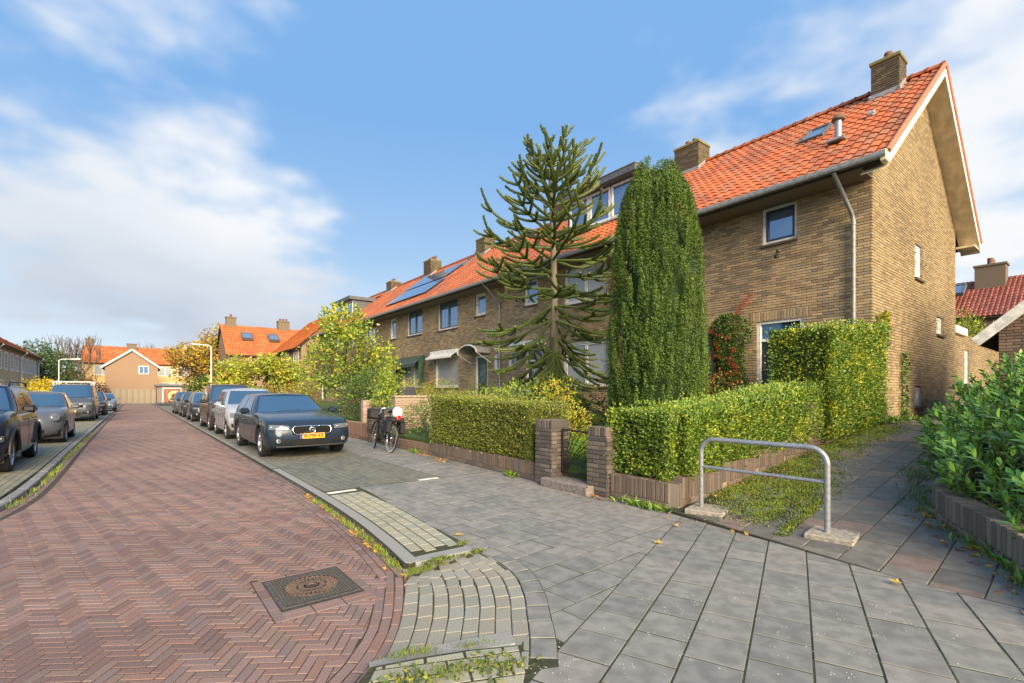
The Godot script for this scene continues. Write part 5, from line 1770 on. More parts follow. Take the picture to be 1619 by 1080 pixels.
func weeds() -> void:
	var kr := []
	for p in kerb_right:
		if p.y < 7.6: kr.append(p + Vector2(-0.03, 0))
	tuft_strip("kerb_grass", "mossy grass and weeds growing in the gutter along the curved right kerb", "grass", strip(kr.slice(4), 1500, 0.028, ROAD), 0.05, G_MID + G_OLIVE + G_LIME)
	tuft_strip("apron_grass", "strip of grass along the foot of the kerb end beside the fan of setts", "grass", strip(v2([1.75, 3.60, 2.0, 3.61, 2.38, 3.60]), 1100, 0.02, -0.045) + strip(v2([1.06, 2.52, 1.4, 2.38, 1.68, 2.22]), 500, 0.02, -0.03) + strip(v2([1.0, 2.25, 1.3, 2.1, 1.6, 1.98]), 260, 0.035, 0.0) + strip(v2([2.36, 3.84, 2.54, 3.93]), 160, 0.012, 0.0), 0.035, G_MID + G_OLIVE)
	var kl := []
	for p in kerb_left:
		if p.y < 24.0 and p.x > -3.5: kl.append(p + Vector2(0.05, 0))
	tuft_strip("kerb_grass", "grass growing in the gutter along the left kerb", "grass", strip(kl, 2200, 0.03, ROAD, false, 1.2), 0.06, G_MID + G_LIME + G_OLIVE)
	tuft_strip("path_grass", "mossy grass spreading over the old path tiles along the garden wall", "grass", strip(v2([5.7, 3.0, 8.5, 3.0, 12.0, 2.95]), 15000, 0.20, 0.0, true, 1.6) + strip(v2([5.35, 2.55, 6.4, 2.5, 7.4, 2.7]), 7000, 0.16, 0.0, true, 3.0) + strip(v2([5.0, 2.1, 6.2, 2.2]), 900, 0.03, 0.0, true, 4.0), 0.032, G_MID + G_LIME + G_LIME)
	tuft_strip("path_grass", "weeds along the right edge of the alley path under the laurel", "grass", strip(v2([6.4, 1.3, 8.2, 1.72, 10.5, 1.8]), 1800, 0.09, 0.0, true, 2.0) + strip(v2([4.6, 0.22, 5.4, 0.62, 6.3, 1.15]), 900, 0.07, 0.0, true, 3.0), 0.06, G_MID + G_DARK)
	# leafy weeds against the walls
	for q in [[P(4.98, 0.0, 3.72), 0.5, "low leafy green weeds at the foot of the wall under the right-hand hedge", 90], [P(5.10, 0.0, 6.55), 0.22, "single clump of bright green weeds at the foot of the wall under the olive hedge", 60], [P(5.3, 0.0, 10.6), 0.3, "small weeds by the bicycle's rear wheel", 40], [P(12.6, 0.85, 2.95), 1.1, "leafy weeds along the foot of the gable wall", 260], [P(5.6, 0.05, 0.70), 0.75, "weeds and ivy at the foot of the laurel's low brick wall", 200]]:
		var xs := []; var cs := []
		for k in q[3]:
			var p: Vector3 = q[0] + (Vector3(rng.randfn(0, 0.04), 0, rng.randfn(0, q[1] * 0.4)) if q[0].x < 5.5 else Vector3(rng.randfn(0, q[1] * 0.5), 0, 0))
			if q[0].x > 5.5 and q[0].x < 6.0: p += Vector3(0, 0, -(p.x - 5.6) * 0.52 + rng.randfn(0, 0.06)); p.y = rise(p.x)
			if q[0].x > 12: p += Vector3(0, 0, rng.randfn(0, 0.12))
			xs.append(aim(p, Vector3(R(-1, 1), R(0.5, 1.1), R(-1, 1)), R(0.07, 0.15), R(0, TAU))); cs.append(pick(G_MID + G_MID + [Color(0.06, 0.15, 0.02)]))
		var o := mass(self, "weeds", leaf_kind("long"), xs, cs, mats["leaf"])
		tag(o, q[2], "weeds", "", "stuff")
	# lawn of the near garden
	var xs := []; var cs := []
	for k in 26000:
		var x := R(5.7, 11.9)
		var s := R(4.4, 9.4)
		if k < 15000: x = R(5.6, 9.2); s = R(4.6, 7.0)
		xs.append(aim(P(x, garden_y(x), s), Vector3(R(-0.5, 0.5), 1, R(-0.5, 0.5)), R(0.05, 0.11), R(0, TAU))); cs.append(jit(Color(0.13, 0.30, 0.025) if R(0, 1) < 0.75 else Color(0.26, 0.32, 0.035), 0.2))
	tag(mass(self, "lawn_grass", leaf_kind("blade"), xs, cs, mats["blade"]), "bright green lawn of the garden behind the iron gate", "grass", "", "stuff")
	var mx := []; var mc := []
	for p in strip(v2([5.6, 3.05, 8.5, 3.05, 12.0, 3.0]), 9000, 0.19, 0.0, true, 1.6) + strip(v2([5.3, 2.55, 6.4, 2.5, 7.6, 2.75]), 5200, 0.17, 0.0, true, 2.6) + strip(v2([4.95, 2.1, 6.2, 2.2]), 900, 0.035, 0.0, true, 4.0) + strip(v2([1.0, 2.2, 1.6, 1.95]), 380, 0.06) + strip(v2([1.9, 3.62, 2.5, 3.6]), 500, 0.02):
		mx.append(aim(p + Vector3(0, R(0.002, 0.012), 0), Vector3(R(-1, 1), R(0.0, 0.5), R(-1, 1)), R(0.018, 0.036), R(0, TAU))); mc.append(pick(G_OLIVE + G_DARK + [Color(0.16, 0.19, 0.02)]))
	tag(mass(self, "moss", leaf_kind("round"), mx, mc, mats["litter"]), "patchy green moss creeping over the old path tiles", "moss", "", "stuff")
	var lx := []; var lc := []
	for k in 200:
		var q := Vector2(R(0.6, 4.0), R(-0.5, 2.4))
		if R(0, 1) < 0.65: q = Vector2(R(0.8, 3.8), R(0.4, 1.9))
		var cl := 1 + rng.randi() % 4
		for m in cl: 
			lx.append(Transform3D(Basis(Vector3.UP, R(0, TAU)).scaled(Vector3(R(0.5, 1.4), 0.3, R(0.5, 1.4))), P(q.x + rng.randfn(0, 0.02), 0.0012, q.y + rng.randfn(0, 0.02)))); lc.append(jit(Color(0.52, 0.52, 0.49), 0.15))
	var disc := CylinderMesh.new(); disc.top_radius = 0.0032; disc.bottom_radius = 0.0036; disc.height = 0.003; disc.radial_segments = 7; disc.rings = 0
	tag(mass(self, "lichen_specks", disc, lx, lc, mats["litter"]), "small pale lichen specks on the grey paving", "lichen", "", "stuff")
	# fallen leaves
	xs = []; cs = []
	var spots := strip(v2([5.05, 5.7, 4.98, 5.0, 4.95, 4.4]), 80, 0.07) + strip(v2([5.05, 8.6, 5.25, 10.4]), 60, 0.08) + strip(v2([4.75, 0.25, 5.5, 0.62, 6.4, 1.2]), 210, 0.12, 0.0, true) + strip(kr, 90, 0.05, ROAD) + strip(v2([5.5, 3.1, 9, 3.1]), 90, 0.25, 0.0, true) + strip(v2([4.8, 3.4, 5.0, 2.4]), 40, 0.3)
	for p in spots:
		xs.append(aim(p + Vector3(0, 0.012, 0), Vector3(R(-1, 1), R(-0.1, 0.35), R(-1, 1)), R(0.04, 0.075), R(0, TAU))); cs.append(pick(G_RUST + [Color(0.34, 0.15, 0.05), Color(0.45, 0.26, 0.04), Color(0.22, 0.11, 0.06)]))
	tag(mass(self, "fallen_leaves", leaf_kind("round"), xs, cs, mats["litter"]), "brown and orange fallen leaves gathered along walls and kerbs", "leaves", "", "stuff")
	for q in [[P(2.55, 0.012, 4.12), 0.9, "yellow fallen leaf lying on the grey tiles near the curved setts"], [P(1.72, ROAD + 0.02, 3.62), 0.3, "yellow fallen leaf in the gutter at the end of the kerb"], [P(4.45, 0.02, 1.08), 1.4, "bright yellow leaf lying at the edge of the dark path"], [P(3.9, 0.01, 2.75), 2.0, "dull orange leaf on the paving tiles before the barrier"]]:
		var b := MB.new()
		b.col = Color(0.62, 0.40, 0.03)
		for k in 5:
			var a: float = TAU * k / 5.0 + q[1]
			var d := Vector3(cos(a), 0, sin(a))
			var sd := Vector3(-sin(a), 0, cos(a))
			b.tri(q[0], q[0] + d * 0.025 + sd * 0.014 + Vector3(0, 0.006, 0), q[0] + d * 0.05 + Vector3(0, R(0.0, 0.02), 0))
			b.tri(q[0], q[0] + d * 0.05 + Vector3(0, 0.004, 0), q[0] + d * 0.025 - sd * 0.014 + Vector3(0, 0.006, 0))
		tag(put(self, "fallen_leaf", b, mats["litter"]), q[2], "leaf")

func garden_y(x: float) -> float: return lerpf(0.34, 0.82, clampf((x - 5.4) / 6.6, 0, 1))

# ---------------------------------------------------------------- garden walls, gate, barrier
func low_wall(o: Node3D, line: Array, y_of: Callable, h: float, pal: Array, limit: int) -> void:
	# upright bricks over one flat course, along (X, s)
	var core := MB.new()
	for i in line.size() - 1:
		var a: Vector2 = line[i]; var b: Vector2 = line[i + 1]
		var ya: float = y_of.call(a.x)
		var yb: float = y_of.call(b.x)
		var d := (b - a).normalized()
		var nn := Vector2(-d.y, d.x) * 0.085
		var q := []
		for e in [[a, ya], [b, yb]]:
			for sg in [-1.0, 1.0]:
				var p: Vector2 = e[0] + nn * sg
				q.append(P(p.x, e[1] - 0.3, p.y)); q.append(P(p.x, e[1] + h - 0.012, p.y))
		core.quad(q[0], q[1], q[5], q[4]); core.quad(q[2], q[6], q[7], q[3]); core.quad(q[1], q[3], q[7], q[5])
		core.quad(q[0], q[2], q[3], q[1]); core.quad(q[4], q[5], q[7], q[6])
	put(o, "core", core, mats["mortar"])
	var xs := []; var cs := []
	var up_h := h - 0.085
	for q in along(line, 0.0, 0.0655):
		var y: float = y_of.call(q[0].x)
		xs.append(Transform3D(Basis(Vector3.UP, q[1] + R(-0.02, 0.02)) * Basis.from_euler(Vector3(R(-0.012, 0.012), 0, R(-0.03, 0.03))), P(q[0].x, y + 0.085 + up_h * 0.5 + R(-0.004, 0.004), q[0].y)))
		cs.append(rng.randi() % pal.size())
	pieces(o, "upright_brick", "upright_bricks", ubox(Vector3(0.055, up_h, 0.2), 0.006), xs, cs, pal, mats["brick"], limit)
	xs = []; cs = []
	for q in along(line, 0.0, 0.222):
		var y: float = y_of.call(q[0].x)
		xs.append(Transform3D(Basis(Vector3.UP, q[1]), P(q[0].x, y + 0.04, q[0].y))); cs.append(rng.randi() % pal.size())
	pieces(o, "brick", "bricks", ubox(Vector3(0.21, 0.07, 0.205), 0.005), xs, cs, pal, mats["brick"], 60)

func pillar(label: String, x: float, s: float, w: float, h: float, y: float) -> void:
	var o := thing("gate_pillar", label, "pillar", P(x, y, s), 0.0, "brick pillars of the front gardens")
	put(o, "core", MB_box(P(x, y + h * 0.5 - 0.1, s), Vector3(w - 0.03, h + 0.17, w - 0.03)), mats["mortar"])
	var pal := [lin(0.15, 0.122, 0.10), lin(0.12, 0.10, 0.088), lin(0.18, 0.145, 0.12), lin(0.21, 0.175, 0.15), lin(0.105, 0.09, 0.082)]
	brickwork(o, Transform3D(Basis(Vector3(0, 0, 1), Vector3.UP, Vector3(-1, 0, 0)), P(x - w * 0.5, 0, s)), -w * 0.5, w * 0.5, y - 0.05, y + h - 0.1, [], pal, 60)
	brickwork(o, Transform3D(Basis(), P(x, 0, s - w * 0.5)), -w * 0.5, w * 0.5, y - 0.05, y + h - 0.1, [], pal, 60)
	var xs := []; var cs := []
	for k in 6:
		xs.append(Transform3D(Basis(Vector3.UP, R(-0.03, 0.03)), P(x, y + h - 0.03, s + (k - 2.5) * w / 6.0))); cs.append(rng.randi() % pal.size())
	pieces(o, "cap_brick", "cap_bricks", ubox(Vector3(w + 0.01, 0.13, w / 6.0 - 0.008), 0.008), xs, cs, pal, mats["brick"], 20)

func walls() -> void:
	var flat := func(x: float) -> float: return 0.0
	var o := thing("garden_wall", "low wall of upright brown bricks under the right-hand hedge, stepping up beside the alley path", "wall", P(5.2, 0, 3.4))
	low_wall(o, v2([5.20, 4.36, 5.20, 3.44]), flat, 0.33, PAL_PLINTH, 30)
	var stepped := func(x: float) -> float: return rise(5.2 + floor((x - 5.2) / 0.92) * 0.92)
	low_wall(o, v2([5.12, 3.41, 6.1, 3.40, 7.0, 3.40, 7.9, 3.40, 8.8, 3.40]), stepped, 0.34, PAL_PLINTH, 100)
	var hw := Transform3D(Basis(), P(0, 0, 3.30))
	put(o, "upper_core", MB_box(P(10.44, 0.75, 3.42), Vector3(3.28, 1.0, 0.2)), mats["mortar"])
	brickwork(o, hw, 8.8, 12.08, 0.35, 1.26, [], [lin(0.22, 0.15, 0.115), lin(0.19, 0.13, 0.10), lin(0.26, 0.19, 0.15), lin(0.16, 0.115, 0.095)], 60)
	o = thing("garden_wall", "low wall of upright bricks under the olive hedge left of the gate", "wall", P(5.3, 0, 7.8))
	low_wall(o, v2([5.22, 5.85, 5.34, 7.9, 5.46, 9.95]), flat, 0.30, PAL_PLINTH, 100)
	o = thing("garden_wall", "low pinkish brick wall behind the bicycle", "wall", P(5.5, 0, 11.5))
	low_wall(o, v2([5.48, 10.0, 5.50, 11.4, 5.52, 12.55]), flat, 0.24, [lin(0.27, 0.18, 0.14), lin(0.31, 0.22, 0.17), lin(0.24, 0.165, 0.13)], 60)
	o = thing("garden_wall", "low brick wall behind the front of the navy estate car", "wall", P(5.6, 0, 15))
	low_wall(o, v2([5.58, 13.9, 5.66, 16.6, 5.75, 24.0]), flat, 0.5, [lin(0.30, 0.17, 0.12), lin(0.34, 0.21, 0.15), lin(0.26, 0.15, 0.11)], 60)
	pillar("square brick gate pillar with mossy top at the end of the olive hedge", 5.24, 5.66, 0.38, 0.97, 0.0)
	pillar("square brick gate pillar half covered by the right-hand hedge", 5.24, 4.56, 0.36, 0.86, 0.06)
	pillar("pale brick post between the bicycle's front wheel and the garden entrance", 5.55, 12.75, 0.26, 0.92, 0.0)
	pillar("brick post beside the navy car's front corner", 5.60, 13.75, 0.34, 0.95, 0.0)
	pillar("slim brick post behind the bicycle at the end of the olive hedge", 5.62, 10.0, 0.24, 0.85, 0.0)
	# pale partition wall between two gardens, dark coping on its left part
	o = thing("partition_wall", "pale pinkish brick wall between two front gardens, lit by the sun", "wall", P(8, 0.4, 13.0))
	put(o, "core", MB_box(P(8.35, 0.62, 13.1), Vector3(4.9, 1.36, 0.18)), mats["mortar"])
	brickwork(o, Transform3D(Basis(), P(0, 0, 13.0)), 5.9, 10.8, 0.2, 1.28, [], [lin(0.42, 0.30, 0.23), lin(0.46, 0.34, 0.27), lin(0.38, 0.27, 0.21)], 40)
	var cp := MB.new()
	cp.box(Transform3D(Basis(), P(8.35, 1.33, 13.1)), Vector3(4.96, 0.06, 0.26), 0.01)
	put(o, "coping", cp, M("palecoping", lin(0.36, 0.29, 0.23), 0.85, "grain", 1.0))
	o = thing("partition_wall", "low pinkish wall end with a dark sheet over it beside the conifer shrub", "wall", P(6.6, 0.3, 15.2))
	put(o, "core", MB_box(P(6.9, 0.6, 15.3), Vector3(2.2, 1.2, 0.2)), M("pinkrender", lin(0.40, 0.28, 0.23), 0.9, "grain", 0.8, 0.1))
	var sh := MB.new()
	sh.box(Transform3D(Basis(Vector3(0, 0, 1), 0.12), P(7.3, 1.17, 15.2)), Vector3(0.62, 0.9, 0.34), 0.05)
	put(o, "dark_cover", sh, M("tarp", lin(0.045, 0.05, 0.06), 0.6, "blotch", 2.0))
	# garden soil
	var b := MB.new()
	b.prism(PackedVector2Array([Vector2(5.25, -3.5), Vector2(12.1, -3.5), Vector2(12.1, -86), Vector2(5.75, -86), Vector2(5.6, -16), Vector2(5.45, -10)]), -0.2, 0.0, 0.0, Transform3D(Basis(Vector3(0, 0, 1), atan(0.0727)), Vector3(5.4, 0.31, 0)) * Transform3D(Basis(), Vector3(-5.4, 0, 0)))
	struct("garden_soil", b, mats["turf"])
	# gate and its step
	o = thing("garden_gate", "low black iron gate with fanned rods between two brick pillars", "gate", P(5.24, 0.16, 5.1))
	var f := MB.new()
	var A := P(5.24, 0.20, 5.43); var B := P(5.24, 0.20, 4.78); var C := P(5.24, 0.84, 4.78); var D := P(5.24, 0.86, 5.43)
	for q in [[A, B], [B, C], [C, D], [D, A]]: f.bar(q[0], q[1], 0.028, 0.028, 0.003)
	put(o, "frame", f, mats["blackiron"])
	for k in 6:
		var r := MB.new()
		var t := (k + 0.7) / 6.0
		var e := C.lerp(B, t * 1.1 - 0.2) if k < 3 else D.lerp(C, 1.25 - t)
		r.tube([A, A.lerp(e, 0.5) + Vector3(0, 0.03, 0), e], [0.007], 6)
		put(o, "rod", r, mats["blackiron"])
	for k in 3:
		var r := MB.new()
		r.tube([A.lerp(D, 0.3 + 0.22 * k), B.lerp(C, 0.15 + 0.22 * k)], [0.006], 6)
		put(o, "cross_rod", r, mats["blackiron"])
	var st := MB.new()
	st.box(Transform3D(Basis(), P(5.22, 0.05, 5.1)), Vector3(0.62, 0.16, 0.98), 0.02)
	tag(put(self, "gate_step", st, M("stepstone", lin(0.20, 0.17, 0.155), 0.9, "grain", 1.5, 0.2)), "worn stone doorstep before the low iron gate", "step")
	var lv := MB.new()
	lv.box(Transform3D(Basis(), P(6.4, 0.36, 5.1)), Vector3(1.7, 0.1, 0.85))
	lv = MB.new()
	# small dark iron gate post by the entrance left of the bicycle
	o = thing("iron_gate", "narrow black iron gate standing open between the brick posts left of the bicycle", "gate", P(5.6, 0.1, 13.2))
	for q in [[P(5.6, 0.1, 13.45), P(5.6, 0.98, 13.45)], [P(5.6, 0.95, 13.45), P(5.95, 0.95, 13.25)], [P(5.6, 0.2, 13.45), P(5.95, 0.2, 13.25)], [P(5.95, 0.1, 13.25), P(5.95, 0.98, 13.25)], [P(5.77, 0.2, 13.35), P(5.77, 0.95, 13.35)]]:
		var r := MB.new()
		r.tube(q, [0.016], 6)
		put(o, "bar", r, mats["blackiron"])
	# laurel wall
	o = thing("garden_wall", "low wall of upright weathered bricks holding the laurel bush", "wall", P(5.4, 0, 0.5))
	var lw := func(x: float) -> float: return rise(x) * 0.9
	low_wall(o, v2([4.2, -0.20, 5.24, 0.42, 6.25, 1.08, 6.6, 1.18, 9.0, 1.34, 12.0, 1.4]), lw, 0.30, [lin(0.22, 0.19, 0.155), lin(0.18, 0.155, 0.13), lin(0.26, 0.22, 0.18), lin(0.15, 0.135, 0.115)], 130)
	var sl := MB.new()
	sl.prism(PackedVector2Array([Vector2(4.3, 0.1), Vector2(6.2, -1.0), Vector2(12, -1.3), Vector2(12, 4), Vector2(5, 4)]), -0.2, 0.12, 0.0, SLOPE)
	struct("planting_bed", sl, mats["soil"])

func barrier() -> void:
	var o := thing("steel_barrier", "galvanised tubular steel barrier with rounded corners across the alley entrance", "barrier", P(5.22, 0, 2.45))
	var s0 := 3.10; var s1 := 1.79; var x := 5.24
	var top := 0.89
	var r := 0.16
	var pts := [P(x, 0.0, s0), P(x, top - r, s0)]
	for k in 7:
		var a := PI * 0.5 * (k + 1) / 7.0
		pts.append(P(x, top - r + r * sin(a), s0 - r + r * cos(a)))
	for k in 7:
		var a := PI * 0.5 * k / 6.0
		pts.append(P(x, top - r + r * cos(a), s1 + r - r * sin(a)))
	pts.append(P(x, 0.0, s1))
	var b := MB.new()
	b.tube(pts, [0.027], 14)
	put(o, "bent_tube", b, mats["galv"])
	b = MB.new()
	b.tube([P(x, 0.565, s0), P(x, 0.565, s1)], [0.019], 12)
	put(o, "cross_tube", b, mats["galv"])
	b = MB.new()
	b.lathe(Transform3D(Basis(Vector3(0, 0, 1), PI * 0.5), P(x - 0.026, 0.70, s1 + 0.015)), [Vector2(0.008, 0.0), Vector2(0.008, 0.008), Vector2(0, 0.01)], 8)
	put(o, "bolt", b, mats["iron"])
	for q in [[3.02, 0.10, 0.30, "concrete foot under the barrier's post at the wall corner"], [1.75, 0.0, 0.28, "concrete foot under the barrier's post beside the path"]]:
		var c := MB.new()
		c.box(Transform3D(Basis(Vector3.UP, 0.12 + q[1]), P(x + 0.02, 0.02, q[0])), Vector3(0.42, 0.14, q[2] + 0.12), 0.012)
		tag(put(self, "concrete_foot", c, M("footblock", lin(0.33, 0.29, 0.24), 0.9, "grain", 1.6, 0.25)), q[3], "footing", "concrete feet of the barrier")

# ---------------------------------------------------------------- bicycle
func bicycle() -> void:
	var o := thing("bicycle", "black city bicycle with white-walled tyres leaning at the low wall, box on its rear rack", "bicycle", P(4.86, 0, 11.5))
	o.rotation = Vector3(0, -0.06, -0.13)
	# local: x to the right of the rider's path, forward = -z
	var fz := -0.58; var rz := 0.58; var r := 0.345
	for k in 2:
		var z := fz if k == 0 else rz
		var t := Transform3D(Basis(Vector3(0, 0, 1), PI * 0.5) if k == 1 else Basis(Vector3.UP, -0.25) * Basis(Vector3(0, 0, 1), PI * 0.5), Vector3(0, r, z))
		var rim := MB.new()
		rim.lathe(t, [Vector2(r - 0.05, -0.012), Vector2(r - 0.035, -0.016), Vector2(r - 0.03, 0.0), Vector2(r - 0.035, 0.016), Vector2(r - 0.05, 0.012), Vector2(r - 0.05, -0.012)], 36)
		var w := put(o, "wheel", rim, mats["alloy"], true)
		var ty := MB.new()
		ty.lathe(t, [Vector2(r - 0.022, -0.020), Vector2(r - 0.008, -0.019), Vector2(r, 0.0), Vector2(r - 0.008, 0.019), Vector2(r - 0.022, 0.020)], 36)
		put(w, "tyre", ty, mats["rubber"], true)
		var wh := MB.new()
		for sg in [-1.0, 1.0]: wh.lathe(t, [Vector2(r - 0.038, 0.019 * sg), Vector2(r - 0.022, 0.0215 * sg), Vector2(r - 0.010, 0.0205 * sg)], 36)
		put(w, "white_wall", wh, M("whitewall", lin(0.62, 0.60, 0.54), 0.6), true)
		var sp := MB.new()
		for j in 28:
			var a := TAU * j / 28.0
			sp.tube([t * Vector3(0.02 * cos(a + 0.8), 0.02 * (1 if j % 2 else -1), 0.02 * sin(a + 0.8)), t * Vector3((r - 0.045) * cos(a), 0, (r - 0.045) * sin(a))], [0.0016], 4, false)
		sp.lathe(t, [Vector2(0.0, -0.04), Vector2(0.025, -0.035), Vector2(0.025, 0.035), Vector2(0, 0.04)], 10)
		put(w, "spokes", sp, mats["alloy"], true)
		var mg := MB.new()
		var pr := []
		for j in 13:
			var a := PI * (0.05 + 0.95 * j / 12.0)
			pr.append(PackedVector3Array([t * Vector3((r + 0.02) * sin(a), -0.025, (r + 0.02) * -cos(a)) if false else Vector3(-0.026, r + (r + 0.02) * sin(a), z + (r + 0.02) * cos(a)), Vector3(0, r + (r + 0.035) * sin(a), z + (r + 0.035) * cos(a)), Vector3(0.026, r + (r + 0.02) * sin(a), z + (r + 0.02) * cos(a))]))
		mg.grid(pr)
		put(o, "mudguard", mg, mats["blackplastic"], true)
	var fr := MB.new()
	var bb := Vector3(0, 0.30, 0.12)
	var head := Vector3(0, 0.88, -0.40)
	var hb := Vector3(0, 0.68, -0.44)
	var seat := Vector3(0, 0.86, 0.27)
	for q in [[bb, hb, 0.021], [Vector3(0, 0.52, 0.17), head, 0.018], [bb, seat, 0.017], [head + Vector3(0, 0.05, 0.01), hb - Vector3(0, 0.05, -0.01), 0.02]]: fr.tube([q[0], q[1]], [q[2]], 8)
	for sg in [-0.05, 0.05]:
		fr.tube([bb + Vector3(sg * 0.5, 0, 0), Vector3(sg, r, rz)], [0.01], 6)
		fr.tube([seat + Vector3(sg * 0.4, -0.15, 0.0), Vector3(sg, r, rz)], [0.009], 6)
		fr.tube([hb + Vector3(sg * 0.8, 0, 0), Vector3(sg * 0.9, 0.5, -0.52), Vector3(sg, r, fz)], [0.012], 6)
	put(o, "frame", fr, M("bikepaint", lin(0.012, 0.013, 0.018), 0.25), true)
	var cg := MB.new()
	cg.box(Transform3D(Basis(Vector3(1, 0, 0), 0.08), Vector3(0.045, 0.32, 0.33)), Vector3(0.03, 0.15, 0.62), 0.014)
	put(o, "chain_guard", cg, mats["blackplastic"], true)
	var ck := MB.new()
	ck.tube([bb + Vector3(0.07, 0, 0), bb + Vector3(0.09, -0.16, 0.05)], [0.01], 6)
	ck.tube([bb + Vector3(-0.07, 0, 0), bb + Vector3(-0.09, 0.16, -0.05)], [0.01], 6)
	ck.box(Transform3D(Basis(), bb + Vector3(0.14, -0.16, 0.05)), Vector3(0.09, 0.022, 0.06), 0.005)
	ck.box(Transform3D(Basis(), bb + Vector3(-0.14, 0.16, -0.05)), Vector3(0.09, 0.022, 0.06), 0.005)
	put(o, "cranks", ck, mats["blackplastic"], true)
	var hbm := MB.new()
	hbm.tube([head, Vector3(0, 1.03, -0.40)], [0.014], 8)
	hbm.tube([Vector3(-0.30, 1.05, -0.16), Vector3(-0.28, 1.08, -0.30), Vector3(-0.10, 1.06, -0.42), Vector3(0, 1.04, -0.43), Vector3(0.10, 1.06, -0.42), Vector3(0.28, 1.08, -0.30), Vector3(0.30, 1.05, -0.16)], [0.012], 8)
	put(o, "handlebar", hbm, mats["chrome"], true)
	for sg in [-1.0, 1.0]:
		var gr := MB.new()
		gr.tube([Vector3(0.30 * sg, 1.05, -0.16), Vector3(0.285 * sg, 1.077, -0.27)], [0.017], 8)
		put(o, "grip", gr, mats["rubber"], true)
	var sd := MB.new()
	var rows := []
	for q in [[-0.15, 0.02, 0.0], [-0.11, 0.03, 0.015], [0.0, 0.055, 0.02], [0.10, 0.095, 0.03], [0.14, 0.08, 0.015]]:
		var line := PackedVector3Array()
		for k in 9:
			var a := TAU * k / 8.0
			line.append(Vector3(q[1] * cos(a), 0.955 + q[2] + 0.028 * sin(a), 0.27 + q[0]))
		rows.append(line)
	sd.grid(rows, true)
	sd.tube([seat, Vector3(0, 0.94, 0.28)], [0.013], 8)
	put(o, "saddle", sd, mats["blackplastic"], true)
	var rk := MB.new()
	for sg in [-0.06, 0.06]:
		rk.tube([Vector3(sg, 0.72, 0.30), Vector3(sg, 0.75, 0.90), Vector3(sg * 0.9, r, rz)], [0.007], 6)
	put(o, "rear_rack", rk, mats["blackiron"], true)
	var bg := MB.new()
	bg.box(Transform3D(Basis(), Vector3(0.0, 0.80, 0.62)), Vector3(0.34, 0.12, 0.40), 0.03)
	for sg in [-1.0, 1.0]: bg.box(Transform3D(Basis(Vector3(0, 0, 1), 0.06 * sg), Vector3(0.17 * sg, 0.62, 0.62)), Vector3(0.11, 0.32, 0.36), 0.035)
	put(o, "panniers", bg, M("pannier", lin(0.016, 0.016, 0.02), 0.7, "fine", 3.0), true)
	var ch := MB.new()
	ch.lathe(Transform3D(Basis(), Vector3(0.0, 0.87, 0.74)), [Vector2(0.10, 0.0), Vector2(0.125, 0.05), Vector2(0.12, 0.16), Vector2(0.08, 0.215), Vector2(0.0, 0.235)], 16)
	put(o, "white_cover", ch, M("whitecloth", lin(0.62, 0.62, 0.62), 0.7), true)
	var rl := MB.new()
	rl.lathe(Transform3D(Basis(Vector3(1, 0, 0), PI * 0.5), Vector3(0, 0.85, 0.85)), [Vector2(0.06, 0.0), Vector2(0.055, 0.02), Vector2(0.0, 0.03)], 14)
	put(o, "rear_reflector", rl, mats["red"], true)
	var fb := MB.new()
	fb.box(Transform3D(Basis(Vector3(1, 0, 0), -0.1), Vector3(-0.05, 0.88, -0.66)), Vector3(0.36, 0.26, 0.28), 0.03)
	put(o, "front_bag", fb, mats["pannier"], true)
	var hl := MB.new()
	hl.lathe(Transform3D(Basis(Vector3(1, 0, 0), -PI * 0.5), Vector3(0.0, 0.90, -0.44)), [Vector2(0.0, -0.05), Vector2(0.04, -0.04), Vector2(0.045, 0.02), Vector2(0.0, 0.03)], 12)
	put(o, "headlamp", hl, mats["chrome"], true)

# ---------------------------------------------------------------- simple far houses
func tile_plane(parent: Node3D, called: String, p: Vector3, u: Vector3, up: Vector3, w: float, l: float, pal: Array, sc := 1.0) -> void:
	var n := u.cross(up).normalized()
	if n.y < 0: n = -n
	var xs := []; var cs := []
	var nw := int(w / (0.206 * sc)); var nl := int(l / (0.333 * sc))
	for j in nl:
		for k in nw:
			xs.append(Transform3D(Basis(u * sc * (w / nw / (0.206 * sc)), up * sc, n * sc), p + u * (w * k / nw) + up * (l * j / nl))); cs.append(jit(pal[rng.randi() % pal.size()], 0.06))
	mass(parent, called, tile_mesh, xs, cs, mats["tilem"])

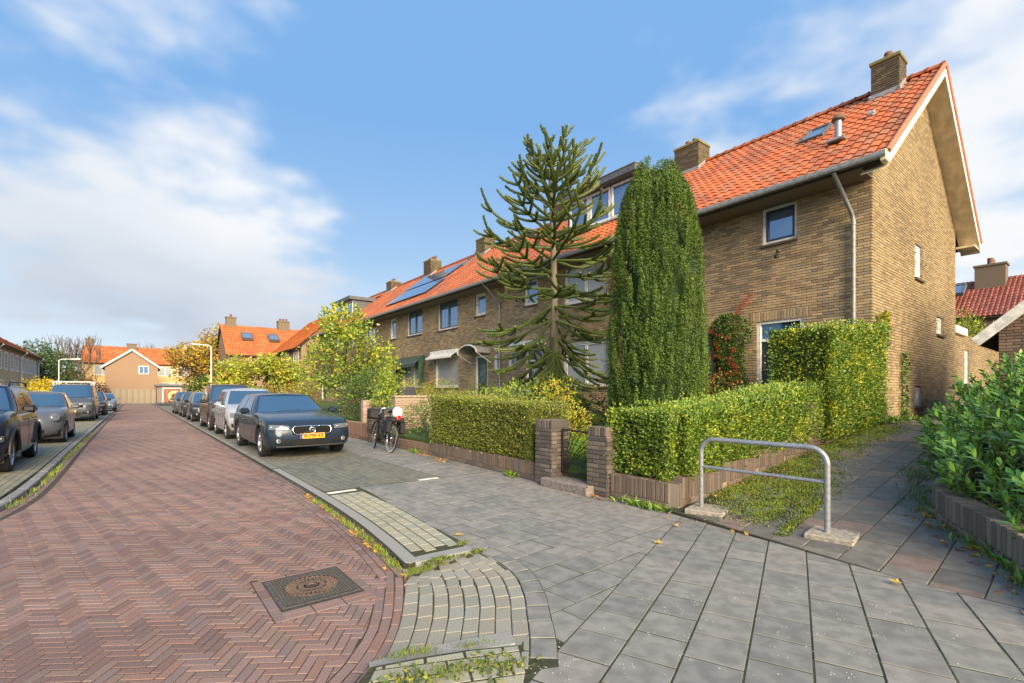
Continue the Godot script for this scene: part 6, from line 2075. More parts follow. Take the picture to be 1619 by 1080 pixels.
# a pitched block. ridge along the street (axis 0) or across it (axis 1)
func block(o: Node3D, x0: float, x1: float, s0: float, s1: float, base: float, eave: float, ridge: float, axis: int, wall: Material, pal: Array, over := 0.35, sc := 1.0) -> void:
	var b := MB.new()
	var xm := (x0 + x1) * 0.5
	var sm := (s0 + s1) * 0.5
	b.quad(P(x0, base, s0), P(x1, base, s0), P(x1, eave, s0), P(x0, eave, s0))
	b.quad(P(x1, base, s1), P(x0, base, s1), P(x0, eave, s1), P(x1, eave, s1))
	b.quad(P(x0, base, s1), P(x0, base, s0), P(x0, eave, s0), P(x0, eave, s1))
	b.quad(P(x1, base, s0), P(x1, base, s1), P(x1, eave, s1), P(x1, eave, s0))
	if axis == 0:
		b.tri(P(x0, eave, s0), P(x1, eave, s0), P(xm, ridge, s0)); b.tri(P(x1, eave, s1), P(x0, eave, s1), P(xm, ridge, s1))
	else:
		b.tri(P(x0, eave, s1), P(x0, eave, s0), P(x0, ridge, sm)); b.tri(P(x1, eave, s0), P(x1, eave, s1), P(x1, ridge, sm))
	put(o, "wall", b, wall)
	var r := MB.new()
	var half := (xm - x0) if axis == 0 else (sm - s0)
	var k := (ridge - eave) / half
	var planes := []
	for sg in [-1.0, 1.0]:
		var a: Vector3; var c: Vector3; var d: Vector3; var e: Vector3
		if axis == 0:
			a = P(xm + sg * (half + over), eave - k * over + 0.04, s0 - over * 0.6); c = P(xm + sg * (half + over), eave - k * over + 0.04, s1 + over * 0.6)
			d = P(xm, ridge + 0.04, s1 + over * 0.6); e = P(xm, ridge + 0.04, s0 - over * 0.6)
		else:
			a = P(x0 - over * 0.6, eave - k * over + 0.04, sm + sg * (half + over)); c = P(x1 + over * 0.6, eave - k * over + 0.04, sm + sg * (half + over))
			d = P(x1 + over * 0.6, ridge + 0.04, sm); e = P(x0 - over * 0.6, ridge + 0.04, sm)
		r.quad(a, c, d, e)
		r.quad(a - Vector3(0, 0.12, 0), c - Vector3(0, 0.12, 0), d - Vector3(0, 0.12, 0), e - Vector3(0, 0.12, 0))
		r.quad(a, c, c - Vector3(0, 0.12, 0), a - Vector3(0, 0.12, 0)); r.quad(a, e, e - Vector3(0, 0.12, 0), a - Vector3(0, 0.12, 0)); r.quad(c, d, d - Vector3(0, 0.12, 0), c - Vector3(0, 0.12, 0))
		planes.append([a, c, d, e])
	var ro := put(o, "roof", r, mats["underroof"])
	for q in planes:
		var mid: Vector3 = (q[0] + q[2]) * 0.5
		var nn: Vector3 = (q[1] - q[0]).cross(q[3] - q[0])
		if nn.y < 0: nn = -nn
		if nn.dot(EYE - mid) < 0: continue
		var u: Vector3 = (q[1] - q[0]).normalized()
		var up: Vector3 = (q[3] - q[0]).normalized()
		tile_plane(ro, "roof_tiles", q[0], u, up, q[0].distance_to(q[1]), q[0].distance_to(q[3]), pal, sc)

func pane_on(o: Node3D, t: Transform3D, u0: float, u1: float, v0: float, v1: float, lights := 1, glass := "pane", frame := "whitepaint") -> void:
	# window of a far house: a frame standing proud of the wall and its panes
	var b := MB.new()
	frame_of(b, t, u0, u1, v0, v1, 0.10, -0.02, 0.06)
	for k in range(1, lights):
		var u := lerpf(u0, u1, float(k) / lights)
		b.box(t * Transform3D(Basis(), Vector3(u, (v0 + v1) * 0.5, 0.02)), Vector3(0.08, v1 - v0 - 0.2, 0.08))
	var w := put(o, "window", b, mats[frame])
	var p := MB.new()
	p.quad(t * Vector3(u0 + 0.08, v0 + 0.08, 0.02), t * Vector3(u1 - 0.08, v0 + 0.08, 0.02), t * Vector3(u1 - 0.08, v1 - 0.08, 0.02), t * Vector3(u0 + 0.08, v1 - 0.08, 0.02))
	put(w, "pane", p, mats[glass])

func stack(o: Node3D, at: Vector3, w: float, d: float, h: float, pots := 2) -> void:
	var b := MB.new()
	b.box(Transform3D(Basis(), at + Vector3(0, h * 0.5 - 0.4, 0)), Vector3(w, h + 0.8, d), 0.01)
	b.box(Transform3D(Basis(), at + Vector3(0, h, 0)), Vector3(w + 0.12, 0.12, d + 0.12), 0.01)
	var c := put(o, "chimney", b, M("farchimney", lin(0.16, 0.125, 0.085), 0.9, "fine", 1.0))
	for k in pots:
		var p := MB.new()
		p.lathe(Transform3D(Basis(), at + Vector3((k - (pots - 1) * 0.5) * 0.36, h + 0.05, 0)), [Vector2(0.13, 0.0), Vector2(0.12, 0.3), Vector2(0.15, 0.34), Vector2(0, 0.36)], 10)
		put(c, "chimney_pot", p, mats["claypot"])

func far_things() -> void:
	var zf := func(s: float) -> Transform3D: return Transform3D(Basis(), P(0, 0, s))
	var tan_w := M("fartan", lin(0.50, 0.37, 0.21), 0.9, "fine", 0.7)
	var brown := M("farbrown", lin(0.27, 0.18, 0.12), 0.9, "fine", 0.7)
	var yellow := M("faryellow", lin(0.52, 0.38, 0.17), 0.9, "fine", 0.7)
	var orange := [lin(0.64, 0.20, 0.06), lin(0.58, 0.17, 0.055), lin(0.68, 0.23, 0.075)]
	var redp := [lin(0.42, 0.12, 0.075), lin(0.36, 0.10, 0.065), lin(0.46, 0.14, 0.085), lin(0.32, 0.10, 0.07)]
	# yard wall and rear extension beyond the gable
	var o := thing("yard_wall", "sand coloured brick extension wall with white coping and a narrow arched window behind the end house", "wall", P(24, 0.8, 3.4))
	var eh := [[21.45, 22.2, 1.75, 2.85]]
	put(o, "skin", skin(Transform3D(Basis(), P(0, 0, 3.367)), BX, 29.6, 0.3, 3.35, eh), mats["mortar"])
	brickwork(o, Transform3D(Basis(), P(0, 0, 3.36)), BX, 29.6, 0.42, 3.35, eh, PAL_GABLE, 40)
	window(o, Transform3D(Basis(), P(0, 0, 3.36)), 21.45, 22.2, 1.75, 2.85, 1)
	var cp := MB.new()
	cp.box(Transform3D(Basis(), P(20.6, 3.40, 3.45)), Vector3(1.7, 0.24, 0.36), 0.01)
	put(o, "coping", cp, mats["whitepaint"])
	var bk := MB.new()
	bk.box(Transform3D(Basis(), P(29.75, 1.9, 1.2)), Vector3(0.25, 3.1, 4.6))
	tag(put(self, "back_wall", bk, M("darkbrickwall", lin(0.17, 0.11, 0.09), 0.9, "fine", 1.5, 0.2)), "dark brown brick wall closing the alley beyond the sunlit extension", "wall")
	# house to the right of the alley: verge and red tiles
	o = thing("alley_outbuilding", "small brick outbuilding right of the alley with red tiles and a white sloping bargeboard", "outbuilding", P(16, 0.8, -0.4), 0.0)
	block(o, 14.3, 18.6, -2.5, 1.7, 0.3, 2.80, 4.75, 1, M("alleybrick", lin(0.24, 0.165, 0.12), 0.9, "fine", 2.0, 0.2), redp, 0.3)
	brickwork(o, Transform3D(Basis(Vector3(0, 0, 1), Vector3.UP, Vector3(-1, 0, 0)), Vector3(14.293, 0, 0)), -1.7, 2.5, 0.42, 4.7, [], [lin(0.27, 0.19, 0.14), lin(0.23, 0.16, 0.12), lin(0.31, 0.22, 0.165), lin(0.20, 0.145, 0.11)], 40, [[-1.7, 2.8, 0.93], [2.5, 2.8, -0.93]])
	for sg in [-1.0, 1.0]:
		var vb := MB.new()
		vb.bar(P(14.08, 2.50, -0.4 + sg * 2.44), P(14.08, 4.74, -0.4), 0.05, 0.2, 0.01)
		put(o, "bargeboard", vb, mats["whitepaint"])
	# red roofed house beyond
	o = thing("red_roofed_house", "house with weathered red tiles and a grey chimney seen past the gable", "house", P(40, 0.5, 4))
	block(o, 36.4, 43.6, -9.0, 16.0, 0.3, 5.75, 8.15, 0, brown, redp, 0.3)
	stack(o, P(39.4, 7.6, 5.0), 0.9, 1.3, 1.25, 3)
	skylight_far(o, P(38.0, 7.45, 6.5))
	# terrace on the left of the street
	var labels := ["near end of the tan brick terrace at the left edge", "tan brick terrace house in the middle of the left row", "far house of the left tan brick row, downpipe at its corner"]
	for k in 3:
		var a := 46.0 + k * 11.0
		o = thing("terraced_house", labels[k], "house", P(-9, 0, a), 0.0, "tan brick houses of the left-hand terrace")
		block(o, -17.0, -9.0, a, a + 10.98, -0.2, 5.75, 8.3, 0, tan_w, [lin(0.36, 0.14, 0.085), lin(0.32, 0.12, 0.075), lin(0.40, 0.16, 0.095)], 0.45, 1.6)
		var t := Transform3D(Basis(Vector3(0, 0, -1), Vector3.UP, Vector3(1, 0, 0)), Vector3(-9, 0, 0))
		for j in 4: pane_on(o, t, a + 0.9 + j * 2.6, a + 2.3 + j * 2.6, 3.5, 5.1, 2)
		for j in 2: pane_on(o, t, a + 0.9 + j * 5.2, a + 3.3 + j * 5.2, 0.9, 2.6, 3)
		var dp := MB.new()
		dp.tube([P(-8.4, 5.45, a + 10.6), P(-8.85, 5.0, a + 10.7), P(-8.85, 0, a + 10.7)], [0.07], 6)
		put(o, "downpipe", dp, mats["whitepaint"])
		stack(o, P(-13, 8.2, a + 10.4), 0.7, 0.9, 1.1, 1)
	# second block of the right-hand terrace
	o = thing("terraced_house", "brick terrace beyond the yellowing tree, gable towards the gap", "house", P(12.1, 0.4, 47), 0.0, "brick houses of the right-hand terrace")
	block(o, 12.1, 19.8, 47.0, 58.0, 0, 6.0, 9.5, 0, brown, orange, 0.45, 1.3)
	var ft := front_frame()
	for q in [[-49.6, -47.9, 4.3, 5.6], [-53.4, -51.4, 4.3, 5.6], [-50.0, -48.0, 1.2, 2.9], [-54.2, -52.0, 1.2, 2.9]]: pane_on(o, ft, q[0], q[1], q[2], q[3], 2)
	# orange roof across, gable to the street
	o = thing("corner_house", "house with a broad bright orange roof, two skylights and two chimneys behind the yellow tree", "house", P(14, 0.3, 64))
	block(o, 8.0, 26.0, 60.5, 69.5, 0, 5.9, 9.4, 1, brown, orange, 0.4, 1.5)
	stack(o, P(8.9, 9.3, 65), 1.0, 0.8, 1.0, 1)
	stack(o, P(14.6, 9.2, 65), 1.3, 0.8, 1.1, 3)
	for x in [10.2, 13.0]: skylight_far2(o, P(x, 8.0, 62.6))
	# end of the street
	o = thing("gabled_house", "brown brick house with white-trimmed gable and small white window at the street's end", "house", P(-0.3, 0, 97))
	block(o, -3.6, 3.0, 97, 106, 0, 5.6, 8.2, 0, brown, [lin(0.30, 0.13, 0.08)], 0.35, 1.6)
	for sg in [-1.0, 1.0]:
		var vb := MB.new()
		vb.bar(P(-0.3 + sg * 3.75, 5.4, 96.7), P(-0.3, 8.3, 96.7), 0.08, 0.26, 0.01)
		put(o, "bargeboard", vb, mats["whitepaint"])
	pane_on(o, zf.call(97), 0.5, 1.8, 4.5, 5.8, 2)
	o = thing("long_house", "long house with bright orange roof and yellow brick wall behind the gabled house", "house", P(2, 0, 112))
	block(o, -7.0, 15.0, 111, 119, 0, 7.0, 10.0, 1, yellow, orange, 0.4, 1.8)
	for q in [[-5.6, -3.2, 4.6, 6.4], [-5.2, -3.6, 1.0, 3.0], [3.4, 5.6, 4.6, 6.4], [6.4, 8.6, 4.6, 6.4], [3.6, 7.0, 1.5, 3.4]]: pane_on(o, zf.call(111), q[0], q[1], q[2], q[3], 2, "curtain")
	stack(o, P(-6.4, 9.8, 115), 0.9, 0.9, 1.4, 1)
	stack(o, P(-0.4, 9.9, 114.4), 1.5, 0.8, 0.7, 0)
	stack(o, P(7.2, 9.6, 113.6), 0.8, 0.8, 1.4, 1)
	var fc := thing("board_fence", "weathered pale board fence across the end of the street", "fence", P(0, 0, 90.5))
	var n := 22
	for k in n:
		var pl := MB.new()
		pl.box(Transform3D(Basis(), P(-2.7 + 5.3 * (k + 0.5) / n, 1.0 + R(-0.02, 0.02), 92.4)), Vector3(5.3 / n - 0.015, 2.1, 0.04), 0.006)
		put(fc, "plank", pl, tinted(M("fencewood", Color(1, 1, 1), 0.9, "grain", 0.8), [lin(0.36, 0.31, 0.23), lin(0.32, 0.27, 0.20), lin(0.40, 0.34, 0.25)][k % 3]))
	o = thing("garage", "small brick garage with a flat dark roof and a rust-brown door", "garage", P(4.8, 0, 92))
	put(o, "wall", MB_box(P(4.8, 1.25, 93.8), Vector3(4.2, 2.5, 4.4)), M("garagebrick", lin(0.22, 0.17, 0.14), 0.9, "fine", 0.7))
	var rf := MB.new()
	rf.box(Transform3D(Basis(), P(4.8, 2.62, 93.7)), Vector3(4.7, 0.28, 4.9), 0.02)
	put(o, "flat_roof", rf, mats["slate"])
	var gd := MB.new()
	gd.box(Transform3D(Basis(), P(4.6, 1.1, 91.55)), Vector3(2.2, 2.1, 0.06), 0.01)
	put(o, "door", gd, M("rustdoor", lin(0.26, 0.12, 0.08), 0.7, "blotch", 0.6))
	var gf := MB.new()
	frame_of(gf, Transform3D(Basis(), P(0, 0, 91.5)), 3.35, 5.85, 0.0, 2.3, 0.14, -0.03, 0.05, 0.0)
	put(o, "door_frame", gf, mats["whitepaint"])
	var dsc := MB.new()
	dsc.lathe(Transform3D(Basis(Vector3(1, 0, 0), PI * 0.5 - 0.2), P(4.9, 0.95, 90.9)), [Vector2(0.0, 0.12), Vector2(0.85, 0.10), Vector2(0.9, 0.0), Vector2(0.85, -0.1), Vector2(0, -0.12)], 24)
	tag(put(self, "wooden_disc", dsc, M("palewood", lin(0.58, 0.44, 0.22), 0.8, "grain", 0.8)), "round pale wooden disc leaning against the garage", "disc")
	# street lamps
	lamp(P(4.35, 0, 40.7), 4.85, -1, "tall white street lamp standing behind the right-hand row of parked cars")
	lamp(P(-4.5, 0, 49.8), 4.0, 1, "white street lamp above the yellow shrubs on the left", 0.7)
	# trees and shrubs far off
	tree("autumn_tree", "broad tree with orange-brown autumn leaves before the far houses", P(8.6, 0, 72), 2.4, 2.6, 0.26, 3, 60, 0.34, 1.15, [G_RUST, G_OLIVE + G_GOLD, G_GOLD], "round", "", 0.2, 0.75)
	tree("yellow_tree", "low round-crowned tree with yellow-green leaves right of the white street lamp", P(7.4, 0, 40.5), 1.5, 1.25, 0.14, 3, 60, 0.24, 0.62, [G_LIME + G_OLIVE, G_LIME, G_GOLD + G_RUST], "round", "", 0.1, 0.95)
	bush("conifer_shrub", "dark green shrub below the orange-brown autumn tree", P(6.8, 0, 64), [[Vector3(0, 1.6, 0), Vector3(2.4, 1.8, 2.0)]], 0.30, 140, [G_DARK, G_DARK, G_MID])
	var hd := thing("far_hedge", "clipped bright green hedge behind the row of cars beside the street lamp", "hedge", P(6, 0, 45))
	hedge_run(hd, P(6.2, 0, 36.0), P(6.2, 0, 58), 0.6, 1.7, 1.9, 70, 0.22, [G_MID, G_MID, G_LIME])
	bush("mixed_shrub", "brown and ochre shrubs under the yellow tree", P(6.4, 0, 31.5), [[Vector3(0, 0.9, 0), Vector3(0.9, 1.0, 2.4)], [Vector3(0.4, 0.8, 3.0), Vector3(0.9, 0.8, 1.8)]], 0.14, 230, [G_OLIVE, G_RUST, G_OLIVE])
	bush("mixed_shrub", "ochre and green shrubs before the house behind the big yellowing tree", P(6.5, 0, 26.6), [[Vector3(0, 0.9, 0), Vector3(0.8, 1.0, 1.8)], [Vector3(0.9, 1.0, -1.6), Vector3(0.9, 0.9, 1.4)]], 0.11, 300, [G_OLIVE, G_RUST, G_LIME])
	bush("yellow_shrub", "bright yellow autumn shrub by the left-hand terrace", P(-5.6, 0, 53), [[Vector3(0, 1.3, 0), Vector3(1.3, 1.25, 1.9)], [Vector3(0.3, 0.9, 2.2), Vector3(1.2, 0.9, 1.2)]], 0.20, 260, [G_GOLD, G_GOLD, [Color(0.62, 0.46, 0.02)]])
	bush("orange_shrub", "low orange-green shrub in front of the bright yellow shrub", P(-5.3, 0, 44), [[Vector3(0, 0.7, 0), Vector3(1.0, 0.75, 2.0)]], 0.16, 260, [G_OLIVE, G_RUST, G_GOLD])
	bush("brown_shrub", "olive-brown garden shrubs before the left terrace at the picture's edge", P(-6.6, 0, 38), [[Vector3(0, 1.0, 0), Vector3(1.2, 1.1, 3.2)], [Vector3(-0.6, 1.6, 2.5), Vector3(0.9, 1.0, 1.4)]], 0.15, 240, [G_OLIVE, G_OLIVE, G_RUST])
	bush("evergreen_tree", "dark evergreen tree at the far end of the left terrace", P(-8.2, 0, 82), [[Vector3(0, 3.4, 0), Vector3(2.6, 3.6, 2.6)], [Vector3(-1.4, 5.2, -1.0), Vector3(2.0, 2.6, 2.0)]], 0.4, 75, [G_DARK, G_DARK, G_MID], "sprig", "tree")
	for q in [[-7.0, 105.0, 6.2, "bare winter tree standing left of the long orange roof", 0.30], [-10.5, 118.0, 5.4, "bare grey tree behind the evergreen at the end of the street", 0.26], [1.5, 128.0, 6.6, "bare tree rising behind the ridge of the long orange roof", 0.30]]:
		tree("bare_tree", q[3], P(q[0], 0, q[1]), 3.6, q[2] * 0.42, q[4], 4, 0, 0, 0, [], "round", "bare trees beyond the houses", 0.5, 0.5)
	bush("russet_shrub", "mass of russet brown shrubs at the end of the street on the left", P(-6.8, 0, 92), [[Vector3(0, 2.2, 0), Vector3(2.6, 2.4, 2.2)], [Vector3(2.2, 1.4, -3), Vector3(1.6, 1.6, 1.6)]], 0.32, 110, [G_RUST, [Color(0.15, 0.085, 0.05)], [Color(0.18, 0.11, 0.07)]])
	var xs := []; var cs := []
	for k in 14:
		blob(xs, cs, P(-42 + k * 5.6 + R(-1.5, 1.5), R(3.0, 4.6), 138 + R(-6, 6)), Vector3(4.2, R(3.6, 5.2), 3.4), 420, 0.85, [G_OLIVE, G_RUST, [Color(0.12, 0.10, 0.06)]], 0.4, 1.2)
	tag(mass(self, "distant_trees", leaf_kind("sprig"), xs, cs, mats["leaf"]), "line of hazy brown and green trees beyond the far houses", "trees", "", "stuff")

func skylight_far(o: Node3D, at: Vector3) -> void:
	var k := 2.4 / 3.6
	var t := Transform3D(Basis(Vector3(0, 0, 1), Vector3(1, k, 0).normalized(), Vector3(-k, 1, 0).normalized()), at)
	var b := MB.new()
	frame_of(b, t, -0.6, 0.6, -0.6, 0.6, 0.09, -0.1, 0.12)
	var w := put(o, "skylight", b, mats["slate"])
	var p := MB.new()
	p.quad(t * Vector3(-0.55, -0.55, 0.08), t * Vector3(0.55, -0.55, 0.08), t * Vector3(0.55, 0.55, 0.08), t * Vector3(-0.55, 0.55, 0.08))
	put(w, "pane", p, mats["pane"])

func skylight_far2(o: Node3D, at: Vector3) -> void:
	var k := 3.5 / 4.5
	var t := Transform3D(Basis(Vector3(1, 0, 0), Vector3(0, k, -1).normalized(), Vector3(0, 1, k).normalized()), at)
	var b := MB.new()
	frame_of(b, t, -0.55, 0.55, -0.6, 0.6, 0.10, -0.2, 0.15)
	var w := put(o, "skylight", b, mats["slate"])
	var p := MB.new()
	p.quad(t * Vector3(-0.5, -0.55, 0.1), t * Vector3(0.5, -0.55, 0.1), t * Vector3(0.5, 0.55, 0.1), t * Vector3(-0.5, 0.55, 0.1))
	put(w, "pane", p, mats["pane"])

func lamp(at: Vector3, h: float, side: int, label: String, k := 1.0) -> void:
	var o := thing("street_lamp", label, "street lamp", at, 0.0, "white street lamps")
	var b := MB.new()
	b.tube([at, at + Vector3(0, 1.2, 0), at + Vector3(0, 1.25, 0), at + Vector3(0, h - 0.1, 0), at + Vector3(side * 0.15, h, 0.0), at + Vector3(side * 0.7, h + 0.03, 0)], [0.075 * k, 0.07 * k, 0.055 * k, 0.045 * k, 0.04 * k, 0.035 * k], 10)
	put(o, "pole", b, M("lampwhite", lin(0.70, 0.70, 0.67), 0.5))
	var l := MB.new()
	l.box(Transform3D(Basis(Vector3(0, 0, 1), 0.06 * side), at + Vector3(side * 0.95, h + 0.03, 0)), Vector3(0.62, 0.11, 0.26), 0.04)
	put(o, "lamp_head", l, mats["lampwhite"])

# ---------------------------------------------------------------- parked cars
# local axes: front at +z, y up. The side outline gives hood, screen and roof.
func car(label: String, called: String, x: float, s_front_axle: float, p: Dictionary) -> Node3D:
	var L: float = p.l; var W: float = p.w; var H: float = p.h
	var wb: float = p.wb; var fo: float = p.fo
	var r: float = p.get("r", 0.33)
	var z_f := wb * 0.5 + fo                 # front end
	var z_r := z_f - L                       # rear end
	var belt: float = p.get("belt", 0.92); var hood: float = p.get("hood", 0.98); var nose: float = p.get("nose", 0.72)
	var cowl: float = p.get("cowl", wb * 0.5 - 0.45)      # z of the windscreen's foot
	var head: float = p.get("head", cowl - 0.75)          # z of the windscreen's top
	var tail: float = p.get("tail", z_r + 0.55)           # z of the roof's rear end
	var tfoot: float = p.get("tfoot", z_r + 0.12)         # z of the rear screen's foot
	var o := thing(called, label, "car", P(x, p.get("y", 0.0), s_front_axle + wb * 0.5), p.get("turn", 0.0), "cars parked along the street")
	var paint := M("paint_" + label, p.col, p.get("rough", 0.22), "", 1, 0, p.get("metal", 0.30), 0.36)
	if not paint.clearcoat_enabled:
		paint.clearcoat_enabled = true; paint.clearcoat = 0.35; paint.clearcoat_roughness = 0.05
	var ar := r + 0.055
	var axf := wb * 0.5; var axr := -wb * 0.5
	var sill: float = p.get("sill", 0.24)
	var plan: float = p.get("plan", 5.0)
	var top_at := func(z: float) -> float:   # height of bonnet or belt along the car
		if z > cowl: return lerpf(hood, nose, pow(clampf((z - cowl) / (z_f - cowl), 0, 1), 1.7))
		return lerpf(belt + 0.02, hood, smoothstep(cowl - 0.5, cowl, z)) if z > cowl - 0.5 else belt + 0.02 + 0.05 * clampf((cowl - 0.5 - z) / L, 0, 1)
	# rows: height share, width, how far front and rear ends lean in
	var rowdef := [[0.0, 0.93, 0.10, 0.10], [0.10, 0.975, 0.03, 0.03], [0.30, 0.995, 0.0, 0.0], [0.52, 1.0, 0.0, 0.01], [0.74, 0.99, 0.03, 0.02], [0.90, 0.965, 0.07, 0.05], [0.975, 0.92, 0.13, 0.08], [1.0, 0.85, 0.19, 0.12], [1.015, 0.6, 0.24, 0.2], [1.022, 0.3, 0.26, 0.22], [1.024, 0.0, 0.27, 0.22]]
	var NT := 84
	var side_pt := func(row: Array, t: float, sg: float) -> Vector3:
		var z := lerpf(z_r + row[3], z_f - row[2], t)
		var e := absf(2.0 * t - 1.0)
		var w := pow(maxf(0.0, 1.0 - pow(e, plan * 2.4)), 1.0 / (plan * 0.62))
		var top: float = top_at.call(z)
		var y: float = sill + (top - sill) * row[0]
		var under := 0.0
		for az in [axf, axr]:
			var dz := absf(z - az)
			if dz < ar and row[0] < 0.8: under = maxf(under, r + sqrt(ar * ar - dz * dz))
		if under > 0.0 and w > 0.3: y = maxf(y, minf(under + row[0] * 0.06, top))
		return Vector3(sg * W * 0.5 * row[1] * w, y, z)
	var body := MB.new()
	for sg in [-1.0, 1.0]:
		var rows := []
		for row in rowdef:
			var line := PackedVector3Array()
			for i in NT + 1:
				var t := 0.5 - 0.5 * cos(PI * i / NT)
				t = lerpf(t, float(i) / NT, 0.45)
				line.append(side_pt.call(row, t, sg))
			rows.append(line)
		body.grid(rows, false, sg < 0)
	var bd := put(o, "body", body, paint, true)
	# underside, arches
	var un := MB.new()
	un.box(Transform3D(Basis(), Vector3(0, sill + 0.05, (z_f + z_r) * 0.5)), Vector3(W * 0.84, 0.10, L * 0.92), 0.05)
	for az in [axf, axr]:
		for sg in [-1.0, 1.0]: un.box(Transform3D(Basis(), Vector3(sg * W * 0.33, r + 0.16, az)), Vector3(W * 0.25, 0.62, ar * 1.95))
	put(o, "underbody", un, mats["blackplastic"], true)
	# cabin
	var g_plan := 3.2
	var cab := func(q: float, h: float, lift: float) -> Vector3:
		# q: -1 rear .. 1 front along the side; returns the outline half width and z
		var e := absf(q)
		var za := lerpf(tfoot, tail, pow(h, 0.9)); var zb := lerpf(cowl, head, h)
		var z := lerpf(za, zb, q * 0.5 + 0.5)
		var w := pow(maxf(0.0, 1.0 - pow(e, 9.0)), 1.0 / g_plan)
		var hw := lerpf(W * 0.5 * 0.93, W * 0.5 * p.get("roofw", 0.70), pow(h, 1.25))
		var base: float = top_at.call(z) - 0.02
		return Vector3((hw + lift) * w, lerpf(base, H - 0.05, h) , z)
	var gh := MB.new()
	for sg in [-1.0, 1.0]:
		var rows := []
		for h in [0.0, 0.25, 0.5, 0.75, 0.92, 1.0]:
			var line := PackedVector3Array()
			for i in 41:
				var q := -cos(PI * i / 40.0)
				q = lerpf(q, -1.0 + i / 20.0, 0.4)
				var v: Vector3 = cab.call(q, h, 0.0)
				line.append(Vector3(sg * v.x, v.y, v.z))
			rows.append(line)
		for f in [0.85, 0.5, 0.0]:
			var line := PackedVector3Array()
			for i in 41:
				var q := -cos(PI * i / 40.0)
				q = lerpf(q, -1.0 + i / 20.0, 0.4)
				var v: Vector3 = cab.call(q, 1.0, 0.0)
				var zc := (head + tail) * 0.5
				line.append(Vector3(sg * v.x * f, H - 0.05 + 0.05 * (1.0 - f * f) * sqrt(maxf(0.0, 1.0 - pow(absf(q), 6.0))), lerpf(zc, v.z, 0.96 + 0.04 * f)))
			rows.append(line)
		gh.grid(rows, false, sg < 0)
	put(o, "roof", gh, p.get("roof_mat", paint), true)
	# screens
	for end in [1.0, -1.0]:
		var sc := MB.new()
		var rows := []
		for j in 7:
			var h := lerpf(0.07, 0.91, j / 6.0)
			var line := PackedVector3Array()
			for i in 25:
				var f := lerpf(-0.90, 0.90, i / 24.0)
				var q := pow(maxf(1.0 - pow(absf(f), g_plan), 0.0), 1.0 / 9.0)
				var v: Vector3 = cab.call(end * q, h, 0.0)
				var full: Vector3 = cab.call(0.0, h, 0.0)
				line.append(Vector3(full.x * f, v.y + 0.008, v.z + end * 0.012))
			rows.append(line)
		sc.grid(rows, false, end < 0)
		put(o, "windscreen" if end > 0 else "rear_window", sc, mats["carglass"], true)
	# side windows: spans of q
	var spans: Array = p.get("windows", [[0.02, 0.70], [-0.56, -0.03], [-0.86, -0.60]])
	for sg in [-1.0, 1.0]:
		for w in spans:
			var sw := MB.new()
			var rows := []
			for j in 5:
				var h := lerpf(0.10, 0.86, j / 4.0)
				var line := PackedVector3Array()
				for i in 9:
					var q := lerpf(w[0], w[1], i / 8.0)
					var v: Vector3 = cab.call(q, h, 0.008)
					line.append(Vector3(sg * v.x, v.y, v.z))
				rows.append(line)
			sw.grid(rows, false, sg < 0)
			put(o, "side_window", sw, mats["carglass"], true)
	# wheels
	for az in [axf, axr]:
		for sg in [-1.0, 1.0]:
			var t := Transform3D(Basis(Vector3(0, 0, 1), -PI * 0.5 * sg), Vector3(sg * (W * 0.5 - 0.135), r, az))
			var ty := MB.new()
			ty.lathe(t, [Vector2(r * 0.66, -0.10), Vector2(r * 0.93, -0.105), Vector2(r, -0.08), Vector2(r, 0.08), Vector2(r * 0.94, 0.105), Vector2(r * 0.67, 0.10), Vector2(r * 0.64, 0.06)], 32)
			var wl := put(o, "wheel", ty, mats["rubber"], true)
			var rm := MB.new()
			rm.lathe(t, [Vector2(r * 0.68, 0.095), Vector2(r * 0.62, 0.098), Vector2(r * 0.58, 0.03)], 32)
			for k in 5:
				for d in [-0.16, 0.16]:
					var a := TAU * k / 5.0
					var d0 := Vector3(cos(a), 0, sin(a)); var d1 := Vector3(cos(a + d), 0, sin(a + d))
					rm.bar(t * (d0 * r * 0.12 + Vector3(0, 0.07, 0)), t * (d1 * r * 0.63 + Vector3(0, 0.075, 0)), 0.035, 0.028, 0.006)
			rm.lathe(t, [Vector2(r * 0.2, 0.03), Vector2(r * 0.18, 0.085), Vector2(0, 0.09)], 14)
			put(wl, "rim", rm, mats["alloy"], true)
			var dk := MB.new()
			dk.lathe(t, [Vector2(r * 0.62, 0.02), Vector2(0, 0.02)], 20)
			put(wl, "brake_disc", dk, mats["iron"], true)
	# helper: point on the front skin at lateral fraction f and height share hs
	var front := func(f: float, hs: float, out: float) -> Vector3:
		var row := [hs, 0.0, 0.0, 0.0]
		for k in rowdef.size() - 1:
			if hs >= rowdef[k][0] and hs <= rowdef[k + 1][0]:
				var u: float = (hs - rowdef[k][0]) / maxf(rowdef[k + 1][0] - rowdef[k][0], 1e-4)
				row[1] = lerpf(rowdef[k][1], rowdef[k + 1][1], u); row[2] = lerpf(rowdef[k][2], rowdef[k + 1][2], u)
		var e := pow(maxf(1.0 - pow(absf(f), plan * 0.62), 0.0), 1.0 / (plan * 2.4))
		var z := lerpf(z_r, z_f - row[2], 0.5 + 0.5 * e)
		var top: float = top_at.call(z_f - 0.25)
		var n := Vector3(f * f * f * 0.8, 0.05, 1).normalized()
		return Vector3(f * W * 0.5 * row[1], sill + (top - sill) * hs, z) + n * out
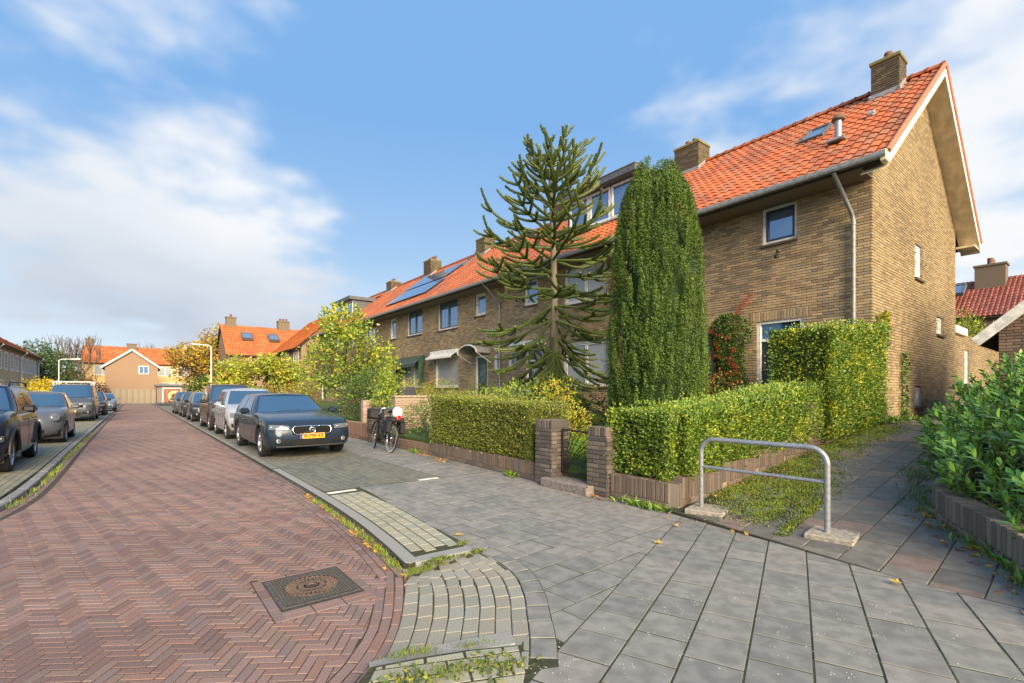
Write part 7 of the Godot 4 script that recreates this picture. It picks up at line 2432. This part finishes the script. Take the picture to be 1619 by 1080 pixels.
	var patch := func(f0: float, f1: float, h0: Array, h1: Array, out: float) -> MB:
		# a panel on the nose between two height lines, each [start, end]
		var b := MB.new()
		var rows := []
		for j in 5:
			var line := PackedVector3Array()
			for i in 11:
				var u := i / 10.0
				line.append(front.call(lerpf(f0, f1, u), lerpf(lerpf(h0[0], h0[1], u), lerpf(h1[0], h1[1], u), j / 4.0), out))
			rows.append(line)
		b.grid(rows, false, true)
		return b
	var gr: Array = p.get("grille", [0.45, 0.42, 0.66])     # half width, low, high
	var gb := MB.new()
	gb = patch.call(-gr[0], gr[0], [gr[1], gr[1]], [gr[2], gr[2]], 0.010)
	var gp := put(o, "grille", gb, mats["grilleblack"], true)
	if p.get("grille_rim", false):
		var rim := MB.new()
		var loop := []
		var outline := [Vector2(-1.0, 0.55), Vector2(-0.98, 0.86), Vector2(-0.88, 1.0), Vector2(-0.4, 1.02), Vector2(0.0, 1.03), Vector2(0.4, 1.02), Vector2(0.88, 1.0), Vector2(0.98, 0.86), Vector2(1.0, 0.55), Vector2(0.92, 0.14), Vector2(0.80, 0.0), Vector2(0.4, -0.02), Vector2(0.0, -0.03), Vector2(-0.4, -0.02), Vector2(-0.80, 0.0), Vector2(-0.92, 0.14), Vector2(-1.0, 0.55)]
		for q in outline: loop.append(front.call(q.x * gr[0], lerpf(gr[1], gr[2], q.y), 0.022))
		rim.tube(loop, [0.011], 6, false)
		# ring with its slanted bar, as on the car's nose
		rim.bar(front.call(-gr[0] * 0.55, gr[1] + 0.01, 0.022), front.call(gr[0] * 0.45, gr[2] + 0.01, 0.022), 0.025, 0.012, 0.002)
		var c0: Vector3 = front.call(0.0, (gr[1] + gr[2]) * 0.5, 0.03)
		var ring := []
		for k in 21:
			var a := TAU * k / 20.0
			ring.append(c0 + Vector3(cos(a) * 0.062, sin(a) * 0.062, 0))
		rim.tube(ring, [0.011], 6, false)
		rim.tube([c0 + Vector3(-0.05, 0, 0.004), c0 + Vector3(0.05, 0, 0.004)], [0.012], 6)
		put(gp, "grille_trim", rim, mats["chrome"], true)
	elif p.get("badge", true):
		var bg := MB.new()
		bg.lathe(Transform3D(Basis(Vector3(1, 0, 0), PI * 0.5), front.call(0.0, p.get("badge_h", (gr[1] + gr[2]) * 0.5), 0.012)), [Vector2(0.055, 0.0), Vector2(0.05, 0.012), Vector2(0, 0.014)], 16)
		put(gp, "badge", bg, mats["chrome"], true)
	var hl: Array = p.get("lamps", [0.52, 0.93, 0.66, 0.86])
	for sg in [-1.0, 1.0]:
		var lampm: MB = patch.call(sg * hl[0], sg * hl[1], [hl[2] + 0.02, hl[2] + 0.04], [hl[3] - 0.05, hl[3]], 0.014)
		if p.get("round_lamps", false):
			lampm = MB.new()
			var cpt: Vector3 = front.call(sg * 0.72, 0.78, 0.0)
			lampm.lathe(Transform3D(Basis(Vector3(0, 1, 0), sg * 0.45) * Basis(Vector3(1, 0, 0), PI * 0.5 - 0.35), cpt), [Vector2(0.125, -0.03), Vector2(0.12, 0.03), Vector2(0.08, 0.055), Vector2(0.0, 0.065)], 20)
		var lo := put(o, "headlight", lampm, mats["lampglass"], true)
		if p.get("drl", false):
			var d := MB.new()
			d.bar(front.call(sg * (hl[0] + 0.06), (hl[2] + hl[3]) * 0.5, 0.018), front.call(sg * (hl[1] - 0.03), (hl[2] + hl[3]) * 0.5 + 0.03, 0.018), 0.012, 0.012)
			put(lo, "light_bar", d, mats["whitepaint"], true)
		if p.get("fogs", true):
			put(o, "bumper_vent", patch.call(sg * 0.50, sg * 0.86, [0.16, 0.20], [0.30, 0.36], 0.010), mats["blackplastic"], true)
			var fg := MB.new()
			fg.lathe(Transform3D(Basis(Vector3(1, 0, 0), PI * 0.5), front.call(sg * 0.74, 0.27, 0.012)), [Vector2(0.05, 0.0), Vector2(0.045, 0.012), Vector2(0, 0.016)], 12)
			put(o, "fog_lamp", fg, mats["lampglass"], true)
	put(o, "lower_intake", patch.call(-0.46, 0.46, [0.10, 0.10], [0.27, 0.27], 0.010), mats["blackplastic"], true)
	if p.get("skirt", false): put(o, "bumper_trim", patch.call(-0.80, 0.80, [0.02, 0.02], [0.08, 0.08], 0.014), mats["alloy"], true)
	# number plate
	var pp: Vector3 = front.call(0.0, p.get("plate_h", 0.34), 0.02)
	var pl := MB.new()
	pl.box(Transform3D(Basis(), pp), Vector3(0.52, 0.115, 0.014), 0.003)
	var pn := put(o, "number_plate", pl, mats["yellowplate"], true)
	var eu := MB.new()
	eu.box(Transform3D(Basis(), pp + Vector3(-0.236, 0, 0.003)), Vector3(0.045, 0.108, 0.014), 0.002)
	put(pn, "blue_band", eu, mats["blue"], true)
	if p.has("plate"):
		var tm := TextMesh.new()
		tm.text = p.plate
		var sf := SystemFont.new()
		sf.font_names = PackedStringArray(["Droid Sans"]); sf.font_weight = 700
		tm.font = sf; tm.font_size = 32; tm.pixel_size = 0.0030; tm.depth = 0.003
		var to := put(pn, "lettering", tm, M("plateink", lin(0.01, 0.01, 0.01), 0.6), true)
		to.position = pp + Vector3(0.022, 0.0, 0.010)
	# mirrors
	for sg in [-1.0, 1.0]:
		var m := MB.new()
		var mz := cowl - 0.38
		var mp := Vector3(sg * (W * 0.5 + 0.10), belt + 0.10, mz)
		m.box(Transform3D(Basis(Vector3(0, 1, 0), -sg * 0.2), mp), Vector3(0.22, 0.15, 0.11), 0.045)
		m.bar(Vector3(sg * W * 0.45, belt + 0.03, mz), mp - Vector3(0, 0.05, 0), 0.05, 0.04, 0.01)
		put(o, "mirror", m, p.get("mirror_mat", paint), true)
	# door joints, handles, sill trim, wiper
	for sg in [-1.0, 1.0]:
		var dj := MB.new()
		for z in p.get("joints", [cowl - 0.12, cowl - 1.12, cowl - 2.02]):
			var prev := Vector3.ZERO
			for k in 7:
				var hs := lerpf(0.08, 0.93, k / 6.0)
				var row := [hs, 0.0, 0.0, 0.0]
				for j in rowdef.size() - 1:
					if hs >= rowdef[j][0] and hs <= rowdef[j + 1][0]: row[1] = lerpf(rowdef[j][1], rowdef[j + 1][1], (hs - rowdef[j][0]) / (rowdef[j + 1][0] - rowdef[j][0]))
				var v: Vector3 = side_pt.call(row, (z - z_r) / L, sg)
				v.x += sg * 0.001
				if k > 0: dj.bar(prev, v, 0.007, 0.007)
				prev = v
		put(o, "door_joint", dj, mats["blackplastic"], true)
		for z in [cowl - 0.98, cowl - 1.9]:
			var hd := MB.new()
			hd.bar(Vector3(sg * (W * 0.5 + 0.012), belt - 0.12, z), Vector3(sg * (W * 0.5 + 0.012), belt - 0.115, z - 0.18), 0.025, 0.028, 0.008)
			put(o, "door_handle", hd, paint, true)
		if p.get("cladding", false):
			for az in [axf, axr]:
				var ac := MB.new()
				var loop := []
				for k in 17:
					var a := PI * k / 16.0
					loop.append(Vector3(sg * (W * 0.5 - 0.005), r + sin(a) * (ar + 0.03), az + cos(a) * (ar + 0.03)))
				ac.tube(loop, [0.038], 6)
				put(o, "arch_cladding", ac, mats["blackplastic"], true)
		if p.get("rails", false):
			var rr := MB.new()
			rr.tube([Vector3(sg * W * 0.36, H - 0.05, head - 0.1), Vector3(sg * W * 0.36, H + 0.03, head - 0.2), Vector3(sg * W * 0.36, H + 0.03, tail + 0.2), Vector3(sg * W * 0.36, H - 0.05, tail + 0.1)], [0.018], 6)
			put(o, "roof_rail", rr, p.get("rail_mat", mats["blackplastic"]), true)
	for q in [-0.42, 0.16]:
		var wp := MB.new()
		var a: Vector3 = cab.call(0.98, 0.03, 0.0)
		wp.bar(Vector3(q * W * 0.5, a.y + 0.03, cowl + 0.0), Vector3((q + 0.58) * W * 0.5, a.y + 0.06, cowl - 0.02), 0.015, 0.012)
		put(o, "wiper", wp, mats["blackplastic"], true)
	return o

func cars() -> void:
	# right-hand row, nearest first
	car("navy blue estate car with chrome-edged grille and yellow plate, nearest on the right", "estate_car", 3.10, 12.0, {"l": 4.75, "w": 1.85, "h": 1.43, "wb": 2.87, "fo": 0.87, "r": 0.335, "col": lin(0.022, 0.036, 0.060), "belt": 0.90, "hood": 0.97, "nose": 0.76, "cowl": 0.78, "head": -0.12, "tail": -2.30, "tfoot": -2.62, "roofw": 0.66, "grille": [0.44, 0.50, 0.80], "grille_rim": true, "lamps": [0.52, 0.92, 0.66, 0.88], "drl": true, "plate": "N-200-KX", "plate_h": 0.43, "skirt": true, "plan": 7.0, "windows": [[0.04, 0.64], [-0.50, -0.01], [-0.80, -0.54]]})
	car("silver tall hatchback parked behind the navy estate car", "hatchback", 3.06, 17.35, {"l": 3.6, "w": 1.72, "h": 1.60, "wb": 2.42, "fo": 0.62, "r": 0.30, "col": lin(0.50, 0.51, 0.55), "belt": 0.98, "hood": 1.08, "nose": 0.82, "cowl": 0.98, "head": 0.28, "tail": -1.45, "tfoot": -1.72, "grille": [0.34, 0.60, 0.78], "lamps": [0.45, 0.90, 0.60, 0.84], "plate_h": 0.40, "metal": 0.5})
	car("dark brown tall people carrier behind the silver hatchback", "people_carrier", 3.10, 21.7, {"l": 4.6, "w": 1.80, "h": 1.80, "wb": 2.85, "fo": 0.90, "r": 0.32, "col": lin(0.060, 0.045, 0.042), "belt": 1.02, "hood": 1.12, "nose": 0.86, "cowl": 1.35, "head": 0.55, "tail": -2.1, "tfoot": -2.4, "rails": true})
	car("small black car with round grille behind the brown people carrier", "small_car", 3.06, 29.0, {"l": 3.9, "w": 1.70, "h": 1.52, "wb": 2.45, "fo": 0.75, "r": 0.31, "col": lin(0.03, 0.032, 0.04), "cowl": 0.80, "head": 0.1, "roof_mat": M("greyroof", lin(0.25, 0.26, 0.28), 0.25, "", 1, 0, 0.4)})
	car("dark grey car, fifth along the right-hand row", "small_car", 3.06, 34.6, {"l": 4.1, "w": 1.72, "h": 1.45, "wb": 2.5, "fo": 0.80, "col": lin(0.05, 0.052, 0.058)})
	car("grey car with pale bonnet at the far end of the right-hand row", "small_car", 3.02, 40.3, {"l": 4.2, "w": 1.76, "h": 1.56, "wb": 2.55, "fo": 0.80, "col": lin(0.11, 0.115, 0.125)})
	# left-hand row
	car("dark blue high-riding car with black arches at the left edge", "crossover_car", -2.60, 12.55, {"l": 4.15, "w": 1.76, "h": 1.62, "wb": 2.60, "fo": 0.82, "r": 0.345, "col": lin(0.016, 0.022, 0.042), "belt": 1.02, "hood": 1.10, "nose": 0.92, "cowl": 0.92, "head": 0.22, "tail": -1.85, "tfoot": -2.15, "cladding": true, "rails": true, "grille": [0.55, 0.66, 0.80], "lamps": [0.60, 0.93, 0.42, 0.60], "drl": true, "mirror_mat": mats["blackplastic"]})
	car("small grey retro city car with round headlights on the left", "city_car", -2.34, 19.1, {"l": 3.55, "w": 1.62, "h": 1.49, "wb": 2.30, "fo": 0.62, "r": 0.29, "col": lin(0.12, 0.13, 0.155), "belt": 0.93, "hood": 1.02, "nose": 0.80, "cowl": 0.62, "head": 0.0, "tail": -1.2, "tfoot": -1.68, "round_lamps": true, "grille": [0.2, 0.60, 0.66], "fogs": false, "plan": 3.6, "plate_h": 0.36, "windows": [[-0.15, 0.66], [-0.7, -0.22]]})
	var van := car("blue-grey van with roof bars and yellow plate on the left", "van", -2.55, 33.1, {"l": 4.9, "w": 1.92, "h": 1.92, "wb": 3.0, "fo": 0.90, "r": 0.34, "col": lin(0.085, 0.095, 0.115), "belt": 1.12, "hood": 1.20, "nose": 0.98, "cowl": 1.72, "head": 0.95, "tail": -2.3, "tfoot": -2.42, "roofw": 0.80, "plan": 6.5, "grille": [0.55, 0.56, 0.72], "plate_h": 0.34})
	for z in [0.6, -0.9, -2.0]:
		var rb := MB.new()
		rb.bar(Vector3(-0.82, 2.03, z), Vector3(0.82, 2.03, z), 0.07, 0.06, 0.01)
		for sg in [-1.0, 1.0]: rb.bar(Vector3(0.74 * sg, 1.84, z), Vector3(0.74 * sg, 2.02, z), 0.06, 0.06, 0.01)
		put(van, "roof_bar", rb, mats["alloy"], true)
	car("dark car parked behind the van with roof bars", "small_car", -2.30, 40.6, {"l": 4.2, "w": 1.76, "h": 1.60, "wb": 2.6, "fo": 0.8, "col": lin(0.03, 0.035, 0.045)})
	car("small pale blue car, farthest in the left-hand row", "small_car", -2.0, 50.5, {"l": 3.8, "w": 1.68, "h": 1.46, "wb": 2.4, "fo": 0.75, "col": lin(0.17, 0.22, 0.30)})

func _ready() -> void:
	rng.seed = 7
	setup()
	setup_materials()
	ground_work()
	walls()
	terrace()
	far_things()
	cars()
	barrier()
	bicycle()
	garden_plants()
	weeds()
